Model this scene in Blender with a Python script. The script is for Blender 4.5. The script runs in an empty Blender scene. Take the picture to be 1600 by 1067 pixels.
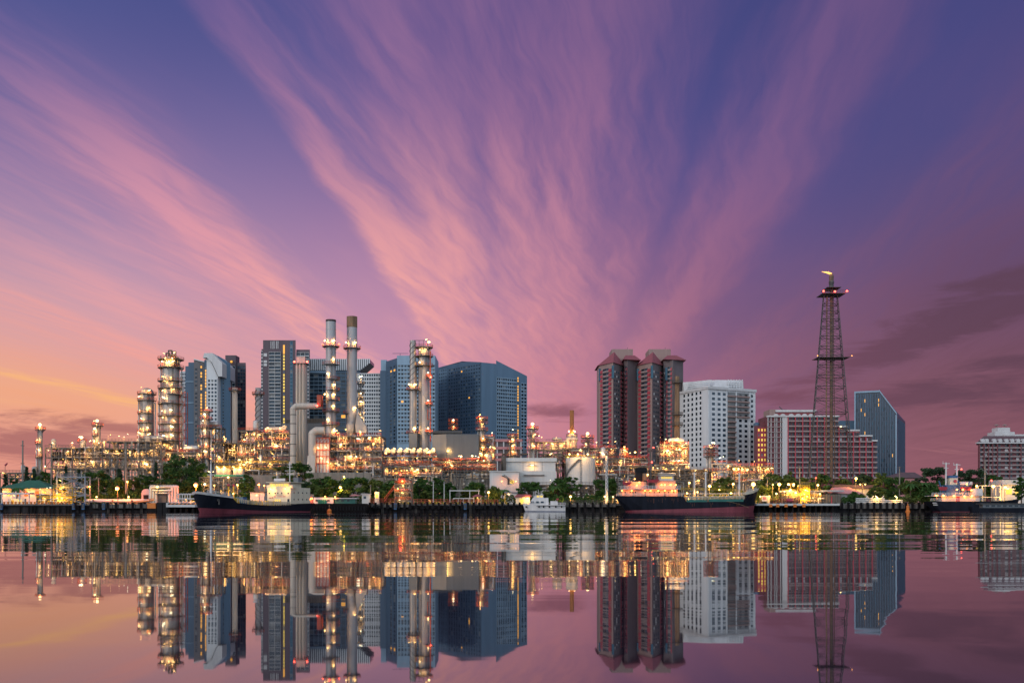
import bpy, bmesh, math, random
from mathutils import Vector, Matrix
R = math.radians
SC = bpy.context.scene
COL = SC.collection
RND = random.Random(7)
F, CX, HY, CAMZ = 1570.0, 800.0, 794.0, 1.4     # lens in photo pixels, horizon row, eye height
GZ = 3.1                                         # quay and yard level above the river

def X(px, Y): return (px - CX) * Y / F
def Z(py, Y): return CAMZ + (HY - py) * Y / F
def M(n, Y): return n * Y / F                    # n photo pixels in metres at depth Y

# ------------------------------------------------------------------ materials
def lin(c):
    return tuple(((v / 255) / 12.92 if v / 255 <= .04045 else ((v / 255 + .055) / 1.055) ** 2.4) for v in c)

MATS = {}
def mat(name, col, rough=.6, metal=0., var=.25, scale=.6, emit=None, estr=0., streak=False, col2=None, bump=0.):
    if name in MATS: return MATS[name]
    m = bpy.data.materials.new(name); m.use_nodes = True
    nt = m.node_tree; N = nt.nodes; L = nt.links
    b = N['Principled BSDF']
    b.inputs['Roughness'].default_value = rough
    b.inputs['Metallic'].default_value = metal
    tc = N.new('ShaderNodeTexCoord'); mp = N.new('ShaderNodeMapping')
    L.new(tc.outputs['Object'], mp.inputs['Vector'])
    if streak: mp.inputs['Scale'].default_value = (1.6, 1.6, .12)
    nz = N.new('ShaderNodeTexNoise'); nz.inputs['Scale'].default_value = scale
    nz.inputs['Detail'].default_value = 5; nz.inputs['Roughness'].default_value = .65
    L.new(mp.outputs[0], nz.inputs['Vector'])
    rp = N.new('ShaderNodeValToRGB')
    rp.color_ramp.elements[0].position = .3; rp.color_ramp.elements[1].position = .7
    c2 = col2 or tuple(min(1, v * (1 + var)) for v in col)
    c1 = tuple(v * (1 - var) for v in col)
    rp.color_ramp.elements[0].color = (*c1, 1); rp.color_ramp.elements[1].color = (*c2, 1)
    L.new(nz.outputs['Fac'], rp.inputs['Fac']); L.new(rp.outputs[0], b.inputs['Base Color'])
    if bump:
        bp = N.new('ShaderNodeBump'); bp.inputs['Strength'].default_value = bump
        L.new(nz.outputs['Fac'], bp.inputs['Height']); L.new(bp.outputs[0], b.inputs['Normal'])
    if emit:
        b.inputs['Emission Color'].default_value = (*emit, 1); b.inputs['Emission Strength'].default_value = estr
    MATS[name] = m
    return m

# ------------------------------------------------------------------ geometry helper
class MB:
    """collects solid pieces in world coordinates, then links them as one mesh object"""
    def __init__(s): s.v = []; s.f = []
    def add(s, vs, fs):
        o = len(s.v); s.v += [tuple(v) for v in vs]; s.f += [tuple(i + o for i in f) for f in fs]; return s
    def box(s, x0, x1, y0, y1, z0, z1):
        return s.add([(x0,y0,z0),(x1,y0,z0),(x1,y1,z0),(x0,y1,z0),(x0,y0,z1),(x1,y0,z1),(x1,y1,z1),(x0,y1,z1)],
                     [(0,3,2,1),(4,5,6,7),(0,1,5,4),(1,2,6,5),(2,3,7,6),(3,0,4,7)])
    def cbox(s, x, y, z, w, d, h): return s.box(x-w/2, x+w/2, y-d/2, y+d/2, z, z+h)
    def hexa(s, b, t):      # four base points, four top points
        return s.add(list(b) + list(t), [(0,3,2,1),(4,5,6,7),(0,1,5,4),(1,2,6,5),(2,3,7,6),(3,0,4,7)])
    def cone(s, p0, p1, r0, r1=None, n=8):
        r1 = r0 if r1 is None else r1
        p0 = Vector(p0); p1 = Vector(p1); d = p1 - p0
        if d.length < 1e-6: return s
        d.normalize()
        a = d.orthogonal().normalized() if abs(d.z) < .999 else Vector((1, 0, 0)); b = d.cross(a)
        o = len(s.v)
        for p, r in ((p0, r0), (p1, r1)):
            for k in range(n):
                t = 2 * math.pi * (k + .5) / n
                s.v.append(tuple(p + a * (r * math.cos(t)) + b * (r * math.sin(t))))
        for k in range(n):
            j = (k + 1) % n; s.f.append((o + k, o + j, o + n + j, o + n + k))
        s.f.append(tuple(o + k for k in reversed(range(n)))); s.f.append(tuple(o + n + k for k in range(n)))
        return s
    def bar(s, p0, p1, r=.12): return s.cone(p0, p1, r, r, 4)
    def pipe(s, pts, r, n=8):
        for a, b in zip(pts, pts[1:]): s.cone(a, b, r, r, n)
        for p in pts[1:-1]: s.ball(p, r * 1.03, max(6, n), 4)
        return s
    def ball(s, c, r, n=8, m=5, sz=1.0):
        o = len(s.v); cx, cy, cz = c
        s.v.append((cx, cy, cz - r * sz))
        for i in range(1, m):
            t = math.pi * i / m
            for k in range(n):
                q = 2 * math.pi * k / n
                s.v.append((cx + r * math.sin(t) * math.cos(q), cy + r * math.sin(t) * math.sin(q), cz - r * sz * math.cos(t)))
        s.v.append((cx, cy, cz + r * sz)); e = len(s.v) - 1
        for k in range(n):
            j = (k + 1) % n
            s.f.append((o, o + 1 + j, o + 1 + k))
            for i in range(m - 2):
                q = o + 1 + i * n; s.f.append((q + k, q + j, q + n + j, q + n + k))
            q = o + 1 + (m - 2) * n; s.f.append((q + k, q + j, e))
        return s
    def lathe(s, x, y, prof, n=16):      # prof: (radius, z) from below upward
        o = len(s.v)
        for r, z in prof:
            for k in range(n):
                t = 2 * math.pi * k / n; s.v.append((x + r * math.cos(t), y + r * math.sin(t), z))
        for i in range(len(prof) - 1):
            for k in range(n):
                j = (k + 1) % n; q = o + i * n
                s.f.append((q + k, q + j, q + n + j, q + n + k))
        s.f.append(tuple(o + k for k in reversed(range(n))))
        q = o + (len(prof) - 1) * n; s.f.append(tuple(q + k for k in range(n)))
        return s
    def prism(s, pts, y0, y1):           # outline in (x, z), extruded from y0 to y1
        n = len(pts)
        ar = sum(pts[i][0] * pts[(i+1) % n][1] - pts[(i+1) % n][0] * pts[i][1] for i in range(n))
        if ar < 0: pts = pts[::-1]
        return s.add([(x, y0, z) for x, z in pts] + [(x, y1, z) for x, z in pts],
                     [tuple(range(n)), tuple(reversed(range(n, 2 * n)))] +
                     [((i + 1) % n, i, n + i, n + (i + 1) % n) for i in range(n)])
    def plan(s, pts, z0, z1):            # outline in (x, y), extruded upward
        n = len(pts)
        ar = sum(pts[i][0] * pts[(i+1) % n][1] - pts[(i+1) % n][0] * pts[i][1] for i in range(n))
        if ar < 0: pts = pts[::-1]
        tz = z1 if isinstance(z1, (list, tuple)) else [z1] * n
        return s.add([(x, y, z0) for x, y in pts] + [(p[0], p[1], z) for p, z in zip(pts, tz)],
                     [tuple(reversed(range(n))), tuple(range(n, 2 * n))] +
                     [(i, (i + 1) % n, n + (i + 1) % n, n + i) for i in range(n)])
    def build(s, name, m, parent=None, smooth=False):
        if not s.v: return None
        off = Vector((0, 0, 0)); p = parent
        while p is not None: off += p.location; p = p.parent
        me = bpy.data.meshes.new(name)
        me.from_pydata([(x - off.x, y - off.y, z - off.z) for x, y, z in s.v], [], s.f)
        if smooth: me.shade_smooth()
        me.materials.append(m)
        o = bpy.data.objects.new(name, me); COL.objects.link(o)
        if parent is not None: o.parent = parent
        return o

def tag(o, label=None, cat=None, group=None, kind='thing'):
    if label: o['label'] = label
    if cat: o['category'] = cat
    if group: o['group'] = group
    if kind: o['kind'] = kind
    return o
def thing(name, loc, label, cat, group=None):
    o = bpy.data.objects.new(name, None); o.location = loc; o.empty_display_size = .5
    COL.objects.link(o); return tag(o, label, cat, group)
def struct(name, mb, m): return tag(mb.build(name, m), kind='structure')
def copy_tree(o, parent=None):
    c = o.copy(); COL.objects.link(c)
    if parent is not None: c.parent = parent
    for ch in list(o.children): copy_tree(ch, c)
    return c

# ------------------------------------------------------------------ sky
def build_world():
    w = bpy.data.worlds.new("World"); SC.world = w; w.use_nodes = True
    nt = w.node_tree; N = nt.nodes; L = nt.links; N.clear()
    def nd(t, **k):
        n = N.new(t)
        for a, v in k.items(): setattr(n, a, v)
        return n
    def setin(n, i, v):
        if isinstance(v, bpy.types.NodeSocket): L.new(v, n.inputs[i])
        else: n.inputs[i].default_value = v
    def ma(op, a, b=0., c=0., clamp=False):
        n = nd('ShaderNodeMath', operation=op, use_clamp=clamp)
        setin(n, 0, a); setin(n, 1, b); setin(n, 2, c); return n.outputs[0]
    def vm(op, a, b=None, c=None):
        n = nd('ShaderNodeVectorMath', operation=op); setin(n, 0, a)
        if b is not None: setin(n, 1, b)
        if c is not None: setin(n, 2, c)
        return n
    def mix(f, a, b):
        n = nd('ShaderNodeMix', data_type='RGBA'); n.clamp_factor = True
        setin(n, 0, f); setin(n, 6, a); setin(n, 7, b); return n.outputs[2]
    def noise(v, sc, det, rough=.6, dist=0.):
        n = nd('ShaderNodeTexNoise'); setin(n, 'Vector', v); n.inputs['Scale'].default_value = sc
        n.inputs['Detail'].default_value = det; n.inputs['Roughness'].default_value = rough
        n.inputs['Distortion'].default_value = dist; return n.outputs['Fac']
    def ramp(f, pts):
        n = nd('ShaderNodeValToRGB'); e = n.color_ramp.elements
        while len(e) < len(pts): e.new(.5)
        for el, (p, c) in zip(e, pts): el.position = p; el.color = (c, c, c, 1)
        L.new(f, n.inputs[0]); return n.outputs[0]
    def sm(f, a, b):
        n = nd('ShaderNodeMapRange', interpolation_type='SMOOTHSTEP'); setin(n, 0, f)
        n.inputs[1].default_value = a; n.inputs[2].default_value = b; return n.outputs[0]
    tc = nd('ShaderNodeTexCoord'); d = tc.outputs['Generated']
    sx = nd('ShaderNodeSeparateXYZ'); L.new(d, sx.inputs[0]); dx, dy, dz = sx.outputs
    # colour fields: open sky and cloud seen in the same direction
    P = SKY_POINTS
    accA = accB = accW = None
    for px, py, ca, cb in P:
        v = Vector((px - CX, F, HY - py)).normalized()
        dt = vm('DOT_PRODUCT', d, tuple(v)).outputs['Value']
        wgt = ma('EXPONENT', ma('MULTIPLY_ADD', dt, 1 / .0052, -1 / .0052))
        cA, cB = lin(ca), lin(cb)
        wv = nd('ShaderNodeCombineXYZ'); [L.new(wgt, wv.inputs[i]) for i in range(3)]
        accA = vm('MULTIPLY_ADD', wv.outputs[0], cA, accA if accA is not None else (0, 0, 0)).outputs[0]
        accB = vm('MULTIPLY_ADD', wv.outputs[0], cB, accB if accB is not None else (0, 0, 0)).outputs[0]
        accW = wgt if accW is None else ma('ADD', accW, wgt)
    eps = 2e-5
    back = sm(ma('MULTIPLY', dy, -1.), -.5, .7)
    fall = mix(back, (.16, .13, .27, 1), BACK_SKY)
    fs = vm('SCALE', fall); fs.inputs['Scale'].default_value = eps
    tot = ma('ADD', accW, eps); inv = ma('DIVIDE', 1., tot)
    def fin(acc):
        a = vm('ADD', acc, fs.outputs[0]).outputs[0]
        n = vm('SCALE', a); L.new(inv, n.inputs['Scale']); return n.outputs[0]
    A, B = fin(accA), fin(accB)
    # streaks of high cloud, parallel lines on a level sheet, running away from the viewer
    zz = ma('MAXIMUM', ma('ADD', dz, .012), .012)
    u0 = .035
    xs = ma('DIVIDE', ma('SUBTRACT', dx, ma('MULTIPLY', dy, u0)), zz)
    ys = ma('DIVIDE', dy, zz)
    cv = nd('ShaderNodeCombineXYZ'); L.new(xs, cv.inputs[0]); L.new(ys, cv.inputs[1]); pl = cv.outputs[0]
    wp = ma('MULTIPLY_ADD', noise(vm('MULTIPLY', pl, (1.2, .45, 1)).outputs[0], 1., 3), .28, -.14)
    wp2 = ma('MULTIPLY_ADD', noise(vm('MULTIPLY', pl, (6., 2.2, 1)).outputs[0], 1., 4, .6), .07, -.035)
    xw = ma('ADD', ma('ADD', xs, wp), wp2)
    dens = ramp(ma('MULTIPLY_ADD', xw, 1 / 6., .5), [((x + 3) / 6, v) for x, v in STREAKS])
    cw = nd('ShaderNodeCombineXYZ'); L.new(xw, cw.inputs[0]); L.new(ys, cw.inputs[1])
    st = noise(vm('MULTIPLY', cw.outputs[0], (5.5, .4, 1)).outputs[0], 1., 9, .56, .35)
    # feathers lying across the streaks at a slant
    rot = nd('ShaderNodeVectorRotate', rotation_type='Z_AXIS'); L.new(cw.outputs[0], rot.inputs['Vector']); rot.inputs['Angle'].default_value = R(9)
    ft = noise(vm('MULTIPLY', rot.outputs[0], (19., 1.3, 1)).outputs[0], 1., 8, .55, .3)
    big = noise(vm('MULTIPLY', pl, (1.6, .55, 1)).outputs[0], 1.3, 4, .5)
    right = sm(xs, .25, .6)
    tex = ma('MULTIPLY_ADD', ma('SUBTRACT', st, .5), 2.2, ma('MULTIPLY', ma('SUBTRACT', ft, .5), 1.5))
    tex = ma('MULTIPLY', tex, ma('MULTIPLY_ADD', right, -.55, 1.35))
    mk = ma('ADD', dens, ma('MULTIPLY', tex, ma('MULTIPLY_ADD', dens, .8, .1)))
    mk = ma('ADD', mk, ma('MULTIPLY_ADD', big, .9, -.45))
    mk = sm(mk, -.06, 1.18)
    col = mix(mk, A, B)
    # low banks near the horizon
    az = ma('ARCTAN2', dx, dy)
    bv = nd('ShaderNodeCombineXYZ'); L.new(az, bv.inputs[0]); L.new(dz, bv.inputs[1])
    bn = noise(vm('MULTIPLY', bv.outputs[0], (7., 46., 1)).outputs[0], 1., 9, .66, .5)
    tb = nd('ShaderNodeVectorRotate', rotation_type='Z_AXIS'); L.new(bv.outputs[0], tb.inputs['Vector']); tb.inputs['Angle'].default_value = R(9)
    bn2 = noise(vm('MULTIPLY', tb.outputs[0], (3.6, 75., 1)).outputs[0], 1.3, 8, .62, .3)
    lo = ma('MULTIPLY', sm(dz, .0, .012), ma('SUBTRACT', 1., sm(dz, .09, .2)))
    def blob(px, py, wx, wy, tilt=0.):
        u, v = math.atan2(px - CX, F), math.sin(math.atan2(HY - py, math.hypot(F, px - CX)))
        da = ma('SUBTRACT', az, u); dv = ma('SUBTRACT', ma('SUBTRACT', dz, v), ma('MULTIPLY', da, tilt))
        a_ = ma('MULTIPLY', da, F / wx); c_ = ma('MULTIPLY', dv, F / wy)
        return ma('EXPONENT', ma('MULTIPLY', ma('ADD', ma('MULTIPLY', a_, a_), ma('MULTIPLY', c_, c_)), -1.))
    bias = None
    for q in BANKS:
        g = ma('MULTIPLY', blob(*q[:5]), q[5]); bias = g if bias is None else ma('ADD', bias, g)
    bank = sm(ma('ADD', ma('MULTIPLY', ma('SUBTRACT', bn, .5), 2.6), ma('SUBTRACT', ma('MULTIPLY', bias, .75), .36)), -.2, .38)
    bank = ma('MULTIPLY', ma('MULTIPLY', bank, sm(bias, .12, .45)), ma('MULTIPLY', sm(dz, -.01, .004), .68))
    bcol = mix(sm(az, -.35, .1), (*lin((150, 84, 92)), 1), (*lin((122, 70, 88)), 1))
    bcol = mix(sm(az, .2, .42), bcol, (*lin((94, 64, 82)), 1))
    gb = None
    for q in GLOWS:
        g = ma('MULTIPLY', blob(*q[:5]), q[5]); gb = g if gb is None else ma('ADD', gb, g)
    gl = sm(ma('ADD', ma('MULTIPLY', ma('SUBTRACT', bn2, .5), 3.2), ma('SUBTRACT', ma('MULTIPLY', gb, .8), .4)), -.25, .8)
    gl = ma('MULTIPLY', gl, sm(gb, .1, .5))
    col = mix(ma('MULTIPLY', blob(40, 612, 270, 50, -.12), .45), col, (*lin((255, 176, 104)), 1))
    gcol = mix(sm(az, -.3, .0), (*lin((255, 184, 112)), 1), (*lin((232, 150, 150)), 1))
    fine = noise(vm('MULTIPLY', tb.outputs[0], (16., 230., 1)).outputs[0], 1., 8, .65, .6)
    gl = ma('MULTIPLY', gl, sm(fine, .3, .62))
    col = mix(ma('MULTIPLY', gl, .72), col, gcol)
    col = mix(bank, col, bcol)
    hs = nd('ShaderNodeHueSaturation'); hs.inputs['Saturation'].default_value = .95; hs.inputs['Value'].default_value = .97; L.new(col, hs.inputs['Color']); col = hs.outputs[0]
    # nothing but dusk below the horizon
    bg = nd('ShaderNodeBackground'); L.new(col, bg.inputs[0]); bg.inputs[1].default_value = 1.
    out = nd('ShaderNodeOutputWorld'); L.new(bg.outputs[0], out.inputs[0])

# dark banks and glowing strips of low cloud: column, row, half width, half height, tilt, weight
BANKS = [(40, 690, 190, 34, -.05, 1.1), (190, 668, 130, 12, -.12, .7), (885, 645, 75, 16, .0, .9), (1560, 455, 190, 40, .35, .95), (1400, 545, 200, 18, .3, .7), (1500, 600, 240, 26, .22, .9), (1600, 640, 120, 20, .1, .6), (1200, 625, 130, 16, .1, .35)]
GLOWS = [(40, 590, 150, 8, -.16, .95), (170, 618, 130, 7, -.2, .85), (300, 652, 120, 8, -.2, .7), (30, 628, 120, 6, -.1, .7), (70, 735, 200, 10, 0, .5), (860, 612, 50, 18, .3, .5), (1490, 700, 140, 14, 0, .4)]
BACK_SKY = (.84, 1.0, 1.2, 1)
# photo column, row, open-sky colour, cloud colour
SKY_POINTS = [
 (150, 700, (238, 150, 128), (214, 120, 112)), (640, 500, (206, 142, 172), (255, 172, 158)),
 (0, 0, (62, 78, 142), (84, 84, 150)), (300, 40, (60, 72, 136), (92, 82, 146)), (110, 210, (92, 92, 156), (140, 112, 162)),
 (420, 200, (84, 88, 152), (130, 104, 158)), (20, 340, (150, 124, 172), (196, 144, 176)), (240, 320, (140, 112, 166), (232, 148, 168)),
 (480, 340, (128, 108, 164), (206, 138, 166)), (130, 470, (186, 166, 202), (240, 170, 184)), (380, 430, (190, 148, 180), (250, 164, 166)),
 (520, 500, (214, 156, 178), (255, 178, 160)), (30, 540, (236, 176, 176), (252, 172, 156)), (250, 560, (226, 168, 184), (248, 174, 178)),
 (60, 620, (255, 170, 112), (255, 166, 92)), (300, 650, (252, 160, 112), (252, 150, 104)), (40, 715, (214, 124, 112), (190, 104, 100)),
 (640, 60, (84, 76, 140), (132, 98, 148)), (620, 260, (92, 86, 152), (166, 118, 164)), (650, 430, (168, 124, 168), (255, 166, 156)),
 (700, 560, (212, 150, 170), (236, 158, 166)), (840, 80, (84, 74, 136), (134, 96, 144)), (860, 250, (100, 84, 144), (168, 114, 154)),
 (860, 400, (136, 104, 154), (214, 138, 162)), (860, 530, (194, 130, 154), (214, 140, 158)), (880, 640, (206, 124, 136), (194, 112, 126)),
 (1080, 60, (62, 68, 130), (104, 82, 136)), (1060, 240, (68, 74, 140), (124, 92, 144)), (1040, 400, (116, 88, 142), (164, 106, 142)),
 (1060, 540, (142, 96, 126), (162, 104, 130)), (1270, 60, (66, 66, 124), (116, 86, 138)), (1200, 280, (72, 74, 140), (132, 96, 146)),
 (1260, 460, (112, 86, 130), (130, 86, 122)), (1240, 600, (134, 90, 112), (140, 90, 108)), (1450, 130, (64, 70, 136), (100, 78, 130)),
 (1440, 330, (84, 78, 132), (120, 88, 132)), (1580, 30, (64, 66, 126), (90, 72, 124)), (1580, 240, (82, 76, 134), (106, 78, 124)),
 (1560, 440, (102, 74, 108), (92, 64, 90)), (1480, 560, (114, 76, 100), (96, 68, 86)), (1480, 690, (182, 108, 114), (168, 100, 108)), (1590, 640, (122, 78, 92), (104, 68, 84)),
]
STREAKS = [(-3, .3), (-2.6, .45), (-2.4, .8), (-2.22, .22), (-1.9, .42), (-1.6, .3), (-1.4, .4), (-1.28, .62), (-1.2, .98), (-1.12, .6), (-1.0, .22), (-.9, .0), (-.7, .0), (-.63, .78), (-.55, .66), (-.45, .52),
 (-.32, .7), (-.2, .46), (-.1, .72), (0., .56), (.1, .8), (.2, .6), (.33, .5), (.4, .1), (.47, .5), (.58, .95), (.7, .7), (.82, .12), (.98, .12), (1.15, .6), (1.5, .7), (3., .55)][:32]
build_world()

# ------------------------------------------------------------------ camera and daylight
cam = bpy.data.cameras.new('camera'); camo = bpy.data.objects.new('camera', cam); COL.objects.link(camo)
camo.location = (0, 0, CAMZ); camo.rotation_euler = (R(90), 0, 0)
cam.sensor_width = 36; cam.lens = 36 * F / 1600; cam.shift_y = (HY - 533.5) / 1600
cam.clip_start = .5; cam.clip_end = 20000
SC.camera = camo
SC.view_settings.view_transform = 'Standard'; SC.view_settings.look = 'None'
SC.view_settings.exposure = 0; SC.view_settings.gamma = 1; SC.view_settings.use_curve_mapping = False
su = bpy.data.lights.new('sun', 'SUN'); su.energy = 1.0; su.angle = R(12); su.color = (1, .86, .78)
suo = bpy.data.objects.new('sun', su); COL.objects.link(suo); suo.location = (-200, -100, 200)
suo.rotation_euler = Vector((.75, .62, -.3)).to_track_quat('-Z', 'Y').to_euler()
cy = SC.cycles
cy.use_denoising = True; cy.use_adaptive_sampling = True; cy.adaptive_threshold = .01
cy.max_bounces = 6; cy.diffuse_bounces = 2; cy.glossy_bounces = 4; cy.transmission_bounces = 3
cy.caustics_reflective = False; cy.caustics_refractive = False; cy.sample_clamp_indirect = 6
cy.use_light_tree = True

# ------------------------------------------------------------------ river
def water_mat():
    m = bpy.data.materials.new('river water'); m.use_nodes = True
    nt = m.node_tree; N = nt.nodes; L = nt.links; b = N['Principled BSDF']
    b.inputs['Base Color'].default_value = (.02, .014, .024, 1); b.inputs['IOR'].default_value = 1.6
    b.inputs['Roughness'].default_value = .02
    tc = N.new('ShaderNodeTexCoord')
    def mth(op, a, b, c=0.):
        n = N.new('ShaderNodeMath'); n.operation = op
        for i, v in enumerate((a, b, c)):
            if isinstance(v, bpy.types.NodeSocket): L.new(v, n.inputs[i])
            else: n.inputs[i].default_value = v
        return n.outputs[0]
    # wind patches: ruffled and calm bands, the water by the far bank more ruffled
    mp = N.new('ShaderNodeMapping'); mp.inputs['Scale'].default_value = (1/260, 1/38, 1); L.new(tc.outputs['Object'], mp.inputs[0])
    nz = N.new('ShaderNodeTexNoise'); nz.inputs['Scale'].default_value = 1; nz.inputs['Detail'].default_value = 4; nz.inputs['Distortion'].default_value = .4; L.new(mp.outputs[0], nz.inputs['Vector'])
    mr = N.new('ShaderNodeMapRange'); mr.interpolation_type = 'SMOOTHSTEP'; L.new(nz.outputs['Fac'], mr.inputs[0])
    for i, v in ((1, .36), (2, .66), (3, .35), (4, 2.0)): mr.inputs[i].default_value = v
    sp = N.new('ShaderNodeSeparateXYZ'); L.new(tc.outputs['Object'], sp.inputs[0])
    fr = N.new('ShaderNodeMapRange'); L.new(sp.outputs[1], fr.inputs[0])
    for i, v in ((1, 60), (2, 300), (3, 1.), (4, 1.8)): fr.inputs[i].default_value = v
    patch = mth('MULTIPLY', mr.outputs[0], fr.outputs[0])
    prev = None
    for lam, slope in ((70., .002), (22., .0021), (7., .0018), (2.2, .0016), (.7, .0007)):
        sy = 1/lam; sx = sy/11; dist = slope*lam*.5; det = 1.5
        mp = N.new('ShaderNodeMapping'); mp.inputs['Scale'].default_value = (sx, sy, 1); mp.inputs['Rotation'].default_value = (0, 0, R(1.5))
        L.new(tc.outputs['Object'], mp.inputs[0])
        nz = N.new('ShaderNodeTexNoise'); nz.inputs['Scale'].default_value = 1; nz.inputs['Detail'].default_value = det
        L.new(mp.outputs[0], nz.inputs['Vector'])
        bp = N.new('ShaderNodeBump'); bp.inputs['Strength'].default_value = 1; L.new(mth('MULTIPLY', patch, dist * WAVE), bp.inputs['Distance'])
        L.new(nz.outputs['Fac'], bp.inputs['Height'])
        if prev: L.new(prev.outputs[0], bp.inputs['Normal'])
        prev = bp
    L.new(prev.outputs[0], b.inputs['Normal'])
    return m
WAVE = 3.8
struct('river', MB().add([(-1500, -300, 0), (1500, -300, 0), (1500, 424, 0), (-1500, 424, 0)], [(0, 1, 2, 3)]), water_mat())
# ------------------------------------------------------------------ materials of the place
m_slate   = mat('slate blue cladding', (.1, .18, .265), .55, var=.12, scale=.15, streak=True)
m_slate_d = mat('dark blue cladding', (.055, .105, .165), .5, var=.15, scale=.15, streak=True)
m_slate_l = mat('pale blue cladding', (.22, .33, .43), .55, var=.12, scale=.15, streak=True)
m_ggrey   = mat('warm grey render', (.13, .125, .13), .8, var=.15, scale=.2, streak=True)
m_white   = mat('white render', (.6, .62, .63), .8, var=.1, scale=.15, streak=True)
m_offw    = mat('off white concrete', (.52, .52, .52), .8, var=.14, scale=.15, streak=True)
m_brown   = mat('brown cladding', (.085, .06, .075), .55, var=.2, scale=.2, streak=True)
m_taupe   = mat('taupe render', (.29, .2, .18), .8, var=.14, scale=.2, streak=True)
m_taupe_d = mat('dark taupe render', (.125, .1, .105), .75, var=.16, scale=.2, streak=True)  # darker copy of the taupe; carries painted shade on the condominium towers
m_roofpk  = mat('faded red roof', (.26, .07, .08), .7, var=.15, scale=.3)
m_red     = mat('crimson render', (.16, .05, .06), .7, var=.2, scale=.3)
m_redbr   = mat('bright red panel', (.38, .05, .07), .6, var=.2, scale=.4)
m_pink    = mat('pink render', (.45, .2, .2), .8, var=.12, scale=.2)
m_mans    = mat('brown roof tile', (.1, .06, .065), .7, var=.2, scale=.4)
m_teal    = mat('teal glazing', (.02, .09, .14), .2, var=.3, scale=.3)
m_glass   = mat('dark window glass', (.015, .024, .034), .08, var=.5, scale=.08)
m_glassb  = mat('blue window glass', (.035, .06, .085), .08, var=.5, scale=.1)
m_navy    = mat('navy tower glazing', (.03, .05, .08), .35, var=.2, scale=.15, streak=True)
m_balc    = mat('grey beige balcony', (.29, .225, .22), .8, var=.15, scale=.3, streak=True)
m_curt    = mat('curtained window', (.16, .17, .17), .3, var=.3, scale=.2)
m_lit     = mat('lit window', (.3, .15, .03), .4, emit=(1, .45, .06), estr=1.1)
m_lity    = mat('lit yellow window', (.3, .2, .03), .4, emit=(1, .7, .12), estr=.9)
m_litr    = mat('red beacon', (.4, .02, .01), .3, emit=(1, .07, .02), estr=6)

class Bld:
    """one building: its Empty, and a count of the windows already standing as parts"""
    def __init__(s, name, px, Y, label, cat='building', cap=100):
        s.o = thing(name, (X(px, Y), Y, GZ), label, cat); s.left = cap; s.rest = {}; s.mesh = {}
    def window(s, A, B, u0, u1, z0, z1, n, m, first=True):
        Ax, Ay = A; d = Vector((B[0] - Ax, B[1] - Ay)); L = d.length; d /= L; nn = Vector((d.y, -d.x))
        cx = Ax + d.x * (u0 + u1) / 2 + nn.x * n; cyy = Ay + d.y * (u0 + u1) / 2 + nn.y * n; cz = (z0 + z1) / 2
        w, h = u1 - u0, z1 - z0
        if s.left > 0 and first:
            s.left -= 1
            key = (round(w, 2), round(h, 2), m.name)
            if key not in s.mesh:
                me = bpy.data.meshes.new('window')
                b = MB(); b.box(-w/2, w/2, -.04, .04, -h/2, h/2); b.box(-w*.02-.03, w*.02+.03, -.09, -.05, -h/2, h/2)
                me.from_pydata(b.v, [], b.f); me.materials.append(m); s.mesh[key] = me
            o = bpy.data.objects.new('window', s.mesh[key]); COL.objects.link(o); o.parent = s.o
            o.location = (cx - s.o.location.x, cyy - s.o.location.y, cz - s.o.location.z)
            o.rotation_euler = (0, 0, math.atan2(d.y, d.x)); return
        b = s.rest.setdefault(m.name, (MB(), m))[0]; q = [(u0, z0), (u1, z0), (u1, z1), (u0, z1)]
        P = [(Ax + d.x*u + nn.x*(n+.04), Ay + d.y*u + nn.y*(n+.04), z) for u, z in q]
        Q = [(Ax + d.x*u + nn.x*(n-.04), Ay + d.y*u + nn.y*(n-.04), z) for u, z in q]
        b.hexa(P, Q)
    def done(s, m):
        for mb_, m_ in s.rest.values(): mb_.build('window', m_, s.o)['kind'] = 'stuff'
    def part(s, name, mb, m): return mb.build(name, m, s.o)
def obox(mb, A, B, u0, u1, z0, z1, n0, n1):
    d = Vector((B[0] - A[0], B[1] - A[1])); d.normalize(); nn = Vector((d.y, -d.x))
    pt = lambda u, n, z: (A[0] + d.x*u + nn.x*n, A[1] + d.y*u + nn.y*n, z)
    mb.hexa([pt(u0,n1,z0), pt(u1,n1,z0), pt(u1,n0,z0), pt(u0,n0,z0)], [pt(u0,n1,z1), pt(u1,n1,z1), pt(u1,n0,z1), pt(u0,n0,z1)])
def plen(A, B): return math.hypot(B[0]-A[0], B[1]-A[1])
def PT(px, Y): return (X(px, Y), Y)
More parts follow.
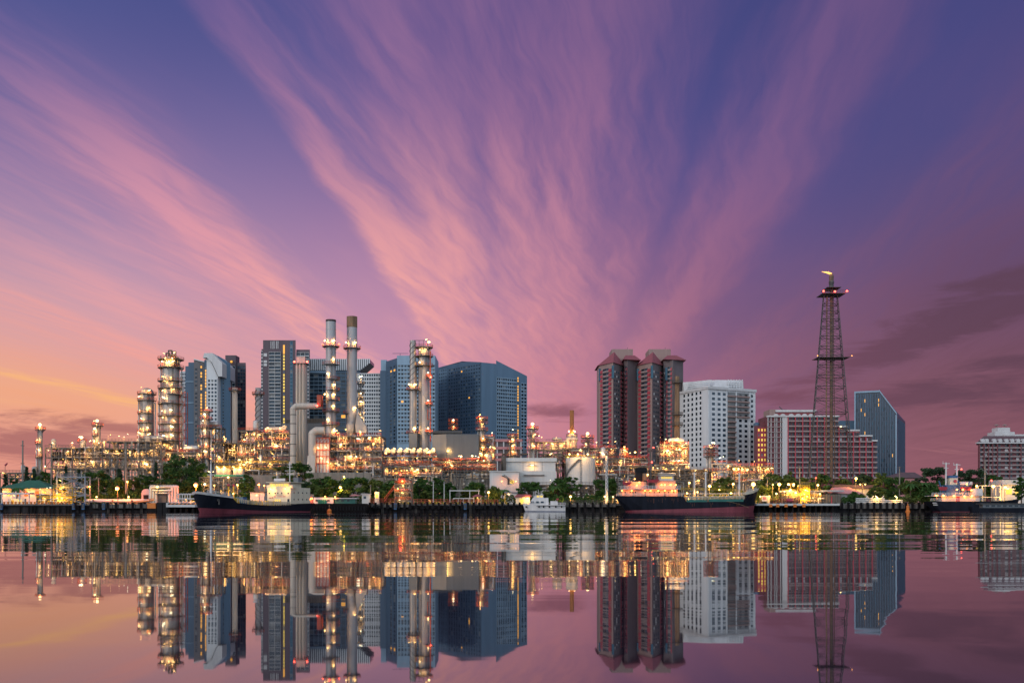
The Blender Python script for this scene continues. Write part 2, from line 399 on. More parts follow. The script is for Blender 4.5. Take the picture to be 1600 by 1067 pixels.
def facade(b, A, B, z0, z1, cols, rows, wallm, glass, wf=.62, hf=.6, proud=.4, quota=100, lit=(), litm=None, name='facade_grid', ends=True, floors_only=False):
    """a grid of piers and floor bands standing proud of the core, a window in each opening"""
    L = plen(A, B); g = MB(); cw = L / cols; rh = (z1 - z0) / rows
    if not floors_only:
        for i in range(cols + 1):
            w = cw * (1 - wf) / 2
            u0 = max(0, i*cw - w); u1 = min(L, i*cw + w)
            obox(g, A, B, u0, u1, z0, z1, -.1, proud)
    for j in range(rows + 1):
        h = rh * (1 - hf) / 2
        a = max(z0, z0 + j*rh - h); c = min(z1, z0 + j*rh + h)
        obox(g, A, B, 0, L, a, c, -.1, proud + .06)
    b.part(name, g, wallm)
    old = b.left; b.left = min(b.left, quota); used0 = b.left
    for j in range(rows - 1, -1, -1):
        for i in range(cols):
            w = cw * wf / 2; h = rh * hf / 2; cu = (i + .5) * cw; cz = z0 + (j + .5) * rh
            il = (i, rows - 1 - j) in lit
            hh = (i*73 + j*151 + i*j*29 + int(abs(A[0])*7)) % 23
            b.window(A, B, cu - w, cu + w, cz - h, cz + h, .05, litm if il else (m_curt if hh < 3 else m_glassb if hh < 7 and glass is m_glass else m_glass if hh < 6 and glass is m_glassb else glass))
    b.left = old - (used0 - b.left)

# ---- white and grey apartment tower with slanted crown, behind the tall column
Y = 700
b = Bld('apartment_tower', 322, Y, 'white and slate apartment tower with slanted crown and a lit stair column', cap=100)
b.part('wing', MB().plan([PT(281.5,708), PT(291,708), PT(291,735), PT(281.5,735)], GZ, Z(580,708)), m_white)
facade(b, PT(281.5,708), PT(291,708), Z(700,708), Z(582,708), 3, 22, m_white, m_glassb, quota=15)
w = MB().plan([PT(289.5,704), PT(303.5,704), PT(303.5,735), PT(289.5,735)], GZ, Z(572,704)); w.box(X(294,704), X(303.5,704), 704.5, 730, Z(572,704), Z(566,704))
b.part('slab_wing', w, m_slate_d)
bd = MB()
for py in (597, 630, 661): b.part('ledge', MB().box(X(289.5,704)-.1, X(303.5,704)-.3, 703.5, 704.2, Z(py,704), Z(py-1.4,704)), m_slate_l)
zt = [Z(562,698), Z(566,698), Z(558,698), Z(561,698)]
b.part('grey_block', MB().plan([PT(303,698), PT(319,698), PT(320,730), PT(303,730)], GZ, zt), m_ggrey)
b.part('trim', MB().prism([(X(303,697.6), Z(560.5,697.6)), (X(319.4,697.6), Z(564.5,697.6)), (X(319.4,697.6), Z(566,697.6)), (X(303,697.6), Z(562,697.6))], 697.2, 698.2), m_white)
facade(b, PT(304,698), PT(309,698), Z(700,698), Z(574,698), 1, 20, m_ggrey, m_glass, .7, .5, .15, quota=12)
nl = {(0, k) for k in range(20) if k not in (1, 4, 5, 8)}
facade(b, PT(312.5,698), PT(316.5,698), Z(668,698), Z(571,698), 1, 20, m_ggrey, m_glass, .62, .7, .15, quota=20, lit=nl, litm=m_lit)
b.part('stair_shaft', MB().plan([PT(319.3,696), PT(322.8,696), PT(322.8,728), PT(319.3,728)], GZ, Z(562,696)), m_slate_d)
facade(b, PT(320.2,696), PT(322.6,696), Z(640,696), Z(572,696), 1, 14, m_slate_d, m_lit, .8, .75, .1, quota=14)
cr = MB().prism([(X(322.8,692), GZ), (X(322.8,692), Z(556,692)), (X(330,692), Z(566,692)), (X(340.5,692), Z(589,692)), (X(340.5,692), GZ)], 692, 724)
b.part('white_block', cr, m_white)
facade(b, PT(324.4,692), PT(339.6,692), Z(700,692), Z(592,692), 3, 18, m_white, m_glassb, .66, .62, .3, quota=54)
cr = MB().prism([(X(317,690), Z(559,690)), (X(319,690), Z(551.5,690)), (X(332,690), Z(551.5,690)), (X(347,690), Z(567,690)), (X(347,690), Z(588,690)), (X(341,690), Z(588,690)), (X(331,690), Z(566,690)), (X(323,690), Z(558.5,690))], 690, 722)
b.part('crown', cr, m_offw)
b.part('slate_wing', MB().plan([PT(340.6,697), PT(360,703), PT(360,735), PT(341,735)], GZ, [Z(556,697), Z(568,703), Z(568,735), Z(556,735)]), m_slate)
facade(b, PT(347.5,699.1), PT(350,699.9), Z(700,699), Z(572,699), 1, 26, m_slate, m_glass, .8, .5, .1, quota=10)
b.done(m_glass)

# ---- brown glass tower beside it
b = Bld('apartment_tower', 370, 742, 'brown topped glass apartment tower behind a thin grey stack')
b.part('wall', MB().box(X(352,742), X(368.5,742), 742, 752, GZ, Z(555,742)).plan([(X(368.5,743)+.01,743), (X(384,743),743), (X(384,743)-7,770), (X(368.5,743)-5,770)], GZ, Z(567,744)), m_brown)
b.part('beacon', MB().ball((X(361.5,741), 741, Z(565,741)), .9), m_lit)
facade(b, PT(362.5,742), PT(367.5,742), Z(690,742), Z(571.5,742), 1, 22, m_offw, m_glassb, .86, .8, .3, quota=22)
facade(b, PT(371,743), PT(384,743), Z(690,743), Z(571,743), 3, 22, m_brown, m_glassb, .8, .78, .35, quota=66)
b.done(m_glassb)

# ---- tall brown tower, ribbon balconies
Y = 690
b = Bld('apartment_tower', 440, Y, 'tall dark brown tower with glass balconies and a lit yellow stair strip', cap=100)
b.part('wall', MB().box(X(408,Y), X(411,Y), Y+1, Y+30, GZ, Z(545,Y)).plan([(X(411,Y),Y), (X(462,Y),Y), (X(462,Y)-6,Y+28), (X(411,Y),Y+28)], GZ, Z(531.5,Y)), m_brown)
b.part('wing', MB().plan([(X(462,Y),Y+2), (X(483.3,Y),Y+2), (X(483.3,Y)-5,Y+24), (X(462,Y)-2,Y+24)], GZ, Z(545.5,Y)), m_brown)
fn = MB()
for px in (423, 426, 428, 431.5, 434): fn.box(X(px,Y), X(px+1,Y), Y-.3, Y+.2, Z(545,Y), Z(533,Y))
for py in (552, 563, 567): fn.box(X(412,Y), X(417.5,Y), Y-.3, Y+.2, Z(py+5,Y), Z(py,Y))
b.part('panel', fn, m_offw)
facade(b, PT(420.5,Y), PT(439,Y), Z(690,Y), Z(550,Y), 2, 26, m_offw, m_glassb, .96, .82, .9, quota=40)
facade(b, PT(442.2,Y), PT(445.2,Y), Z(672,Y), Z(554,Y), 1, 24, m_brown, m_lity, .8, .72, .2, quota=24)
b.part('lit_panel', MB().box(X(442.4,Y), X(445,Y), Y-.2, Y+.1, Z(553,Y), Z(539,Y)), m_lit)
facade(b, PT(453.2,Y), PT(457.4,Y), Z(690,Y), Z(533,Y), 1, 28, m_slate, m_teal, .8, .8, .2, quota=16)
facade(b, PT(463,Y+2), PT(483.3,Y+2), Z(690,Y), Z(550,Y), 3, 25, m_offw, m_glassb, .94, .8, .7, quota=20)
facade(b, PT(408.1,Y+1), PT(410.9,Y+1), Z(690,Y), Z(548,Y), 1, 26, m_offw, m_glassb, .9, .6, .4, quota=0)
b.done(m_glassb)

# ---- tower with finned crown between the stacks
Y = 722
b = Bld('apartment_tower', 520, Y, 'glass tower with white finned crown seen between the two tall stacks')
b.part('wall', MB().box(X(477,Y), X(562,Y), Y, Y+12, GZ, Z(580,Y)), m_slate_d)
b.part('roof_slab', MB().box(X(477,Y)-1, X(510,Y), Y-1.5, Y+20, Z(583,Y), Z(580,Y)), m_slate_l)
b.part('crown_glazing', MB().prism([(X(483,Y), Z(579.5,Y)), (X(483,Y), Z(561,Y)), (X(577.5,Y), Z(561,Y)), (X(577.5,Y), Z(566,Y)), (X(562,Y), Z(579.5,Y))], Y+.5, Y+24), m_glassb)
fn = MB()
for k in range(32):
    px = 483.3 + k * 3.0
    fn.box(X(px,Y), X(px,Y)+.75, Y-.6, Y+.5, Z(578.5 if px < 562 else 578.5-(px-562)*.75,Y), Z(560.5,Y))
f = b.part('crown_fin', fn, m_white); f['kind'] = 'stuff'
facade(b, PT(477,Y), PT(511,Y), Z(690,Y), Z(584,Y), 5, 18, m_slate_l, m_glassb, .95, .86, .6, quota=60)
facade(b, PT(511,Y), PT(562,Y), Z(690,Y), Z(581,Y), 7, 18, m_slate, m_glassb, .9, .8, .4, quota=40, lit={(1,5),(3,11)}, litm=m_lit)
b.done(m_glassb)

# ---- white grid block
Y = 705
b = Bld('apartment_block', 580, Y, 'white apartment block with a dense window grid, behind the right tall stack')
b.part('wall', MB().box(X(556,Y), X(594.5,Y), Y, Y+24, GZ, Z(583,Y)), m_offw)
facade(b, PT(562,Y), PT(594.5,Y), Z(692,Y), Z(583.2,Y), 9, 18, m_white, m_glass, .74, .6, .5)
b.done(m_glass)

# ---- slate tower 594-680
Y = 672
b = Bld('apartment_tower', 640, Y, 'slate blue apartment slab with stepped top, rising behind the spiral banded stack')
A, C, D = PT(603, 690), PT(620, Y), PT(680, Y)
b.part('wall', MB().plan([A, C, (D[0], Y+30), (A[0], Y+40)], GZ, [Z(565,690), Z(559.5,Y), Z(559,Y), Z(565,690)]), m_slate_d)
b.part('wing', MB().box(X(594.5,694), X(603.5,694), 692, 715, GZ, Z(579,692)), m_slate_d)
b.part('stair_head', MB().box(X(594.5,695), X(603.2,695), 697, 712, Z(579,695), Z(561.5,695)), m_slate_l)
b.part('light_wing', MB().box(C[0]+.1, D[0], Y, Y+30, GZ, Z(555.5,Y)), m_slate_l)
facade(b, (A[0]+.4, 689.6), (C[0]-.3, Y+.3), Z(692,Y), Z(569,Y), 3, 22, m_slate_d, m_glass, .55, .55, .25, quota=12, lit={(1,1),(2,1)}, litm=m_lit)
facade(b, (C[0]+.6, Y), D, Z(692,Y), Z(569,Y), 12, 20, m_slate_l, m_glass, .72, .56, .5, quota=84, lit={(1,9)}, litm=m_lit)
b.part('antenna', MB().bar((X(624,Y), Y+5, Z(555.5,Y)), (X(624,Y), Y+5, Z(550,Y)), .2).bar((X(612,Y), Y+5, Z(550.4,Y)), (X(637,Y), Y+5, Z(550.4,Y)), .15), m_slate_d)
b.done(m_glass)

# ---- wide slate block with sloping roof
b = Bld('apartment_slab', 752, 700, 'broad slate apartment slab with a dark left face and sloping roof')
A, C, D = PT(684.5, 728), PT(752, 690), PT(823.5, 712)
S = (C[0]*.78 + A[0]*.22, 690*.78 + 728*.22)
def along(A, B, t): return (A[0] + (B[0]-A[0])*t, A[1] + (B[1]-A[1])*t)
A2, A3, A4 = along(A, C, .24), along(A, C, .56), along(A, C, .72)
back = [(C[0]+8, 745), (A[0]+4, 755)]
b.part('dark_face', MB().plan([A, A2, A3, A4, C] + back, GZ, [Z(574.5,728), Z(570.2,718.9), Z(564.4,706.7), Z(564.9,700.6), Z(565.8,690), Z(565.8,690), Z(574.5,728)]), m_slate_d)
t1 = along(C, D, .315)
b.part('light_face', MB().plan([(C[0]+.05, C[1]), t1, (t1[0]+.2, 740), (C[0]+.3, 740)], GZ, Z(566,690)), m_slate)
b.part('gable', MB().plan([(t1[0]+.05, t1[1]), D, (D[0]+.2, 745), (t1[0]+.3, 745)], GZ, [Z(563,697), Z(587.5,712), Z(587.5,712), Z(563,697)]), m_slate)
facade(b, along(A,C,.02), along(A,C,.22), Z(700,725), Z(577,725), 4, 24, m_slate, m_glass, .4, .5, .2, quota=12)
lits = {(5, 1), (8, 9)}
facade(b, along(A,C,.25), along(A,C,.99), Z(700,708), Z(573,708), 13, 24, m_slate_d, m_glassb, .55, .5, .22, quota=42, lit=lits, litm=m_lit)
facade(b, along(C,D,.325), along(C,D,.765), Z(692,700), Z(590,700), 11, 18, m_slate_l, m_glass, .72, .62, .4, quota=20)
facade(b, along(C,D,.775), along(C,D,.815), Z(700,705), Z(588,705), 1, 26, m_slate, m_lit, .7, .7, .2, quota=22)
facade(b, along(C,D,.86), along(C,D,.99), Z(706,709), Z(598,709), 2, 20, m_slate_l, m_glass, .75, .6, .3, quota=4)
b.done(m_glass)

# ---- pink low block
Y = 640
b = Bld('parking_block', 795, Y, 'low pink banded parking block behind the slim process columns')
b.part('wall', MB().box(X(768,Y), X(815,Y), Y, Y+20, GZ, Z(686,Y)), m_taupe_d)
for py in (686, 698, 708, 716):
    b.part('parapet', MB().box(X(768,Y)-.5, X(815,Y)+.5, Y-1.2, Y-.02, Z(py+4.2,Y), Z(py,Y)), m_pink)
cl = MB()
for px in (769, 777, 787, 796, 806, 814): cl.box(X(px,Y)-.4, X(px,Y)+.4, Y-1, Y-.03, GZ, Z(690.3,Y))
b.part('column', cl, m_offw)

# ---- twin brown towers with red roofs
def condo(px0, corner, mid, px1, label, apexpx, mechx):
    Y0, Yc, Ym, Y1 = 655, 640, 650, 648
    b = Bld('condominium_tower', corner, 645, label)
    A, C, Mn, E, D = PT(px0, Y0), PT(corner, Yc), PT(mid, Ym+6), PT(mid+2, Y1), PT(px1, Y1+8)
    ztop = Z(566.5, Yc)
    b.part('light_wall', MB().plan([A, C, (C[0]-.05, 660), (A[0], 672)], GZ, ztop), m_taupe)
    b.part('shaded_wall', MB().plan([(C[0]+.02, C[1]+.3), Mn, (Mn[0], 676), (C[0]+.02, 676)], GZ, ztop-.1), m_taupe_d)  # shade on the right-hand faces put into a darker wall colour
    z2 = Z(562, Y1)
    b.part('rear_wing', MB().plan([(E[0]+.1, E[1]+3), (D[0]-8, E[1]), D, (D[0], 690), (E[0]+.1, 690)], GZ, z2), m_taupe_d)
    ax = X(apexpx, 655); rz = Z(547.5, 650)
    e = 1.2; zb = ztop + .05
    r = MB(); base = [(A[0]-e, A[1]), (C[0], C[1]-e), (Mn[0]+e, Mn[1]), (Mn[0]+e, 678), (A[0]-e, 678)]
    r.add([(x, y, zb) for x, y in base] + [(ax, 656, rz), (ax, 668, rz)], [(0,1,5), (1,2,5), (2,3,6,5), (3,4,6), (4,0,5,6), (4,3,2,1,0)])
    b.part('roof', r, m_roofpk)
    r = MB(); q0, q1 = E[0]-1, D[0]+1; zb = z2 + .05; xm = (q0+q1)/2; zz = Z(551.5, 650)
    r.add([(q0, 646, zb), (q1, 650, zb), (q1, 692, zb), (q0, 692, zb), (xm-3, 660, zz), (xm+3, 660, zz), (xm, 680, zz)],
          [(0,1,5,4), (1,2,6,5), (2,3,6), (3,0,4,6), (4,5,6), (3,2,1,0)])
    b.part('rear_roof', r, m_roofpk)
    b.part('plant_room', MB().box(X(mechx[0], 672), X(mechx[1], 672), 672, 690, ztop, Z(545.5, 672)), m_taupe)
    b.part('antenna', MB().bar((X(mechx[1]-8,672), 674, Z(546,672)), (X(mechx[1]-8,672), 674, Z(542,672)), .15), m_taupe_d)
    for q in (along(A,C,.03), along(A,C,.97), (E[0]+1.5, E[1]+2.6)):
        b.part('corner_glazing', MB().box(q[0]-.7, q[0]+.7, q[1]-1.6, q[1]+.5, Z(591,Yc), ztop-2), m_teal)
    # stacked balconies: white rail, red end panels
    def balc(P, Q, t0, t1, n, ztop_):
        A_, B_ = along(P, Q, t0), along(P, Q, t1); L = plen(A_, B_); rh = 2.84
        rl, rd = MB(), (MB(), MB())
        for k in range(n):
            z = ztop_ - (k + 1) * rh
            obox(rl, A_, B_, 0, L, z, z+1.0, .3, .5)
            for e_, u in enumerate((0, L*.78)): obox(rd[e_], A_, B_, u, u + L*.22, z-.2, z+1.7, .0, .55)
            b.window(A_, B_, L*.22, L*.5, z+1.02, z+2.5, .1, m_glass); b.window(A_, B_, L*.53, L*.78, z+1.02, z+2.5, .1, m_glassb)
        b.part('balcony_rail', rl, m_balc); [b.part('balcony_panel', q, m_redbr) for q in rd]
    balc(A, C, .13, .88, 23, ztop - 2.5)
    balc((E[0]+.1, E[1]+3), (D[0]-8, E[1]), .3, .9, 23, z2 - 4)
    balc((C[0], C[1]), Mn, .72, .98, 22, ztop - 3)
    # small scattered windows
    for (P, Q, t0, t1, n) in (((C[0]+.02, C[1]+.3), Mn, .08, .62, 3), ((E[0]+.1, E[1]+3), (D[0]-8, E[1]), .02, .28, 2)):
        A_, B_ = along(P, Q, t0), along(P, Q, t1); L = plen(A_, B_)
        for k in range(23):
            for i in range(n):
                u = L * (i + .25) / n; z = ztop - 6 - k * 2.84
                b.window(A_, B_, u, u + L*.45/n, z, z + 1.3, .06, m_glassb if (k*7+i*3) % 5 else m_offw, first=False)
    b.done(m_glassb)
condo(936, 958, 974, 997.5, 'taupe condominium tower with red pyramid roof, the farther one of two twins', 960, (956, 989))
condo(995.5, 1019, 1036, 1067.5, 'taupe condominium tower with red roof and the thin rusty stack before it', 1020.5, (1014, 1048))

# ---- white office block
b = Bld('office_block', 1106, 625, 'white office block with small square windows and a louvred rooftop')
A, C, D = PT(1062, 652), PT(1106, 622), PT(1180, 640)
zt = Z(607.5, 622)
b.part('wall', MB().plan([A, C, D, (D[0], 668), (A[0], 672)], GZ, zt), m_white)
b.part('parapet', MB().plan([(A[0]-.6, A[1]-.6), (C[0], C[1]-1), (D[0]+.8, D[1]-.6), (D[0]+.8, 669), (A[0]-.6, 673)], zt, zt+1.6), m_offw)
ph = Z(593.5, 640)
b.part('penthouse', MB().add([(X(1068,650),648,zt+1.6),(X(1112,636),634,zt+1.6),(X(1162,640),640,zt+1.6),(X(1162,640),662,zt+1.6),(X(1068,650),664,zt+1.6),
     (X(1068,650),652,ph),(X(1120,640),640,ph),(X(1161,642),642,ph),(X(1161,642),662,ph),(X(1068,650),664,ph)],
     [(0,1,6,5),(1,2,7,6),(2,3,8,7),(3,4,9,8),(4,0,5,9),(5,6,7,8,9)]), m_offw)
lv = MB(); lv2 = MB()
for k in range(5):
    z = zt + 2 + k * (ph - zt - 2.4) / 4.4
    obox(lv, PT(1137,638), PT(1160,639), 0, M(23,638), z, z+.45, .6, 1.0)
    obox(lv2, PT(1068,648), PT(1110,634), 2, 20, z, z+.4, -.2 - .5*k, .7 - .5*k)
for k in range(5): obox(lv2, PT(1068,648), PT(1110,634), 2+k*4.5, 2.3+k*4.5, zt+1.7, zt+2.6, -.1, .9)
b.part('roof_lattice', lv2, m_white)
for k in range(6): obox(lv, PT(1137,638), PT(1160,639), k*1.85, k*1.85+.25, zt+1.7, ph, .5, .9)
b.part('louvre', lv, m_white)
def wins(P, Q, ts, rows, z1, rh, w, h, m):
    L = plen(P, Q)
    for k in range(rows):
        for t in ts:
            u = L * t; b.window(P, Q, u - w/2, u + w/2, z1 - k*rh - h, z1 - k*rh, .02, m)
rh = M(8.05, 625)
sill = MB()
wins(C, D, [.115,.232,.34], 15, Z(613,625), rh, 2.3, 1.65, m_glassb)
wins(C, D, [.68,.80,.925], 15, Z(613,625), rh, 2.2, 1.65, m_glass)
wins(A, C, [.17,.32,.46,.61,.75], 15, Z(613,635), rh, 1.9, 1.8, m_glass)
bay = MB(); 
for k in range(15):
    z = Z(613,625) - k * rh
    if k < 5: obox(bay, C, D, plen(C,D)*.60, plen(C,D)*.86, z-2.2, z-1.3, .1, 1.2)
    obox(bay, C, D, plen(C,D)*.41, plen(C,D)*.575, z-2.2, z-1.3, .1, 1.2)
b.part('balcony', bay, m_taupe)
rc = MB(); obox(rc, C, D, plen(C,D)*.41, plen(C,D)*.575, GZ, Z(611,625), -.5, .04); obox(rc, C, D, plen(C,D)*.60, plen(C,D)*.86, Z(648,625), Z(611,625), -.5, .06)
b.part('balcony_recess', rc, m_curt)
for t in (.02, .385, .59, .885, .985): 
    f = MB(); obox(f, C, D, plen(C,D)*t-.5, plen(C,D)*t+.5, GZ, zt, 0, .3); b.part('pier', f, m_white)
b.done(m_glass)

# ---- crimson and white stepped apartments
Y = 610
b = Bld('apartment_block', 1260, Y, 'long crimson and white stepped apartment block behind the flare tower')
steps = [(1198.5, 1310, 650), (1310, 1323, 666), (1323, 1342, 672), (1342, 1362, 680.5), (1362, 1369.5, 688)]
w = MB()
for k, (p0, p1, pt) in enumerate(steps): w.box(X(p0,Y)+(.002 if k else 0), X(p1,Y), Y, Y+22-k*.3, GZ, Z(pt,Y))
b.part('wall', w, m_red)
b.part('side_wing', MB().box(X(1183,Y), X(1198.3,Y), Y+4, Y+8, GZ, Z(664,Y)).box(X(1192,Y), X(1198.3,Y), Y+6, Y+20, Z(664,Y), Z(657,Y)), m_red)
facade(b, PT(1183,Y+4), PT(1198,Y+4), Z(745,Y), Z(667,Y), 3, 10, m_redbr, m_lity, .5, .5, .3, quota=20)
b.part('roof_tank', MB().lathe(X(1189,Y), Y+10, [(2.2, Z(664,Y)), (2.2, Z(660,Y)), (1.5, Z(658.3,Y)), (.3, Z(657.6,Y))], 12), m_slate_d)
b.part('penthouse', MB().box(X(1205,Y), X(1276,Y), Y+3, Y+18, Z(650,Y), Z(640,Y)), m_roofpk)
b.part('penthouse_side', MB().box(X(1204,Y), X(1213,Y), Y+2.5, Y+17, Z(650,Y), Z(639,Y)), m_taupe)
b.part('penthouse_cornice', MB().box(X(1213.1,Y), X(1277,Y), Y+2, Y+18.4, Z(643,Y), Z(639.6,Y)), m_offw)
dm = MB()
for px in (1212, 1223, 1236, 1247, 1257, 1267): dm.cone((X(px+2,Y), Y+2.95, Z(650,Y)), (X(px+2,Y), Y+2.2, Z(650,Y)), 1.7, 1.7, 14)
b.part('dormer', dm, m_offw)
b.part('white_panel', MB().box(X(1222,Y), X(1230.5,Y), Y-.8, Y-.02, GZ, Z(650,Y)), m_offw)
for p0, p1, pt in steps: b.part('cornice', MB().box(X(p0,Y)-.2, X(p1,Y)+.2, Y-1.3, Y+1, Z(pt+1.6,Y), Z(pt-.8,Y)), m_offw)
b.part('roof_gable', MB().prism([(X(1326,Y), Z(671,Y)), (X(1345,Y), Z(676,Y)), (X(1326,Y), Z(676,Y))], Y-.5, Y+8), m_pink)
rh = M(8.05, Y)
rl = MB(); fn = MB()
for k in range(12):
    z = Z(658.6, Y) - k * rh
    for p0, p1, pt in ((1230.6, 1310, 650),) + tuple(steps[1:]):
        if z > Z(pt + 3, Y): continue
        rl.box(X(p0,Y), X(p1,Y), Y-1.5, Y-1.25, z - .15, z + .75)
        n = max(1, round((p1 - p0) / 12)); cw = (p1 - p0) / n
        for i in range(n):
            u = p0 + i * cw
            b.window(PT(u,Y), PT(u+1,Y), M(cw*.03,Y), M(cw*.4,Y), z+.8, z+2.5, .02, (m_glassb, m_glass, m_white)[(k*5+i*7) % 7 // 3])
            b.window(PT(u,Y), PT(u+1,Y), M(cw*.62,Y), M(cw*.95,Y), z+.8, z+2.5, .02, m_glass)
            if k == 0 or z > Z(pt+12,Y): fn.box(X(u,Y)-.25, X(u,Y)+.25, Y-1.6, Y-.03, GZ, Z(pt+2,Y))
    for px, m_ in ((1200, m_glass), (1219.5, m_glass), (1209.6, m_glassb)):
        b.window(PT(px,Y), PT(px+1,Y), 0, M(2.4,Y), z+.6, z+2.3, .02, m_)
    rl.box(X(1199,Y), X(1222,Y), Y-.9, Y-.55, z - .4, z + .1)
b.part('balcony_rail', rl, m_balc); b.part('fin_wall', fn, m_redbr)
st = MB()
for px in (1199.2, 1204, 1210, 1213, 1219): st.box(X(px,Y), X(px,Y)+.35, Y-.7, Y-.03, GZ, Z(651,Y))
b.part('pilaster', st, m_offw)
ds = MB().lathe(X(1232,Y), Y+12, [(2.4, Z(638,Y)), (2.6, Z(637.3,Y)), (.4, Z(636.6,Y))], 14); ds.bar((X(1231,Y), Y+12, Z(637,Y)), (X(1225,Y), Y+11, Z(632.5,Y)), .3)
b.part('satellite_dish', ds, m_taupe_d)
b.done(m_glass)

# ---- dark glass tower with chamfered corner
b = Bld('office_tower', 1401, 720, 'dark blue glass tower with one chamfered shoulder, rising beside the flare tower')
A, C, D = PT(1335, 724), PT(1401.5, 712), PT(1414.5, 768)
def H(py, P): return Z(py, P[1])
K = along(A, C, .585); K2 = (K[0] + D[0] - C[0] - 2, K[1] + D[1] - C[1])
ztp = H(610, C)
b.part('wall', MB().plan([A, K, K2, (A[0]+19, 780)], GZ, ztp), m_navy)
b.part('shoulder', MB().plan([(K[0]+.03, K[1]), C, D, (K2[0]+.03, K2[1])], GZ, [ztp, H(648, C), H(648, C), ztp]), m_navy)
e = MB(); obox(e, A, C, 0, plen(A,C)*.585, ztp-.6, ztp+.6, 0, .7)
obox(e, A, C, 0, .9, GZ, ztp-.6, 0, .7); L = plen(A, C); obox(e, A, C, L-1.0, L, GZ, H(648,C), 0, .7)
d_ = Vector((C[0]-A[0], C[1]-A[1])).normalized(); nn = Vector((d_.y, -d_.x)) * .7
p, q = Vector((*K, ztp)), Vector((*C, H(648, C)))
n3 = Vector((nn.x, nn.y, 0)); up = Vector((0, 0, 1.3))
e.hexa([p, p + n3, q + n3, q], [p + up, p + n3 + up, q + n3 + up, q + up])
b.part('edge_trim', e, m_slate_l)
fn = MB(); 
for k in range(1, 34, 2):
    u = L * k / 34; t = u / L; top = ztp - 1.5 if t < .585 else ztp - 1.5 - (ztp - H(648,C)) * (t-.585)/.415
    obox(fn, A, C, u-.12, u+.12, GZ, top, 0, .35)
b.part('mullion', fn, m_slate)
for k in range(26):
    for i in range(33):
        u = L * i / 34; t = (u + L/68) / L; z = H(622, A) - k * 3.3
        if t > .56 and z > ztp - (ztp - H(648,C)) * (t-.52)/.415 - 3: continue
        hsh = (k * 37 + i * 61 + k*i*13) % 11
        if hsh < 4 or (i, k) in ((5,3),(8,1),(8,4),(19,1),(19,2),(8,8),(30,13)):
            m_ = m_lit if (i, k) in ((5,3),(8,1),(8,4),(19,1),(19,2),(8,8),(30,13)) else (m_glassb, m_teal, m_glass, m_glass)[hsh % 4]
            b.window(A, C, u+.2, u + L/34-.2, z, z + 2.2, .08, m_, first=(hsh != 2 or m_ is m_lit))
fn = MB(); L2 = plen(C, D)
for k in range(1, 9): obox(fn, C, D, L2*k/9-.15, L2*k/9+.15, GZ, H(652,C), 0, .3)
b.part('side_mullion', fn, m_slate)
b.part('low_wing', MB().box(X(1310,742), X(1340,742), 742, 770, GZ, Z(657,742)), m_slate)
b.part('beacon', MB().ball((X(1357,740), 765, ztp+1.6), 1.0), m_lit)
b.done(m_glassb)

# ---- hotel at the right edge
Y = 600
b = Bld('hotel', 1560, Y, 'crimson and cream hotel with brown mansard roof at the river bend')
x0, x1 = X(1528,Y), X(1650,Y)
b.part('wall', MB().plan([(x0, Y), (x1, Y), (x1, Y+25), (x0+12, Y+25)], GZ, Z(691,Y)), m_red)
r = MB().add([(x0-1,Y-1,Z(691,Y)),(x1,Y-1,Z(691,Y)),(x1,Y+26,Z(691,Y)),(x0+11,Y+26,Z(691,Y)),(x0+6,Y+5,Z(680,Y)),(x1,Y+5,Z(680,Y)),(x1,Y+20,Z(680,Y)),(x0+13,Y+20,Z(680,Y))],
  [(0,1,5,4),(1,2,6,5),(2,3,7,6),(3,0,4,7),(4,5,6,7),(3,2,1,0)])
b.part('roof', r, m_mans)
b.part('cornice', MB().box(x0-1.5, x1, Y-2, Y-.03, Z(693,Y), Z(691.2,Y)), m_offw)
b.part('penthouse', MB().box(X(1565,Y), X(1596,Y), Y+8, Y+18, Z(680,Y), Z(673,Y)).box(X(1571,Y), X(1590,Y), Y+9, Y+17, Z(673,Y), Z(666,Y)).box(X(1578,Y), X(1640,Y), Y+7, Y+19, Z(680,Y), Z(677,Y)), m_offw)
ds = MB()
for px in (1572, 1585): ds.lathe(X(px,Y), Y+12, [(.2, Z(667,Y)), (.25, Z(662.6,Y)), (1.9, Z(662,Y)), (.3, Z(660,Y))], 10)
b.part('satellite_dish', ds, m_taupe)
for px in (1535, 1541, 1553, 1562, 1572, 1581, 1590, 1599):
    b.part('dormer', MB().cone((X(px,Y), Y+1.6, Z(688,Y)), (X(px,Y), Y-1.2, Z(688,Y)), 1.0, 1.0, 12).box(X(px,Y)-1.0, X(px,Y)+1.0, Y-1.1, Y+1, Z(690.8,Y), Z(688,Y)), m_offw)
rl = MB()
for k in range(9):
    z = Z(700.5, Y) - k * M(6.75, Y)
    for p0, p1 in ((1530, 1535), (1537, 1542.5), (1544, 1549), (1550, 1556), (1558, 1575.5), (1576.5, 1593), (1594.5, 1612)):
        rl.box(X(p0,Y), X(p1,Y), Y-1.4, Y-1.1, z - .1, z + .85)
        n = max(1, round((p1-p0)/6)); cw = (p1-p0)/n
        for i in range(n):
            if n > 1 and i == 1: continue
            b.window(PT(p0+i*cw,Y), PT(p0+i*cw+1,Y), .2, M(cw,Y)-.2, z + .9, z + 2.3, .02, (m_glass, m_glassb, m_glass, m_white)[(k*3+i*5+int(p0)) % 4])
b.part('balcony_rail', rl, m_balc)
fn = MB()
for px in (1529, 1536, 1543.3, 1549.6, 1557, 1576, 1593.7): fn.box(X(px,Y)-.25, X(px,Y)+.25, Y-1.5, Y-.03, GZ, Z(693.2,Y))
b.part('fin_wall', fn, m_red)
b.done(m_glass)

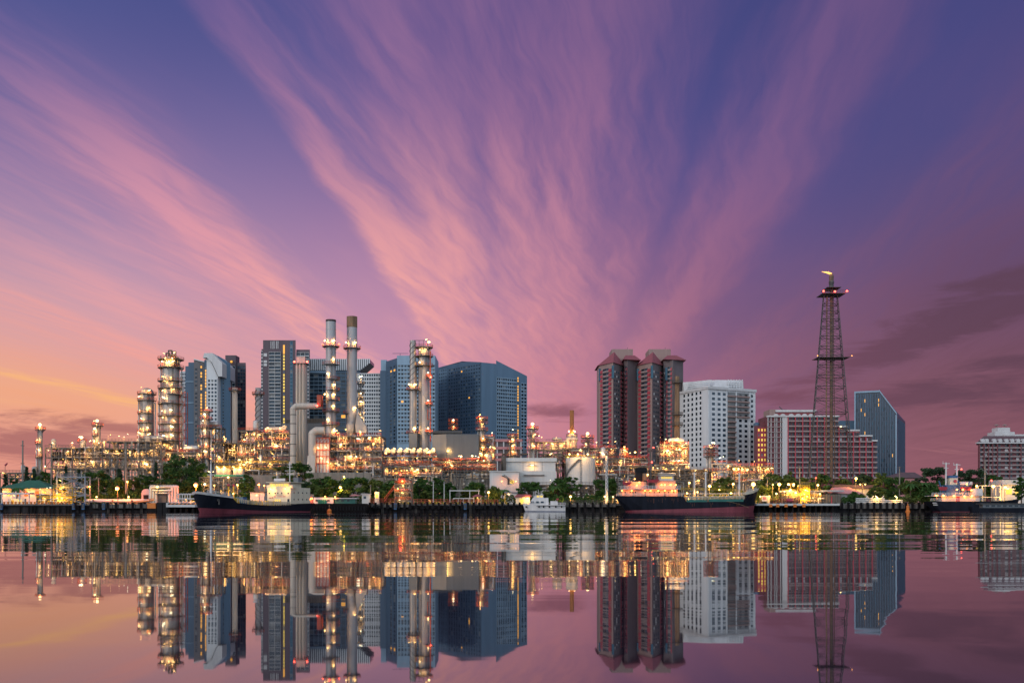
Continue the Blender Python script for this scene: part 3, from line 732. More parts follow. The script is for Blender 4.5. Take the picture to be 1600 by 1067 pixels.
# ---- house with purple roof between trees
Y = 560
h = thing('warehouse', (X(1420,Y), Y, GZ), 'low pink warehouse with purple brown hip roof among trees', 'warehouse')
MB().box(X(1393,Y), X(1441,Y), Y, Y+14, GZ, Z(747,Y)).build('wall', m_pink, h)
r = MB().add([(X(1389,Y),Y-1,Z(746.5,Y)),(X(1444,Y),Y-1,Z(746.5,Y)),(X(1444,Y),Y+16,Z(746.5,Y)),(X(1389,Y),Y+16,Z(746.5,Y)),(X(1414,Y),Y+7,Z(737,Y)),(X(1437,Y),Y+7,Z(737,Y))],
 [(0,1,5,4),(1,2,5),(2,3,4,5),(3,0,4),(3,2,1,0)])
r.build('roof', m_mans, h)
for px in (1414, 1424, 1434): MB().box(X(px,Y), X(px+4,Y), Y-.1, Y-.02, Z(755,Y), Z(750,Y)).build('window', m_glass, h)
# ------------------------------------------------------------------ refinery materials and lamps
m_alu   = mat('aluminium cladding', (.34, .32, .295), .42, .35, var=.18, scale=.5, streak=True)
m_beige = mat('beige paint', (.48, .42, .35), .5, var=.18, scale=.5, streak=True)
m_stack = mat('grey stack steel', (.36, .355, .355), .5, .2, var=.2, scale=.35, streak=True)
m_rusty = mat('rust stained steel', (.19, .1, .05), .8, var=.45, scale=.7, streak=True, col2=(.32, .2, .11))
m_steel = mat('galvanised steel', (.11, .095, .08), .5, .3, var=.25, scale=.5)
m_steeld= mat('dull dark steel', (.07, .066, .064), .6, .2, var=.3, scale=.5)
m_rail  = mat('red oxide railing', (.42, .075, .035), .6, var=.3, scale=.8)
m_ryel  = mat('yellow railing', (.55, .36, .03), .6, var=.2, scale=.8)
m_pipe  = mat('pale pipe paint', (.42, .36, .28), .45, .1, var=.25, scale=.6)
m_pipes = mat('silver pipe cladding', (.5, .48, .45), .35, .5, var=.2, scale=.6)
m_deck  = mat('deck grating', (.1, .09, .08), .8, var=.3, scale=.9)
m_dark  = mat('sooty cooler housing', (.045, .03, .028), .8, var=.4, scale=.5)
m_clad  = mat('grey blue corrugated cladding', (.11, .125, .14), .55, .15, var=.12, scale=.4, streak=True)
m_cladl = mat('light corrugated cladding', (.2, .2, .19), .55, .15, var=.12, scale=.4, streak=True)
m_conc  = mat('stained concrete', (.22, .2, .17), .9, var=.25, scale=.3, streak=True)
m_wpaint= mat('white painted steel', (.52, .52, .5), .5, var=.1, scale=.3, streak=True)
m_green = mat('green paint', (.03, .22, .13), .6, var=.2)
m_black = mat('black paint', (.012, .012, .014), .5, var=.3)
m_orange= mat('orange paint', (.6, .17, .02), .5, var=.2)
m_bluep = mat('blue paint', (.03, .1, .22), .5, var=.2)
WARM, GOLD, SODIUM, REDL = (1, .5, .13), (1, .48, .08), (1, .27, .04), (1, .05, .02)
def lampmat(name, col, s):
    m = mat(name, (.6, .5, .4), .3, emit=col, estr=s)
    try: m.cycles.emission_sampling = 'NONE'
    except Exception: pass
    return m
L_WARM = lampmat('warm lamp glass', (1, .7, .28), 3.4)
L_GOLD = lampmat('golden lamp glass', (1, .62, .12), 3.4)
L_SOD  = lampmat('sodium lamp glass', (1, .34, .045), 4.)
L_RSOD = lampmat('red orange lamp glass', (1, .2, .02), 2.2)
RSOD = (1, .17, .02)
L_COOL = lampmat('cool white lamp glass', (.86, 1, .72), 3.)
L_DIM  = lampmat('dim amber lamp glass', (1, .52, .14), 1.5)
L_RED  = lampmat('red lamp glass', (1, .06, .03), 5.)
_lm = {}
def _mesh(key, m, fn):
    k = key + m.name
    if k not in _lm:
        b = MB(); fn(b); me = bpy.data.meshes.new('lamp'); me.from_pydata(b.v, [], b.f); me.materials.append(m); _lm[k] = me
    return _lm[k]
NL = [0]
def glow(root, p, W, col, aim=(0, 1, -.3), r=.4):
    """the beam of a shielded floodlight, turned on the steelwork and away from the river"""
    l = bpy.data.lights.new('lamp beam', 'SPOT'); l.energy = W; l.color = col; l.shadow_soft_size = r; l.spot_size = R(155); l.spot_blend = .6
    o = bpy.data.objects.new('lamp_beam', l); COL.objects.link(o); o.parent = root
    o.location = Vector(p) - root.location; o.rotation_euler = Vector(aim).to_track_quat('-Z', 'Y').to_euler(); NL[0] += 1
    return o
def lamp(root, p, kind='globe', m=None, s=.5, W=900, col=WARM, off=(0, -1.1, -.3), ang=None, aim=(0, 1, -.3)):
    m = m or L_WARM
    if kind == 'globe': me = _mesh('g', m, lambda b: b.ball((0,0,0), 1, 8, 5, .85))
    else: me = _mesh('t', m, lambda b: b.cone((-1.5,0,0), (1.5,0,0), .42, .42, 6))
    o = bpy.data.objects.new('lamp', me); COL.objects.link(o); o.parent = root
    o.location = Vector(p) - root.location; s *= .84; o.scale = (s, s, s)
    if kind == 'tube': o.rotation_euler = (0, R(28 if ang is None else ang), R(20))
    if W: glow(root, (p[0]+off[0], p[1]+off[1], p[2]+off[2]), W * LAMP_GAIN, col, aim)
    return o
LAMP_GAIN = 1.15

def ring(root, x, y, z, r0, r1, rail=m_rail, a0=0, a1=360, n=16, bracket=True):
    """a round working platform with its railing"""
    d = MB(); rl = MB(); P = []
    full = abs(a1 - a0) >= 359
    k = max(4, int(n * abs(a1 - a0) / 360))
    for i in range(k + (0 if full else 1)):
        t = R(a0 + (a1 - a0) * i / k); P.append((math.cos(t), math.sin(t)))
    for i in range(len(P) if full else len(P) - 1):
        (c0, s0), (c1, s1) = P[i], P[(i+1) % len(P)]
        q = [(x+c0*r0, y+s0*r0), (x+c0*r1, y+s0*r1), (x+c1*r1, y+s1*r1), (x+c1*r0, y+s1*r0)]
        d.hexa([(*v, z-.22) for v in q], [(*v, z) for v in q])
        for h in (.62, 1.25): rl.bar((x+c0*r1, y+s0*r1, z+h), (x+c1*r1, y+s1*r1, z+h), .075)
        if bracket and i % 3 == 0: d.bar((x+c0*r0, y+s0*r0, z-1.6), (x+c0*r1*.97, y+s0*r1*.97, z-.2), .1)
    for c, s_ in P: rl.bar((x+c*r1, y+s_*r1, z), (x+c*r1, y+s_*r1, z+1.25), .075)
    o = d.build('platform', m_deck, root); rl.build('railing', rail, o)
    return o
def ladder(root, x, y, z0, z1, m=m_steeld):
    b = MB(); b.bar((x-.3, y, z0), (x-.3, y, z1), .09); b.bar((x+.3, y, z0), (x+.3, y, z1), .09)
    z = z0 + .5
    while z < z1: b.bar((x-.3, y, z), (x+.3, y, z), .05); z += .9
    return b.build('ladder', m, root)

def column(px, wpx, top, Y, plats, label, m=None, dome=True, risers=2, seed=1, name='distillation_column', lampW=700, rail=m_rail, side=-1, toplamp=False, spread=1.3, taper=1.):
    m = m or m_alu; rn = random.Random(seed)
    x = X(px, Y); r = M(wpx, Y) / 2; zt = Z(top, Y)
    o = thing(name, (x, Y, GZ), label, 'column')
    prof = [(r*taper*1.12, GZ), (r*taper*1.12, GZ+2), (r*taper, GZ+3)]
    zs = zt - (r*.8 if dome else 0); z = GZ + 8; 
    while z < zs - 3:
        f = taper + (1-taper)*(z-GZ)/(zs-GZ); prof += [(r*f, z-.16), (r*f*1.03, z-.15), (r*f*1.03, z+.15), (r*f, z+.16)]; z += 5.2
    prof.append((r, zs))
    if dome: prof += [(r*.93, zs+r*.32), (r*.7, zs+r*.58), (r*.36, zs+r*.75), (r*.1, zs+r*.8)]
    MB().lathe(x, Y, prof, 24).build('shell', m, o)
    for py, a0, a1 in plats:
        z = Z(py, Y); ring(o, x, Y, z, r*1.02, r + spread, rail, a0, a1)
        n = 1 if r < 1.6 else 2
        for i in range(n):
            if rn.random() < .2: continue
            lx = x + (rn.uniform(-.75, .75) * r if n == 1 else (-.55 + 1.1*i + rn.uniform(-.2, .2)) * r)
            ly = Y - math.sqrt(max(.1, (r+.9)**2 - (lx-x)**2))
            lamp(o, (lx, ly, z + 2.3 + rn.uniform(-.9, 1.3)), rn.choice(('globe', 'tube', 'tube')), m=rn.choice((L_WARM, L_WARM, L_GOLD, L_COOL, L_DIM)), s=rn.choice((.28, .36, .45, .55, .68)), W=lampW / n * rn.choice((.8, 1.2, 1.8)), off=(0, -1.0, -.3), ang=rn.choice((-28, 28, 10)))
    pz = [Z(p[0], Y) for p in plats] + [GZ + 2]
    pz.sort()
    for i, (za, zb) in enumerate(zip(pz, pz[1:])):
        sx = x + (.55 if i % 2 else -.45) * r
        ladder(o, sx, Y - math.sqrt(max(.05, r*r - (sx-x)**2)) - .35, za, zb + 1.2)
    for k in range(risers):
        s_ = side if k % 2 == 0 else -side
        rx = x + s_ * (r + .55 + .5*k); zz = zt - rn.uniform(2, 8) - k*5; rr = rn.choice((.28, .35, .45))
        MB().pipe([(x, Y-.2, zz+1.0), (rx, Y-.5, zz+1.0), (rx, Y-.5, GZ+5)], rr, 8).build('riser_pipe', m_pipes, o, True)
    if toplamp: lamp(o, (x, Y-.4, zt+1.5), 'globe', s=.95, W=900)
    return o

def unit(p0, p1, top, Y, depth, label, levels, bays, seed=1, rail=m_rail, pipes=60, lamps=10, lampW=800, vessels=3, name='process_unit', bottom=None, cat='process unit', dense=1., frame=m_steel, pm=None, tubes=.4, tall=0, deckm=m_deck, smin=.4, rails=True):
    """steel frame of several decks filled with pipes and drums"""
    rn = random.Random(seed); x0, x1 = X(p0, Y), X(p1, Y); y0, y1 = Y, Y + depth; zb = GZ if bottom is None else Z(bottom, Y)
    zl = [Z(p, Y) for p in levels]; zt = max([Z(top, Y)] + zl)
    o = thing(name, ((x0+x1)/2, (y0+y1)/2, GZ), label, cat)
    f = MB(); xs = [x0 + (x1-x0)*i/bays for i in range(bays+1)]
    for x in xs:
        for y in (y0, y1): f.cbox(x, y, zb, .5, .5, zt - zb)
    for z in zl:
        for y in (y0, y1): f.box(x0-.3, x1+.3, y-.2, y+.2, z-.55, z-.05)
        for x in xs: f.box(x-.2, x+.2, y0+.25, y1-.25, z-.5, z-.06)
    zz = sorted([zb] + zl)
    for i in range(bays):
        for za, zc in zip(zz, zz[1:]):
            q = rn.random()
            if q < .3: f.bar((xs[i], y0-.1, za), (xs[i+1], y0-.1, zc-.5), .13)
            elif q < .55: f.bar((xs[i], y0-.1, zc-.5), (xs[i+1], y0-.1, za), .13)
            elif q < .75:
                xm = (xs[i]+xs[i+1])/2; f.bar((xs[i], y0-.1, za), (xm, y0-.1, zc-.5), .12); f.bar((xs[i+1], y0-.1, za), (xm, y0-.1, zc-.5), .12)
    f.build('frame', frame, o)
    for z in zl:
        MB().box(x0+.2, x1-.2, y0+.2, y1-.2, z-.05, z+.05).build('deck', deckm, o)
    if rails:
        rl = MB()
        for z in zl:
            for h in (.6, 1.2): rl.bar((x0-.2, y0-.35, z+h), (x1+.2, y0-.35, z+h), .075)
            n = max(2, int((x1-x0)/1.6))
            for k in range(n+1):
                x = x0 + (x1-x0)*k/n; rl.bar((x, y0-.35, z), (x, y0-.35, z+1.2), .07)
        rl.build('railing', rail, o)
    A, B = MB(), MB()
    for k in range(int(pipes*1.6)):
        b = A if rn.random() < .6 else B
        r = rn.choice((.1, .12, .15, .2, .26, .36)); y = rn.uniform(y0-.3, y0 + depth*.7); q = rn.random()
        if q < .42:
            z = rn.uniform(zb+1, zt-.5); xa = rn.uniform(x0, x1); xb = min(x1, xa + rn.uniform(2, (x1-x0)*.7)); b.cone((xa, y, z), (xb, y, z), r, r, 6)
            if rn.random() < .7: b.cone((xb, y, z), (xb, y, max(zb, z - rn.uniform(1, 6))), r, r, 6); b.ball((xb, y, z), r*1.05, 6, 4)
        elif q < .85:
            x = rn.uniform(x0, x1); za = rn.uniform(zb, zt-3); zc = min(zt + (rn.uniform(0, tall) if rn.random() < .35 else 0), za + rn.uniform(2, 9)); b.cone((x, y, za), (x, y, zc), r, r, 6)
            if rn.random() < .5: xb = x + rn.uniform(-3, 3); b.cone((x, y, zc), (xb, y, zc), r, r, 6); b.ball((x, y, zc), r*1.05, 6, 4)
        else:
            x = rn.uniform(x0, x1); z = rn.uniform(zb+1, zt-1); b.ball((x, y, z), rn.uniform(.35, .7), 6, 4); b.cone((x, y-.6, z), (x, y+.6, z), .45, .45, 8)
    A.build('pipework', pm or m_pipe, o); B.build('pipework', m_pipes, o)
    zall = sorted([zb] + zl)
    for k in range(vessels):
        z = rn.choice(zall); y = y0 + depth*rn.uniform(.2, .5); r = rn.uniform(.8, 1.5); v = MB()
        if rn.random() < .5:
            L_ = rn.uniform(3, min(9, (x1-x0)*.5)); x = rn.uniform(x0+1, x1-L_-.5); zc = z + r + .5
            v.cone((x, y, zc), (x+L_, y, zc), r, r, 14); v.ball((x, y, zc), r*.99, 12, 7); v.ball((x+L_, y, zc), r*.99, 12, 7)
            v.box(x+.5, x+1, y-r*.7, y+r*.7, z, zc-r*.6); v.box(x+L_-1, x+L_-.5, y-r*.7, y+r*.7, z, zc-r*.6)
        else:
            h = rn.uniform(3, 6); x = rn.uniform(x0+1, x1-1); v.lathe(x, y, [(r*.8, z), (r, z+.4), (r, z+h), (r*.75, z+h+r*.4), (r*.2, z+h+r*.6)], 14)
        v.build('vessel', rn.choice((m_beige, m_alu, m_pipes)), o)
    for k in range(lamps):
        z = rn.choice(zall) + rn.uniform(1.8, 3.4); x = x0 + (x1-x0)*((k + rn.uniform(.1, .9))/lamps)
        lamp(o, (x, y0 - rn.uniform(.2, .8), z), 'tube' if rn.random() < tubes else 'globe', m=rn.choice((L_GOLD, L_GOLD, L_WARM, L_WARM, L_WARM, L_DIM, L_DIM, L_COOL)), s=smin*rn.choice((.45, .55, .7, .8, 1.0, 1.45)), W=lampW*rn.choice((.5, .8, 1.1, 1.6)), off=(0, -.2 if rn.random() < .5 else -1.6, -.4), ang=rn.choice((-30, 25, 5)))
    for k in range(max(1, lamps//2)):      # extra lamps added under the decks, to wash the inside with golden light
        z = rn.choice(zl or [zt]) - .9; x = x0 + (x1-x0)*((k + rn.uniform(.1, .9))/max(1, lamps//2)); y = y0 + depth*rn.uniform(.15, .5)
        lamp(o, (x, y, z), 'tube', m=L_GOLD, s=smin*.6, W=lampW*1.2, off=(0, 0, -.5), aim=(rn.uniform(-.3, .3), .35, -1))
    return o

# ------------------------------------------------------------------ tall columns, left to right
column(63, 7, 668, 505, [(671,0,360),(693,120,300),(714,150,330)], 'slim grey column with a bright lamp on top, leftmost of the plant', toplamp=True, seed=2, risers=1)
column(128, 5.5, 688, 512, [(690,0,360),(712,140,320)], 'short thin column with one globe lamp, second from the left', seed=3, risers=1, toplamp=True)
column(152.5, 9, 662, 506, [(665,0,360),(681,90,300),(694,120,320),(720,120,330)], 'slim column with lamps at its head, right of the short thin one', seed=4, toplamp=True)
c = column(229.5, 21, 606, 530, [(616,0,360),(626,150,390),(646,150,330),(661,150,330),(675,150,330),(686,0,360)], 'stout round topped column with rows of golden lamps, left of the tallest column', seed=5, lampW=1000)
column(267, 26, 556, 515, [(562,0,360),(575,0,360),(596,170,370),(607,0,360),(617,270,400),(631,0,360),(650,0,360),(663,180,360),(675,0,360),(689,160,380),(705,180,370)],
       'tallest distillation column, ringed by many lit platforms', seed=6, risers=4, lampW=850, spread=2.2)
# crown pipes of the tallest column
o = [q for q in bpy.data.objects if q.get('label', '').startswith('tallest distillation')][0]
Y = 515; v = MB()
for k, (a, t) in enumerate(((258, 566), (262, 553), (266, 549), (272, 551), (276, 560), (270, 556))): v.pipe([(X(a,Y), Y-2-k*.2, Z(575,Y)), (X(a,Y), Y-2-k*.2, Z(t,Y)), (X(a+5,Y), Y-2-k*.2, Z(t,Y)), (X(a+5,Y), Y-2-k*.2, Z(574,Y))], .38, 8)
v.build('overhead_pipe', m_steeld, o, True)
v = MB().pipe([(X(281,Y), Y-1, Z(560,Y)), (X(281,Y), Y-1, Z(572,Y)), (X(286,Y), Y-1, Z(579,Y))], .45).pipe([(X(285,Y), Y-1, Z(579,Y)), (X(285,Y), Y-1, Z(700,Y))], .3).pipe([(X(251,Y), Y, Z(556,Y)), (X(251,Y), Y, Z(620,Y))], .2)
v.build('downcomer', m_alu, o, True)
for k in range(4): lamp(o, (X(259+k*5.3,Y), Y-5.5, Z(567-(k%2)*5,Y)), 'globe', s=.5, W=900)
# stair frame on its right flank
fr = MB(); x0, x1 = X(281.5,Y), X(290,Y)
for x in (x0, x1):
    for y in (Y-1, Y+3): fr.cbox(x, y, GZ, .3, .3, Z(612,Y)-GZ)
z = Z(735,Y); k = 0
while z < Z(613,Y):
    fr.box(x0, x1, Y-1.1, Y+3.1, z-.15, z); fr.bar((x0 if k%2 else x1, Y-1.2, z), (x1 if k%2 else x0, Y-1.2, min(Z(612,Y), z+4.2)), .14); z += 4.2; k += 1
fr.build('stair_frame', m_rail, o)

Y = 495
o = column(322, 10, 640, Y, [(643,0,360),(655,0,360),(668,150,360),(684,0,360),(700,150,330),(716,0,360)], 'slender column inside a red lattice frame, before the white apartment tower', seed=8, rail=m_rail)
unit(309, 346, 668, 498, 6, 'lattice frame of red railings around the slender column', [668, 690, 706, 722], 4, seed=81, pipes=70, lamps=8, vessels=2, tall=5)

def stack(px, w, top, Y, label, bands=(), rings=(), m=None, base=None, capm=None, caph=0, spiral=0, rail=m_rail, redlamp=(), lampW=900, w2=None):
    m = m or m_stack; x = X(px, Y); r = M(w, Y)/2; r2 = M(w2, Y)/2 if w2 else r
    o = thing('chimney_stack', (x, Y, GZ), label, 'chimney')
    zt = Z(top, Y); prof = [(r2, GZ)]
    zc = zt - M(caph, Y)
    for py in sorted(bands, reverse=True):
        z = Z(py, Y)
        rr = r2 + (r - r2) * (z-GZ)/(zt-GZ); prof += [(rr, z-.22), (rr*1.035, z-.2), (rr*1.035, z+.2), (rr, z+.22)]
    prof += [(r, zc)]
    if not caph: prof += [(r, zt), (r*.86, zt), (r*.86, zt-1.2)]
    MB().lathe(x, Y, prof, 28).build('shaft', m, o)
    if caph: MB().lathe(x, Y, [(r*1.03, zc+.01), (r*1.03, zt), (r*.88, zt), (r*.88, zt-1.5)], 28).build('cap', capm or m_rusty, o)
    if spiral:
        b = MB(); za, zb = Z(spiral, Y), zt - 1; n = 60
        for s_ in range(3):
            P = [(x + math.cos(t*.32+s_*2.1)*r*1.06, Y + math.sin(t*.32+s_*2.1)*r*1.06, za + (zb-za)*t/n) for t in range(n+1)]
            for a, c in zip(P, P[1:]): b.bar(a, c, .16)
        b.build('strake', m_steeld, o)
    for ri, (py, a0, a1) in enumerate(rings):
        z = Z(py, Y); ring(o, x, Y, z, r*1.03, r+1.7, rail, a0, a1)
        for sx in ((-.7, .55), (.5,), (-.35,), (.6,))[ri % 4] if lampW else ():
            lamp(o, (x+sx*(r+1.1), Y-r*.75-.6, z+2.6), 'globe' if sx < 0 else 'tube', s=.5, W=lampW, off=(0, -.5, -.2))
    for py in redlamp:
        for sx in (-1, 0, 1): lamp(o, (x+sx*(r+1.5), Y-(1.9+r if sx == 0 else 0), Z(py,Y)+.9), 'globe', m=L_RED, s=.62, W=350, col=REDL, off=(0, -.8, .2))
    return o

stack(367, 8.5, 606, 540, 'short beige stack with a dark rim, left of the scaffolded one', bands=(620, 640, 660), m=m_beige, rings=((610,0,360),), lampW=0)
stack(403.5, 9, 606, 545, 'grey stack wrapped by cross bracing, behind the lit process decks', bands=(616, 650, 670), spiral=690, rings=((616,0,360),), lampW=0)
Y = 478
o = stack(517, 15.5, 500, Y, 'tall grey stack with a red lamp ring, left one of the pair', bands=(515, 551, 592, 615, 640, 663), caph=3, capm=m_dark,
      rings=((541.5,0,360),(570,200,380),(593,250,400),(610,250,400),(625,250,400),(643,0,360),(664,0,360),(682,0,360)), redlamp=(541,))
ladder(o, X(520,Y), Y-M(8,Y)-.2, Z(690,Y), Z(543,Y))
o = stack(550, 16, 495, Y+6, 'tall grey stack with a rusty mouth, right one of the pair', bands=(530, 560, 576, 595, 611, 627, 642), caph=17,
      rings=((544.5,0,360),(646,150,240)))
MB().lathe(X(547,Y), Y+1, [(M(11,Y)*.4, Z(682,Y)), (M(11,Y)*.62, Z(672,Y)), (M(11,Y)*.62, Z(664,Y)), (M(11,Y)*.35, Z(659,Y))], 16).build('hopper', m_alu, o)
MB().prism([(X(558,Y), Z(645,Y)), (X(573,Y), Z(668,Y)), (X(573,Y), Z(676,Y)), (X(556,Y), Z(676,Y)), (X(555,Y), Z(664,Y))], Y, Y+5).build('flue_duct', m_alu, o)
Y = 488
o = column(564, 3, 592, Y, [(600,0,360),(613,0,360),(625,0,360),(637,0,360),(652,0,360),(662,0,360)], 'thin lit riser with small platforms, right of the rusty mouthed stack', seed=11, lampW=600, rail=m_steel, m=m_pipes)
# boxy beige flue with red beacons
Y = 520
o = thing('flue_column', (X(469,Y), Y, GZ), 'boxy beige flue with twin ribs and two red beacons', 'chimney')
MB().box(X(462,Y), X(477,Y), Y, Y+5, GZ, Z(565,Y)).box(X(463,Y), X(476,Y), Y+.5, Y+4.5, Z(565,Y), Z(557,Y)).build('casing', m_beige, o)
v = MB(); [v.cone((X(p,Y), Y-.3, GZ), (X(p,Y), Y-.3, Z(568,Y)), .5, .5, 8) for p in (464, 469, 474)]; v.build('rib', m_beige, o)
MB().box(X(459,Y), X(480,Y), Y-1.2, Y+6, Z(568.4,Y), Z(567.6,Y)).build('platform', m_deck, o)
for px in (461, 481): lamp(o, (X(px,Y), Y-1.6, Z(566,Y)), 'globe', m=L_RED, s=.75, W=500, col=REDL, off=(0,-.7,.2))
# big ducts
Y = 474
o = thing('flue_duct', (X(458,Y), Y, GZ), 'thick beige duct rising and bending right to the left tall stack', 'duct')
r = M(4.8, Y)
MB().pipe([(X(458,Y), Y, GZ), (X(458,Y), Y, Z(639,Y)), (X(463,Y), Y, Z(634.5,Y)), (X(503,Y), Y, Z(634.5,Y))], r, 20).build('duct', m_beige, o, False)
v = MB(); [v.lathe(X(458,Y), Y, [(r, Z(p,Y)-.2), (r*1.06, Z(p,Y)-.18), (r*1.06, Z(p,Y)+.18), (r, Z(p,Y)+.2)], 20) for p in (648, 662, 678, 694, 712)]; v.build('flange', m_steel, o)
MB().box(X(497,Y), X(503,Y), Y-3, Y+3, Z(636,Y), Z(618,Y)).build('damper', m_rail, o)
lamp(o, (X(498,Y), Y-3.6, Z(635,Y)), 'globe', m=L_RED, s=.7, W=700, col=REDL, off=(0,-.5,0))
Y = 470
o = thing('flue_duct', (X(488,Y), Y, GZ), 'fat pale elbow duct left of the furnace frame', 'duct')
r = M(6.2, Y)
MB().pipe([(X(488,Y), Y, Z(735,Y)), (X(488,Y), Y, Z(678,Y)), (X(494,Y), Y, Z(673,Y)), (X(507,Y), Y, Z(673,Y))], r, 20).build('duct', m_beige, o)
MB().hexa([(X(478,Y), Y-4, GZ), (X(492,Y), Y-4, GZ), (X(492,Y), Y+4, GZ), (X(478,Y), Y+4, GZ)], [(X(482,Y), Y-2, Z(712,Y)), (X(494,Y), Y-2, Z(712,Y)), (X(494,Y), Y+2, Z(712,Y)), (X(482,Y), Y+2, Z(712,Y))]).build('hopper', m_beige, o)
# spiral banded stack and its neighbour column
Y = 500
stack(645, 9, 532, Y, 'pale stack with spiral bands, left of the railed column', bands=(610, 654), spiral=612, rings=((609,0,360),(677,0,360)), w2=12, m=m_alu)
o = column(662, 16.5, 540, Y+2, [(543,0,360),(557,0,360),(572,0,360)], 'grey vertical vessel with lit head platform, right of the spiral banded stack', seed=14, dome=True, risers=2, m=m_stack, lampW=1100, spread=2.0, side=1)
v = MB(); v.pipe([(X(673,Y), Y-2, Z(690,Y)), (X(673,Y), Y-2, Z(550,Y))], .32, 8); v.pipe([(X(669,Y), Y-3, Z(640,Y)), (X(669,Y), Y-3, Z(656,Y)), (X(676,Y), Y-3, Z(656,Y))], .2); v.build('red_riser', m_rail, o)
for py in (590, 633, 676): 
    ring(o, X(671,Y), Y-2, Z(py,Y), .3, 1.7); lamp(o, (X(670,Y), Y-4.2, Z(py-6,Y)), 'globe', s=.55, W=1000)
lamp(o, (X(674,Y), Y-4, Z(591,Y)), 'globe', m=L_RED, s=.7, W=300, col=REDL)
v = MB(); [v.bar((X(a,Y), Y-4, Z(546,Y)), (X(a,Y), Y-4, Z(534,Y)), .12) for a in (650,656,663,669)]; v.bar((X(648,Y), Y-4, Z(534,Y)), (X(672,Y), Y-4, Z(534,Y)), .12); v.build('davit_frame', m_steeld, o)
lamp(o, (X(671,Y), Y-3, Z(536,Y)), 'globe', s=.8, W=700)
MB().box(X(640,Y), X(652.5,Y), Y-3, Y+3, Z(700,Y), Z(678,Y)).build('junction_house', m_cladl, o)

# ------------------------------------------------------------------ sheds and tanks
def corr(b, x0, x1, y, z0, z1, step=.9):
    x = x0
    while x < x1: b.box(x, min(x1, x+step*.5), y-.12, y+.02, z0, z1); x += step
Y = 535
o = thing('turbine_hall', (X(478,Y), Y, GZ), 'grey corrugated hall with a finned roof vent, behind the thick bent duct', 'shed')
MB().box(X(440,Y), X(512,Y), Y, Y+20, GZ, Z(661,Y)).build('wall', m_clad, o)
b = MB(); corr(b, X(440,Y), X(512,Y), Y, Z(740,Y), Z(661,Y)); b.build('cladding', m_clad, o)
b = MB(); b.prism([(X(443,Y), Z(661,Y)), (X(443,Y), Z(655,Y)), (X(507,Y), Z(652.5,Y)), (X(507,Y), Z(661,Y))], Y+3, Y+12)
for k in range(26): b.box(X(444+k*2.4,Y), X(445.2+k*2.4,Y), Y+2, Y+3, Z(660,Y), Z(654.5-k*.07,Y))
b.build('roof_vent', m_steel, o)
Y = 478
o = thing('boiler_house', (X(710,Y), Y, GZ), 'tall grey blue corrugated house on legs, right of the railed vessels', 'shed')
MB().box(X(697.5,Y), X(748,Y), Y, Y+16, Z(717.5,Y), Z(678,Y)).build('wall', m_clad, o)
b = MB(); corr(b, X(697.6,Y), X(748,Y), Y, Z(717,Y), Z(678.5,Y), 1.2); b.build('cladding', m_clad, o)
MB().plan([(X(697.5,Y)-.05, Y), (X(697.5,Y)-.05, Y+16), (X(674,Y)+2, Y+16), (X(674,Y), Y+5)], Z(717.5,Y), Z(678,Y)).build('side_wall', m_cladl, o)
v = MB(); v.cone((X(674,Y), Y+8, Z(674,Y)), (X(721,Y), Y+8, Z(674,Y)), M(3.2,Y), M(3.2,Y), 14)
v.build('header_pipe', m_steeld, o)
v = MB()
for k in range(20): v.cone((X(675+k*2.3,Y), Y+8, Z(674,Y)), (X(675.9+k*2.3,Y), Y+8, Z(674,Y)), M(3.7,Y), M(3.7,Y), 14)
v.build('header_fin', m_steel, o)['kind'] = 'stuff'
[MB().cbox(X(p,Y), Y+y, GZ, .6, .6, Z(717.5,Y)-GZ).build('leg', m_steeld, o) for p in (677, 700, 723, 747) for y in (.4, 15)]
lamp(o, (X(699.5,Y), Y-1.2, Z(705,Y)), 'globe', m=L_GOLD, s=.5, W=1500, off=(.3, -.2, .3))
column(708, 5, 655, 520, [(658,0,360),(664,0,360),(671,0,360)], 'short lit column head showing above the grey blue boiler house', seed=21, lampW=800, risers=1, spread=1.6)

Y = 476
o = thing('control_building', (X(820,Y), Y, GZ), 'large plain white control building with one wall lamp', 'building')
MB().box(X(789,Y), X(868,Y), Y, Y+22, GZ, Z(716,Y)).build('wall', m_wpaint, o)
MB().box(X(789,Y)-.6, X(870,Y), Y-.9, Y+23, Z(721,Y), Z(715.2,Y)).build('roof_edge', m_wpaint, o)
b = MB(); [b.box(X(p,Y), X(p,Y)+.12, Y-.06, Y-.01, Z(736,Y), Z(722,Y)) for p in (817, 835, 847)]; b.box(X(817,Y), X(847,Y), Y-.06, Y-.01, Z(736,Y), Z(735.6,Y)); b.build('panel_joint', m_steel, o)
MB().plan([(X(812,Y), Y-6), (X(868.4,Y), Y-6), (X(868.4,Y), Y-.1), (X(812,Y), Y-.1)], GZ, Z(736.5,Y)).build('annex', m_wpaint, o)
MB().box(X(818,Y), X(850,Y), Y-6.8, Y-6.05, Z(743.5,Y), Z(742.3,Y)).build('canopy', m_steel, o)
MB().box(X(824,Y), X(838,Y), Y-1, Y-.2, Z(728,Y), Z(727.4,Y)).build('lamp_bracket', m_steel, o)
lamp(o, (X(831.5,Y), Y-1.5, Z(727,Y)), 'tube', s=.55, W=700, ang=0)
MB().lathe(X(787,Y), Y-1, [(1.1, Z(736,Y)), (1.1, Z(713,Y))], 14).build('vent_pipe', m_steel, o)
Y = 462
o = thing('annex_building', (X(788,Y), Y, GZ), 'peach lit annex with outside stairs, left of the white control building', 'building')
MB().box(X(765,Y), X(811,Y), Y, Y+7, GZ, Z(737,Y)).build('wall', m_wpaint, o)
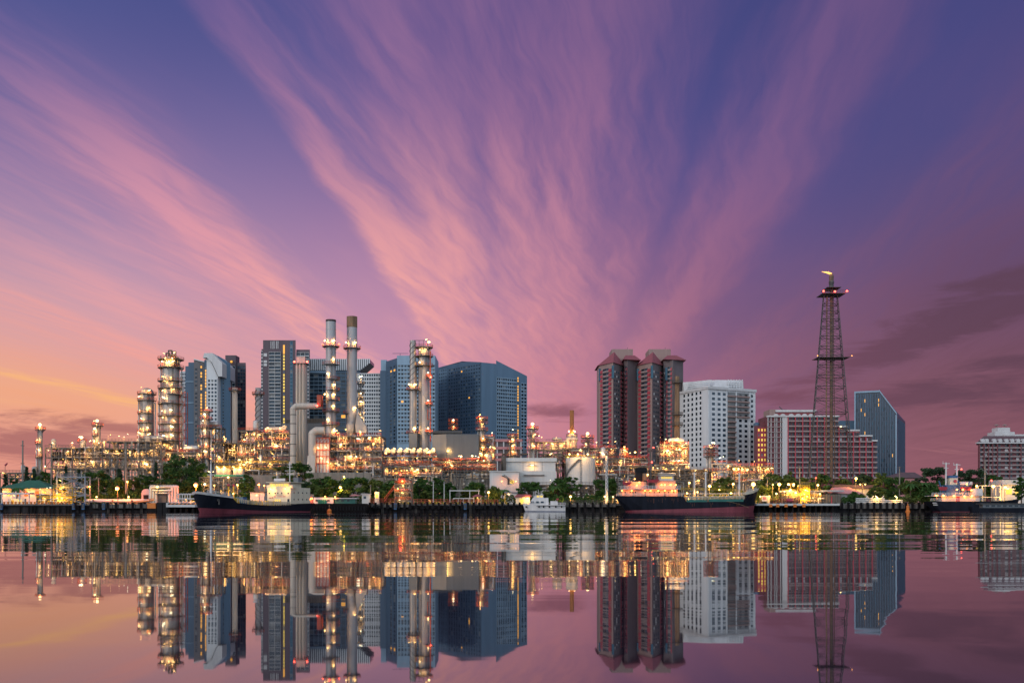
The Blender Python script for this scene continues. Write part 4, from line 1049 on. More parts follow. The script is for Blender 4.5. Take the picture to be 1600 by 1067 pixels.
MB().box(X(765,Y)-.3, X(812,Y), Y-.5, Y+7.3, Z(737,Y), Z(735.6,Y)).build('roof_edge', m_wpaint, o)
MB().box(X(793,Y), X(796,Y), Y-.15, Y-.02, Z(757,Y), Z(747,Y)).build('door', m_steeld, o)
MB().box(X(797,Y), X(803,Y), Y-.25, Y-.16, Z(755,Y), Z(750,Y)).build('window', m_lity, o)
s_ = MB()
for k in range(12):
    t = k/11; s_.box(X(787+14*t,Y), X(788.6+14*t,Y), Y-1.6, Y-.4, Z(743+11*t,Y)-.1, Z(743+11*t,Y))
s_.bar((X(787,Y), Y-1.7, Z(741,Y)), (X(802,Y), Y-1.7, Z(752,Y)), .12); s_.bar((X(787,Y), Y-1.7, Z(743.5,Y)), (X(802,Y), Y-1.7, Z(754.5,Y)), .16); s_.box(X(784,Y), X(788,Y), Y-1.7, Y-.1, Z(743.5,Y), Z(742.9,Y))
for k in range(9):
    t = k/8; s_.box(X(802-17*t,Y), X(803.2-17*t,Y), Y-3, Y-1.8, Z(756+9*t,Y)-.1, Z(756+9*t,Y))
s_.build('staircase', m_steeld, o)
for px in (784, 806): lamp(o, (X(px,Y), Y-2.2, Z(752,Y)), 'globe', m=L_GOLD, s=.32, W=400, col=SODIUM, off=(0,-.8,0))
# white tank
def tank(px, w, top, Y, label, m=m_wpaint, roof=True, bot=None, rail=m_ryel):
    x = X(px, Y); r = M(w, Y)/2; o = thing('storage_tank', (x, Y, GZ), label, 'tank'); zt = Z(top, Y); zb = GZ
    MB().lathe(x, Y, [(r, zb), (r, zt), (r*.98, zt+.05)] + ([(r*.5, zt+r*.1), (.3, zt+r*.16)] if roof else []), 36).build('shell', m, o)
    rl = MB()
    for k in range(28):
        a, c = 2*math.pi*k/28, 2*math.pi*(k+1)/28
        for h in (.6, 1.2): rl.bar((x+r*math.cos(a), Y+r*math.sin(a), zt+h), (x+r*math.cos(c), Y+r*math.sin(c), zt+h), .08)
        rl.bar((x+r*math.cos(a), Y+r*math.sin(a), zt), (x+r*math.cos(a), Y+r*math.sin(a), zt+1.2), .08)
    rl.build('railing', rail, o)
    bd = MB(); [bd.lathe(x, Y, [(r*1.003, z-.1), (r*1.008, z), (r*1.003, z+.1)], 36) for z in (zb+(zt-zb)*.33, zb+(zt-zb)*.66)]; bd.build('weld_band', m, o)
    return o
o = tank(907, 46, 716, 484, 'white storage tank with railed roof, right of the white control building'); ladder(o, X(906,484), 484-M(23,484)-.3, GZ, Z(714,484))
s_ = MB(); x = X(907,484); r = M(23,484)
for k in range(24):
    a = math.pi*1.0 + k/23*math.pi*.45; s_.cbox(x+(r+.6)*math.cos(a), 484+(r+.6)*math.sin(a), Z(750,484)+k*.42, 1.1, 1.1, .14)
s_.build('spiral_stair', m_steeld, o)
for px in (888, 901, 916): lamp(o, (X(px,484), 484-9, Z(711,484)), 'globe', s=.5, W=1100)
for k, (px, w) in enumerate(((349, 23), (373, 17))):
    o = tank(px, w, 732, 466, ('short lit beige tank behind the tanker foremast, wider of two' if k == 0 else 'smaller lit beige tank, right beside the wider one'), m=m_beige)
    for d in (-6, 5): lamp(o, (X(px+d,466), 466-M(w/2,466)-.2, Z(730,466)), 'tube', s=.45, W=900, off=(0,-.6,-.6))

# ------------------------------------------------------------------ furnaces and process decks
unit(71, 166, 699, 500, 12, 'long low pipe rack left of the slim columns, with dark cooler bank', [699, 714, 731], 9, seed=31, rail=m_steel, pipes=220, lamps=20, lampW=1000, vessels=6)
unit(160, 252, 689, 497, 14, 'higher pipe rack with lit trusses, left of the tallest column', [689, 700, 714, 731], 8, seed=32, rail=m_steel, pipes=240, lamps=22, lampW=1000, vessels=6)
for (a, c, Yc, t, bt, lab) in ((80, 118, 504, 706, 719, 'dark brown air cooler bank on the long low pipe rack'), (141, 214, 506, 703, 716, 'long dark air cooler bank behind the lit trusses'), (345, 403, 512, 693, 713, 'dark air cooler bank below the two short stacks')):
    o = thing('air_cooler', (X((a+c)/2,Yc), Yc, Z(bt,Yc)), lab, 'cooler')
    MB().box(X(a,Yc), X(c,Yc), Yc, Yc+8, Z(bt,Yc), Z(t,Yc)).build('housing', m_dark, o)
    b = MB(); [b.box(X(a,Yc)+k*2.6, X(a,Yc)+k*2.6+.25, Yc-.2, Yc-.02, Z(bt,Yc), Z(t,Yc)) for k in range(int(M(c-a,Yc)/2.6)+1)]; [b.box(X(a,Yc)-.1, X(c,Yc)+.3, Yc-.25, Yc-.03, Z(q,Yc)-.12, Z(q,Yc)+.12) for q in (t, bt)]; b.build('frame', m_steel, o)
unit(254, 312, 706, 490, 10, 'lit pipe deck at the foot of the tallest column', [706, 720], 5, seed=33, pipes=170, lamps=9, lampW=800, vessels=3, tall=4)
unit(345, 404, 692, 505, 10, 'braced steel rack carrying the dark cooler bank beside the two short stacks', [692, 713], 5, seed=34, pipes=90, lamps=9, vessels=2, rail=m_steel)
unit(372, 402, 672, 498, 8, 'lit equipment deck before the short beige stack', [672, 692, 712, 728], 3, seed=35, pipes=90, lamps=9, vessels=3, tall=6, lampW=900)
unit(400, 452, 674, 496, 10, 'crowded lit process decks left of the thick bent duct', [676, 688, 702, 718, 730], 5, seed=36, pipes=170, lamps=18, vessels=7, tall=5, lampW=800)
unit(336, 470, 724, 474, 8, 'low lit pipe bridge behind the black hulled tanker', [724, 735], 9, seed=37, pipes=120, lamps=12, vessels=5, lampW=800, rail=m_ryel)
Y = 470
unit(515, 596, 681, Y, 14, 'brightly lit furnace frame below the two tall stacks', [681, 692, 704, 720, 733], 6, seed=38, pipes=260, lamps=30, vessels=8, lampW=1100, tall=3)
o = thing('fired_heater', (X(504,Y), Y, GZ), 'white panelled fired heater box, left end of the furnace frame', 'furnace')
MB().box(X(494,Y), X(515,Y), Y, Y+10, GZ, Z(684,Y)).build('casing', m_wpaint, o)
b = MB()
for k in range(5): b.box(X(494+k*5.1,Y), X(494.8+k*5.1,Y), Y-.4, Y-.02, GZ, Z(684,Y))
for py in (684, 692, 703, 713, 724): b.box(X(492,Y), X(516,Y), Y-.45, Y-.03, Z(py,Y)-.18, Z(py,Y)+.18)
for k in range(4): b.bar((X(494+k*5.1,Y), Y-.5, Z(692,Y)), (X(499.1+k*5.1,Y), Y-.5, Z(685,Y)), .13)
b.build('buckstay', m_rail, o)
for (px, py) in ((498, 700), (510, 699), (503, 716), (513, 722)): lamp(o, (X(px,Y), Y-1.5, Z(py,Y)), 'tube', s=.45, W=420, off=(0,-.8,0))
# row of hooded exchangers
Y = 470
o = unit(598, 682, 713, Y+1, 10, 'exchanger deck with red railings, right of the furnace frame', [713, 724.5], 7, seed=39, pipes=150, lamps=10, vessels=0, lampW=700)
for k in range(8):
    xx = X(604+k*10.2, Y); v = MB(); r = 1.35; zc = Z(705.5,Y)
    v.cone((xx, Y, zc), (xx, Y+7, zc), r, r, 16); v.ball((xx, Y, zc), r*.99, 14, 7); v.build('exchanger', m_beige, o)
    lamp(o, (xx+.9, Y-1.7, zc+1.3), 'tube', s=.42, W=650, off=(-.3, -.7, .2))
b = MB(); b.box(X(616,Y), X(690,Y), Y-2, Y+11, Z(726.5,Y), Z(725.2,Y)); b.build('walkway', m_steel, o)
unit(600, 690, 728, 462, 8, 'shadowed support frame under the exchanger deck', [728.5, 742], 8, seed=40, pipes=180, lamps=14, vessels=3, lampW=700, rail=m_rail)
unit(676, 775, 728, 465, 9, 'dark steel pipe bridge under the grey blue boiler house', [720, 729, 735], 8, seed=41, pipes=150, lamps=14, vessels=2, lampW=600, frame=m_steeld)
column(753, 8, 652, 490, [(655,0,360),(662,180,360),(672,0,360),(690,180,380),(704,0,360),(716,180,380)], 'lit process column right of the grey blue boiler house', seed=42, lampW=900, spread=1.7)
unit(757, 773, 683, 488, 6, 'narrow lit stair frame beside the process column', [683, 695, 706, 718, 730], 2, seed=43, pipes=60, lamps=9, vessels=1, lampW=700, tall=3)
column(801, 6.5, 679, 500, [(682,0,360),(692,0,360),(703,180,360),(712,0,360)], 'small lit column before the pink banded block', seed=44, lampW=900, spread=1.7)
column(832, 8, 667, 500, [(670,0,360),(680,0,360),(690,180,380),(702,0,360)], 'lit column with a bright top lamp, standing behind the white control building', seed=45, lampW=900, spread=1.7, toplamp=True)
unit(838, 884, 690, 503, 8, 'open lit pipe deck between two columns above the white control building', [690, 702], 4, seed=46, pipes=90, lamps=7, vessels=2, lampW=700, rail=m_steel)
unit(785, 880, 708, 500, 8, 'grey pipe rack behind the roof of the white control building', [708, 716], 7, seed=47, pipes=60, lamps=4, vessels=1, lampW=500, rail=m_steel)
Y = 508
m_rust2 = mat('orange rust', (.3, .12, .04), .85, var=.35, scale=.6, streak=True)
o = stack(893.5, 6.5, 641, Y, 'short rusty stack on a conical base above the white tank', bands=(655, 668), m=m_rust2, rings=((682,0,360),), rail=m_steel, lampW=1000)
MB().lathe(X(893.5,Y), Y, [(M(8,Y), Z(712,Y)), (M(8,Y), Z(690,Y)), (M(10,Y), Z(687,Y)), (M(9,Y), Z(684,Y)), (M(3.4,Y), Z(678,Y))], 18).build('base_cone', m_beige, o)
unit(880, 962, 700, 500, 9, 'crowded lit pipe decks behind the white tank', [700, 710, 722], 7, seed=48, pipes=150, lamps=16, vessels=4, lampW=800, tall=3)
column(918, 7, 682, 500, [(684,0,360),(691,0,360),(700,0,360)], 'stubby column with many lamps, left of the twin brown towers', seed=49, lampW=1000, spread=2.2, toplamp=True)
unit(930, 1012, 716, 492, 9, 'low lit pipework left of the black funnel', [716, 728, 740], 7, seed=50, pipes=150, lamps=16, vessels=4, lampW=700, pm=m_pipes)
column(975, 5, 702, 495, [(704,0,360),(712,0,360)], 'small lit vessel with a goose neck pipe before the brown towers', seed=51, lampW=800, risers=1)
Y = 496
stack(1058, 7, 588, Y, 'tall thin rusty stack rising in front of the right brown tower', bands=(600, 625, 650, 668), m=m_rusty, w2=10.5, caph=8, capm=m_rusty, rings=((598,0,360),(648,0,360),(664,0,360)), lampW=0, rail=m_steel)
unit(1031, 1076, 694, 486, 10, 'brightly lit furnace below the thin rusty stack', [694, 703, 714, 726, 737], 4, seed=52, pipes=170, lamps=22, vessels=5, lampW=1000, tall=2)
column(1110.5, 9, 697, 488, [(700,0,360),(707,0,360),(713,0,360),(736,0,360)], 'lit column with a red head platform before the white office block', seed=53, lampW=900, spread=2.2)
unit(1000, 1105, 733, 480, 10, 'dense grey pipe rack behind the big tanker', [733, 741, 749, 757], 9, seed=54, pipes=260, lamps=14, vessels=0, lampW=500, rail=m_steel, pm=m_steel)
unit(1112, 1150, 724, 486, 8, 'beige cooler frame right of the lit column with the red head', [724, 736, 748], 3, seed=55, pipes=60, lamps=5, vessels=2, lampW=700, frame=m_beige)
unit(1146, 1208, 728, 478, 10, 'red railed loading frame above the bow of the big tanker', [728, 740, 752], 5, seed=56, pipes=150, lamps=14, vessels=2, lampW=900)
unit(820, 960, 757, 452, 5, 'low grey pipe bridge behind the white yacht', [757, 763], 12, seed=57, pipes=70, lamps=3, vessels=0, lampW=400, rail=m_steel, pm=m_steel)
unit(0, 72, 738, 500, 10, 'low pipe rack at the left edge of the plant', [738, 746], 6, seed=58, pipes=60, lamps=6, vessels=3, lampW=500, rail=m_steel)
# concrete retaining walls
for a, c, t, Yw, lab in ((482, 578, 738, 464, 'long stained concrete wall below the furnace frame'), (575, 690, 746, 466, 'concrete wall behind the spiral stair gantry'), (690, 765, 746, 466, 'pale concrete wall below the dark pipe bridge')):
    o = thing('retaining_wall', (X((a+c)/2,Yw), Yw, GZ), lab, 'wall')
    MB().box(X(a,Yw)+.02, X(c,Yw)-.02, Yw, Yw+.8, GZ, Z(t,Yw)).build('wall_panel', m_conc, o)
    b = MB(); n = int((c-a)/12); [b.box(X(a+12*k,Yw), X(a+12*k,Yw)+.5, Yw-.25, Yw-.01, GZ, Z(t,Yw)) for k in range(n+1)]; b.build('buttress', m_conc, o)
# ------------------------------------------------------------------ flare tower
Y = 470
o = thing('flare_tower', (X(1298,Y), Y, GZ), 'tall steel lattice flare tower with a small flame and red lamps', 'tower')
zb, zt = Z(757,Y), Z(461,Y)
def leg(t): return [(X(1297.5 + sx*(35*(1-t)+10.5*t)*1.0, Y) + sy*M(8*(1-t)+2*t, Y)*.8, Y + sy*(M(26,Y)*(1-t)+M(8,Y)*t)) for sx, sy in ((-1,-1),(1,-1),(1,1),(-1,1))]
lv = [757, 721, 700, 672, 645, 624, 605, 588, 572, 557, 543, 527, 512, 500, 488, 476, 461]
f = [MB() for _ in range(4)]; br = MB(); hz = MB()
for a, c in zip(lv, lv[1:]):
    ta, tc = [1 - (p-461)/(757-461) for p in (a, c)]; A, C = leg(ta), leg(tc); za, zc = Z(a,Y), Z(c,Y)
    w = .26*(1-ta)+.13*ta
    for i in range(4):
        j = (i+1) % 4
        f[i].cone((*A[i], za), (*C[i], zc), w, w, 6)
        hz.bar((*C[i], zc), (*C[j], zc), .15)
        if a == 757:
            xm = ((A[i][0]+A[j][0])/2, (A[i][1]+A[j][1])/2); cm = ((C[i][0]+C[j][0])/2, (C[i][1]+C[j][1])/2)
            br.bar((*C[i], zc-1), (C[i][0]*.7+cm[0]*.3, C[i][1]*.7+cm[1]*.3, zc), .16)
            br.bar((*A[i], za+1), (*cm, zc), .15)
        else: br.bar((*A[i], za), (*C[j], zc), .085); br.bar((*A[j], za), (*C[i], zc), .085)
[q.build('leg', m_steeld, o) for q in f]; br.build('bracing', m_steeld, o)['kind'] = 'stuff'; hz.build('girt', m_steeld, o)
MB().lathe(X(1299,Y), Y, [(.75, GZ), (.75, Z(600,Y)), (.6, Z(440,Y)), (1.0, Z(438,Y)), (1.1, Z(432,Y)), (.8, Z(428.5,Y))], 14).build('flare_riser', mat('brown riser paint', (.12, .075, .05), .7, var=.3), o)
v = MB(); v.cone((X(1289.5,Y), Y-1, GZ), (X(1291,Y), Y-1, Z(462,Y)), .3, .3, 8); v.cone((X(1306,Y), Y+1, GZ), (X(1303,Y), Y+1, Z(462,Y)), .18, .18, 6); v.build('pilot_pipe', m_rusty, o)
for py, hw, rh_ in ((461, 18, 1.0), (452, 11, .0), (560, 25, .0)):
    xh = M(hw,Y); d = MB(); d.box(X(1298.5,Y)-xh, X(1298.5,Y)+xh, Y-5, Y+5, Z(py,Y)-(.25 if rh_ else .14), Z(py,Y)); pl = d.build('platform', m_steeld, o)
    if not rh_: continue
    rl = MB()
    for h in (.6, 1.2): rl.bar((X(1298.5,Y)-xh, Y-5, Z(py,Y)+h), (X(1298.5,Y)+xh, Y-5, Z(py,Y)+h), .08)
    for k in range(9): rl.bar((X(1298.5,Y)-xh+k*xh/4, Y-5, Z(py,Y)), (X(1298.5,Y)-xh+k*xh/4, Y-5, Z(py,Y)+1.2), .08)
    rl.build('railing', m_steeld, pl)
for px, py in ((1281,459), (1298.5,459.5), (1317,459)): lamp(o, (X(px,Y), Y-5.6, Z(py,Y)), 'globe', m=L_RED, s=.6, W=300, col=REDL)
for px in (1272, 1325): lamp(o, (X(px,Y), Y-5.4, Z(558.5,Y)), 'globe', m=L_SOD, s=.3, W=0)
lamp(o, (X(1307,Y), Y-6, Z(668,Y)), 'globe', s=.45, W=200)
v = MB(); v.lathe(X(1299,Y), Y, [(1.1, Z(455,Y)), (1.4, Z(451,Y)), (1.0, Z(446,Y)), (1.3, Z(441,Y)), (.9, Z(438,Y))], 12); v.build('molecular_seal', m_steeld, o)
fl = MB(); x0 = X(1298.5,Y); zf = Z(428.5,Y)
pts = [(.2,0,.5),(-.5,.3,.5),(-1.4,.6,.42),(-2.4,.85,.32),(-3.4,1.0,.2),(-4.4,1.2,.05)]
for (a, c, r), (a2, c2, r2) in zip(pts, pts[1:]): fl.cone((x0+a, Y, zf+c), (x0+a2, Y, zf+c2), r, r2, 10)
fl.build('flame', mat('gas flame', (.6,.3,.1), .5, emit=(1, .5, .1), estr=1.9), o, True)
glow(o, (x0-1.5, Y-2, zf+2), 400, (1, .5, .15), (.3, .4, -1))
# ------------------------------------------------------------------ land and quay
m_ground = mat('yard gravel', (.09, .085, .07), .95, var=.3, scale=.05)
m_quay  = mat('wet quay concrete', (.03, .027, .028), .85, var=.45, scale=.25, streak=True)
m_quayt = mat('quay cap concrete', (.1, .09, .085), .9, var=.25, scale=.4)
m_timb  = mat('wet timber', (.012, .01, .01), .9, var=.4, scale=.8)
struct('ground', MB().add([(-6000, 425.5, GZ), (6000, 425.5, GZ), (6000, 12000, GZ), (-6000, 12000, GZ)], [(0,1,2,3)]), m_ground)
QY = 420
o = thing('quay_wall', (X(800,QY), QY, 0), 'long dark quay wall along the whole river bank', 'quay')
q = MB(); q.box(-700, 700, QY+1.2, 427, -2, GZ-.55); q.build('wall_face', m_quay, o)
MB().box(-700, 700, QY, 427.5, GZ-.55, GZ+.12).build('cap', m_quayt, o)
p = MB(); r_ = random.Random(3); x = -325
while x < 325:
    x += r_.choice((1.1, 1.6, 2.2, 2.6, 3.4)) + r_.uniform(-.2, .2)
    if r_.random() < .12: x += r_.uniform(2, 7)
    p.cone((x, QY+r_.uniform(.6, .95), -2), (x + r_.uniform(-.15, .15), QY+.75, GZ-.56), r_.uniform(.2, .36), r_.uniform(.2, .3), 6)
x = -325
while x < 325:
    L_ = r_.uniform(5, 22); zz = r_.uniform(1.0, 1.7)
    if r_.random() < .6: p.box(x, x+L_, QY+.3, QY+.52, zz, zz+r_.uniform(.25, .4))
    x += L_ + r_.uniform(1, 5)
pp = p.build('pile', m_timb, o); pp['kind'] = 'stuff'
m_stain = mat('tide stained concrete', (.1, .09, .08), .9, var=.5, scale=.35, streak=True, col2=(.17, .155, .14))
for k, (p0, p1, dz, lab) in enumerate(((140, 232, .9, 'pale concrete apron on the quay under the long pale pipe'), (580, 640, .5, 'low stained concrete apron under the rust topped gantry'), (884, 962, .4, 'stained concrete apron left of the big tanker stern'), (1312, 1448, 1.1, 'long grey concrete apron on the right quay'))):
    ap = thing('quay_apron', (X((p0+p1)/2, QY), QY, GZ-dz-.7), lab, 'quay apron'); MB().box(X(p0,QY), X(p1,QY), QY-.25, QY-.01, GZ-dz-.7, GZ-.02).build('face', m_stain, ap)
    b = MB(); n = int((p1-p0)/9); [b.box(X(p0+9*q,QY), X(p0+9*q,QY)+.18, QY-.31, QY-.26, GZ-dz-.6, GZ-.1) for q in range(n+1)]; b.build('joint', m_timb, ap)
lad = thing('quay_ladder', (X(170,QY), QY-.4, 0), 'thin steel ladder hung on the quay face', 'ladder', 'ladders on the quay face')
b = MB(); [b.bar((X(170,QY)+q, QY-.45, -.5), (X(170,QY)+q, QY-.45, GZ+.9), .07) for q in (-.3, .3)]; [b.bar((X(170,QY)-.3, QY-.45, z*.4), (X(170,QY)+.3, QY-.45, z*.4), .05) for z in range(8)]; b.build('rungs', m_steel, lad)
for px in (222, 598, 650, 735, 905, 940, 1205, 1290, 1345, 1395, 1437): c = copy_tree(lad); c.location.x = X(px, QY)
# things standing along the quay edge
fend = thing('rubber_fender', (X(118,QY), QY-.45, 1.2), 'black upright rubber fender on the quay face', 'fender', 'black fenders along the quay face')
MB().cbox(X(118,QY), QY-.45, 1.2, .9, .7, 2.7).build('pad', m_black, fend); MB().cbox(X(118,QY), QY-.85, 1.5, .5, .1, 2.1).build('plate', m_timb, fend)
for px in list(range(130, 236, 13)) + list(range(578, 815, 9)) + list(range(890, 955, 12)) + list(range(1195, 1450, 10)):
    c = copy_tree(fend); c.location.x = X(px, QY)
for k, px in enumerate((3, 116, 131, 163, 618, 727)):
    bl = thing('fender_block', (X(px,QY), QY-.5, .7), ['blue fender block at the far left end of the quay', 'blue fender block under the left steel gantry', 'blue fender block right of the left steel gantry', 'blue fender block beside the long pale pipe', 'blue fender block below the rust topped gantry', 'blue fender block under the white frame shelter'][k], 'fender')
    MB().cbox(X(px,QY), QY-.5, .9, 1.1, .8, 2.6).build('block', m_bluep, bl); MB().cbox(X(px,QY), QY-.95, 1.4, .7, .1, 1.7).build('plate', m_steeld, bl)
cap = thing('bollard', (X(5,QY), QY+.8, GZ+.12), 'orange painted bollard on the left quay edge', 'bollard', 'orange bollards along the left quay edge')
MB().lathe(X(5,QY), QY+.8, [(.45, GZ+.12), (.38, GZ+.3), (.36, GZ+.8), (.55, GZ+.9), (.5, GZ+1.1)], 10).build('post', m_orange, cap)
for px in range(11, 108, 6): c = copy_tree(cap); c.location.x = X(px, QY)
cap2 = thing('bollard', (X(630,QY), QY+.8, GZ+.12), 'yellow bollard on the middle quay edge', 'bollard', 'yellow bollards along the middle quay edge')
MB().lathe(X(630,QY), QY+.8, [(.4, GZ+.12), (.34, GZ+.3), (.32, GZ+.6), (.5, GZ+.7), (.45, GZ+.9)], 10).build('post', m_ryel, cap2)
for px in range(638, 800, 11): c = copy_tree(cap2); c.location.x = X(px, QY)
tyre = thing('tyre', (X(585,QY), QY-.6, 1.9), 'black tyre hung on the quay face', 'tyre', 'black tyres hung on the quay face')
t_ = MB(); 
for k in range(14):
    a, c = 2*math.pi*k/14, 2*math.pi*(k+1)/14; t_.cone((X(585,QY)+.55*math.cos(a), QY-.6, 1.9+.55*math.sin(a)), (X(585,QY)+.55*math.cos(c), QY-.6, 1.9+.55*math.sin(c)), .22, .22, 6)
t_.build('tread', m_black, tyre)
for px in (574, 592, 606, 640, 662, 676, 700, 745, 752, 770, 788): c = copy_tree(tyre); c.location.x = X(px+.6, QY)

# ------------------------------------------------------------------ ships
class Ship:
    def __init__(s, name, S, B, label, cat):
        s.S = Vector(S); s.d = (Vector(B) - s.S); s.L = s.d.length; s.d.normalize(); s.n = Vector((-s.d.y, s.d.x))
        if s.n.y > 0: s.n = -s.n                     # t grows towards the viewer
        s.o = thing(name, (S[0], S[1], 0), label, cat)
    def p(s, a, t, z): v = s.S + s.d*a + s.n*t; return (v.x, v.y, z)
    def box(s, mb, a0, a1, t0, t1, z0, z1):
        q = [(a0,t1),(a1,t1),(a1,t0),(a0,t0)]
        mb.hexa([s.p(a,t,z0) for a,t in q], [s.p(a,t,z1) for a,t in q]); return mb
    def loft(s, st, name, m):                        # (a low, half breadth low, z low, a top, half breadth top, z top)
        b = MB(); n = len(st)
        for al, hl, zl, au, hu, zu in st: b.v += [s.p(al,-hl,zl), s.p(au,-hu,zu), s.p(au,hu,zu), s.p(al,hl,zl)]
        for i in range(n-1):
            o = 4*i
            for k in range(4): b.f.append((o+k, o+(k+1)%4, o+4+(k+1)%4, o+4+k))
        b.f += [(3,2,1,0), tuple(4*(n-1)+k for k in range(4))]
        ob = b.build(name, m, s.o); return ob
    def hull(s, st, m_top, m_low):
        """stations: a at waterline, a at deck, half breadth deck, half breadth water, deck z, red line z"""
        lo = [(aw, hw, -1., aw+(ad-aw)*(zr+1)/(zd+1), hw+(hd-hw)*(zr+1)/(zd+1), zr) for aw, ad, hd, hw, zd, zr in st]
        up = [(aw+(ad-aw)*(zr+1)/(zd+1), hw+(hd-hw)*(zr+1)/(zd+1), zr+.003, ad, hd, zd) for aw, ad, hd, hw, zd, zr in st]
        s.loft(lo, 'boot_topping', m_low); s.loft(up, 'hull', m_top)
    def rail(s, pts, m, step=1.6, h=1.1, name='railing', r=.07):
        b = MB()
        for (a0,t0,z0), (a1,t1,z1) in zip(pts, pts[1:]):
            n = max(1, int(math.dist((a0,t0),(a1,t1))/step))
            for hh in (.35*h, .68*h, h): b.bar(s.p(a0,t0,z0+hh), s.p(a1,t1,z1+hh), r*.8)
            for k in range(n+1):
                f = k/n; b.bar(s.p(a0+(a1-a0)*f, t0+(t1-t0)*f, z0+(z1-z0)*f), s.p(a0+(a1-a0)*f, t0+(t1-t0)*f, z0+(z1-z0)*f+h), r)
        return b.build(name, m, s.o)
    def mb(s, name, m, *boxes):
        b = MB(); [s.box(b, *q) for q in boxes]; return b.build(name, m, s.o)
    def lamp(s, a, t, z, m=None, W=500, col=GOLD, sz=.42): return lamp(s.o, s.p(a,t,z), 'globe', m=m or L_GOLD, s=sz, W=W, col=col, off=(0,-.6,-.2))
    def windows(s, pts, m, w, h, face='side', name='window'):
        for a, t, z in pts:
            b = MB()
            if face == 'side': s.box(b, a-w/2, a+w/2, t-.05, t+.06, z, z+h)
            else: s.box(b, a-.05, a+.06, t-w/2, t+w/2, z, z+h)
            b.build(name, m, s.o)
m_hull = mat('navy black hull paint', (.009, .011, .018), .6, var=.35, scale=.3, streak=True, bump=.15)
m_boot = mat('dull red boot topping', (.17, .03, .045), .6, var=.3, scale=.3, streak=True)
for q in (m_hull, m_timb, m_quay, m_black): q.node_tree.nodes['Principled BSDF'].inputs['Specular IOR Level'].default_value = .12
m_cream = mat('cream ship paint', (.62, .56, .42), .5, var=.1, scale=.4, streak=True)
m_shipw = mat('white ship paint', (.6, .58, .56), .5, var=.12, scale=.4, streak=True)
m_dgreen = mat('green deck paint', (.02, .12, .1), .6, var=.2)

# -- left tanker, bow towards the viewer
s = Ship('tanker', (X(474,402), 402), (X(307,340), 340), 'black hulled tanker with cream wheelhouse moored bow first, left of the river', 'ship')
L = s.L
zD = lambda py, Y: Z(py, Y)
st = [(1.5, -1, 4.6, 3.6, 3.5, .25), (4, 3, 5.6, 5.0, 3.4, .3), (13, 13, 6, 5.8, 3.2, .35), (17.6, 17.8, 6, 5.9, 2.6, .4), (30, 30, 6, 6, 2.4, .4), (44, 44, 6, 5.9, 2.8, .75), (51.6, 51.8, 6, 5.3, 3.3, 1.05), (53.4, 54, 5.9, 5.0, 4.9, 1.15), (58, 60, 5, 3.4, 5.4, 1.3), (62, 64.4, 2.9, 1.5, 5.9, 1.45), (63.6, L, .5, .12, 6.3, 1.55)]
s.hull(st, m_hull, m_boot)
bw = [(54, -5.9, 54.1, 5.3), (60, -5, 60, 5.9)]
s.loft([(53.8, 5.9, 4.92, 53.8, 5.95, 5.5), (60, 5.02, 5.43, 60.2, 5.1, 6.2), (64.4, 2.9, 5.93, 64.8, 3.0, 6.8), (L, .5, 6.32, L+.5, .5, 7.2)], 'bulwark', m_shipw)
a0, a1 = 3.5, 17.2
s.mb('deckhouse', m_cream, (a0, a1, -5.3, 5.3, 3.1, 9.4))
s.mb('aft_house', m_pink, (-.2, a0-.02, -4.2, 4.6, 3.45, 5.9))
s.mb('wheelhouse', m_cream, (8.5, a1-.3, -4.4, 4.4, 9.4, 11.3))
s.mb('bridge_roof', m_cream, (8, a1+.5, -5.6, 5.6, 11.3, 11.55))
s.mb('bridge_wing', m_cream, (13.5, a1-.4, -5.9, 5.9, 9.1, 9.38), (14.5, a1-.4, 5.75, 5.9, 9.38, 10.4), (a1-.5, a1-.35, 4.42, 5.9, 9.4, 10.4), (a1-.5, a1-.35, -5.9, -4.42, 9.4, 10.4))
s.mb('sign_board', m_shipw, (a1-1, a1-.8, -2.8, 2.2, 11.9, 12.9))
s.windows([(a1-.26, t, 9.9) for t in (-3.5, -2.3, -1.1, .1, 1.3, 2.5, 3.6)], m_lity, .85, .9, 'front')
s.windows([(a1+.04, t, 7.0) for t in (-4.2, -1.7, -.5, 1.3, 4.2)], m_glass, .5, .5, 'front', 'porthole')
s.windows([(a1+.04, t, 3.9) for t in (-1.5, -.6, .4)], m_lity, .6, 1.0, 'front')
s.windows([(a1+.05, 4.3, 3.0)], m_glass, .9, 2.0, 'front', 'door'); s.windows([(a, 5.34, z) for a in (6, 9, 12, 15) for z in (4.6, 7.2)], m_glass, .5, .5, 'side', 'porthole')
s.mb('lettering', m_redbr, *[(a1+.005, a1+.03, t, t+.36, 5.75, 6.15) for t in (-2.2, -1.6, -.6, 0, .6, 1.2, 1.9, 2.5)])
s.mb('lettering', m_steeld, *[(a1+.005, a1+.03, -1.7+k*.5, -1.4+k*.5, 6.5, 6.75) for k in range(8)])
b = MB(); b.bar(s.p(14,-3,11.5), s.p(14,-3,15.5), .14); b.bar(s.p(12,1.5,11.5), s.p(12,1.5,19.5), .22)
for z, w in ((14.5, 1.6), (16, 2.2), (17.5, 1.2)): b.bar(s.p(12,1.5-w,z), s.p(12,1.5+w,z), .1)
b.bar(s.p(12,.6,18.4), s.p(12,2.4,18.4), .16); b.build('radar_mast', m_shipw, s.o)
s.mb('roof_box', m_clad, (9, 11.5, 2.8, 5, 11.56, 13.4)); s.mb('roof_box', m_clad, (9, 11, -5, -3.4, 11.56, 12.6))
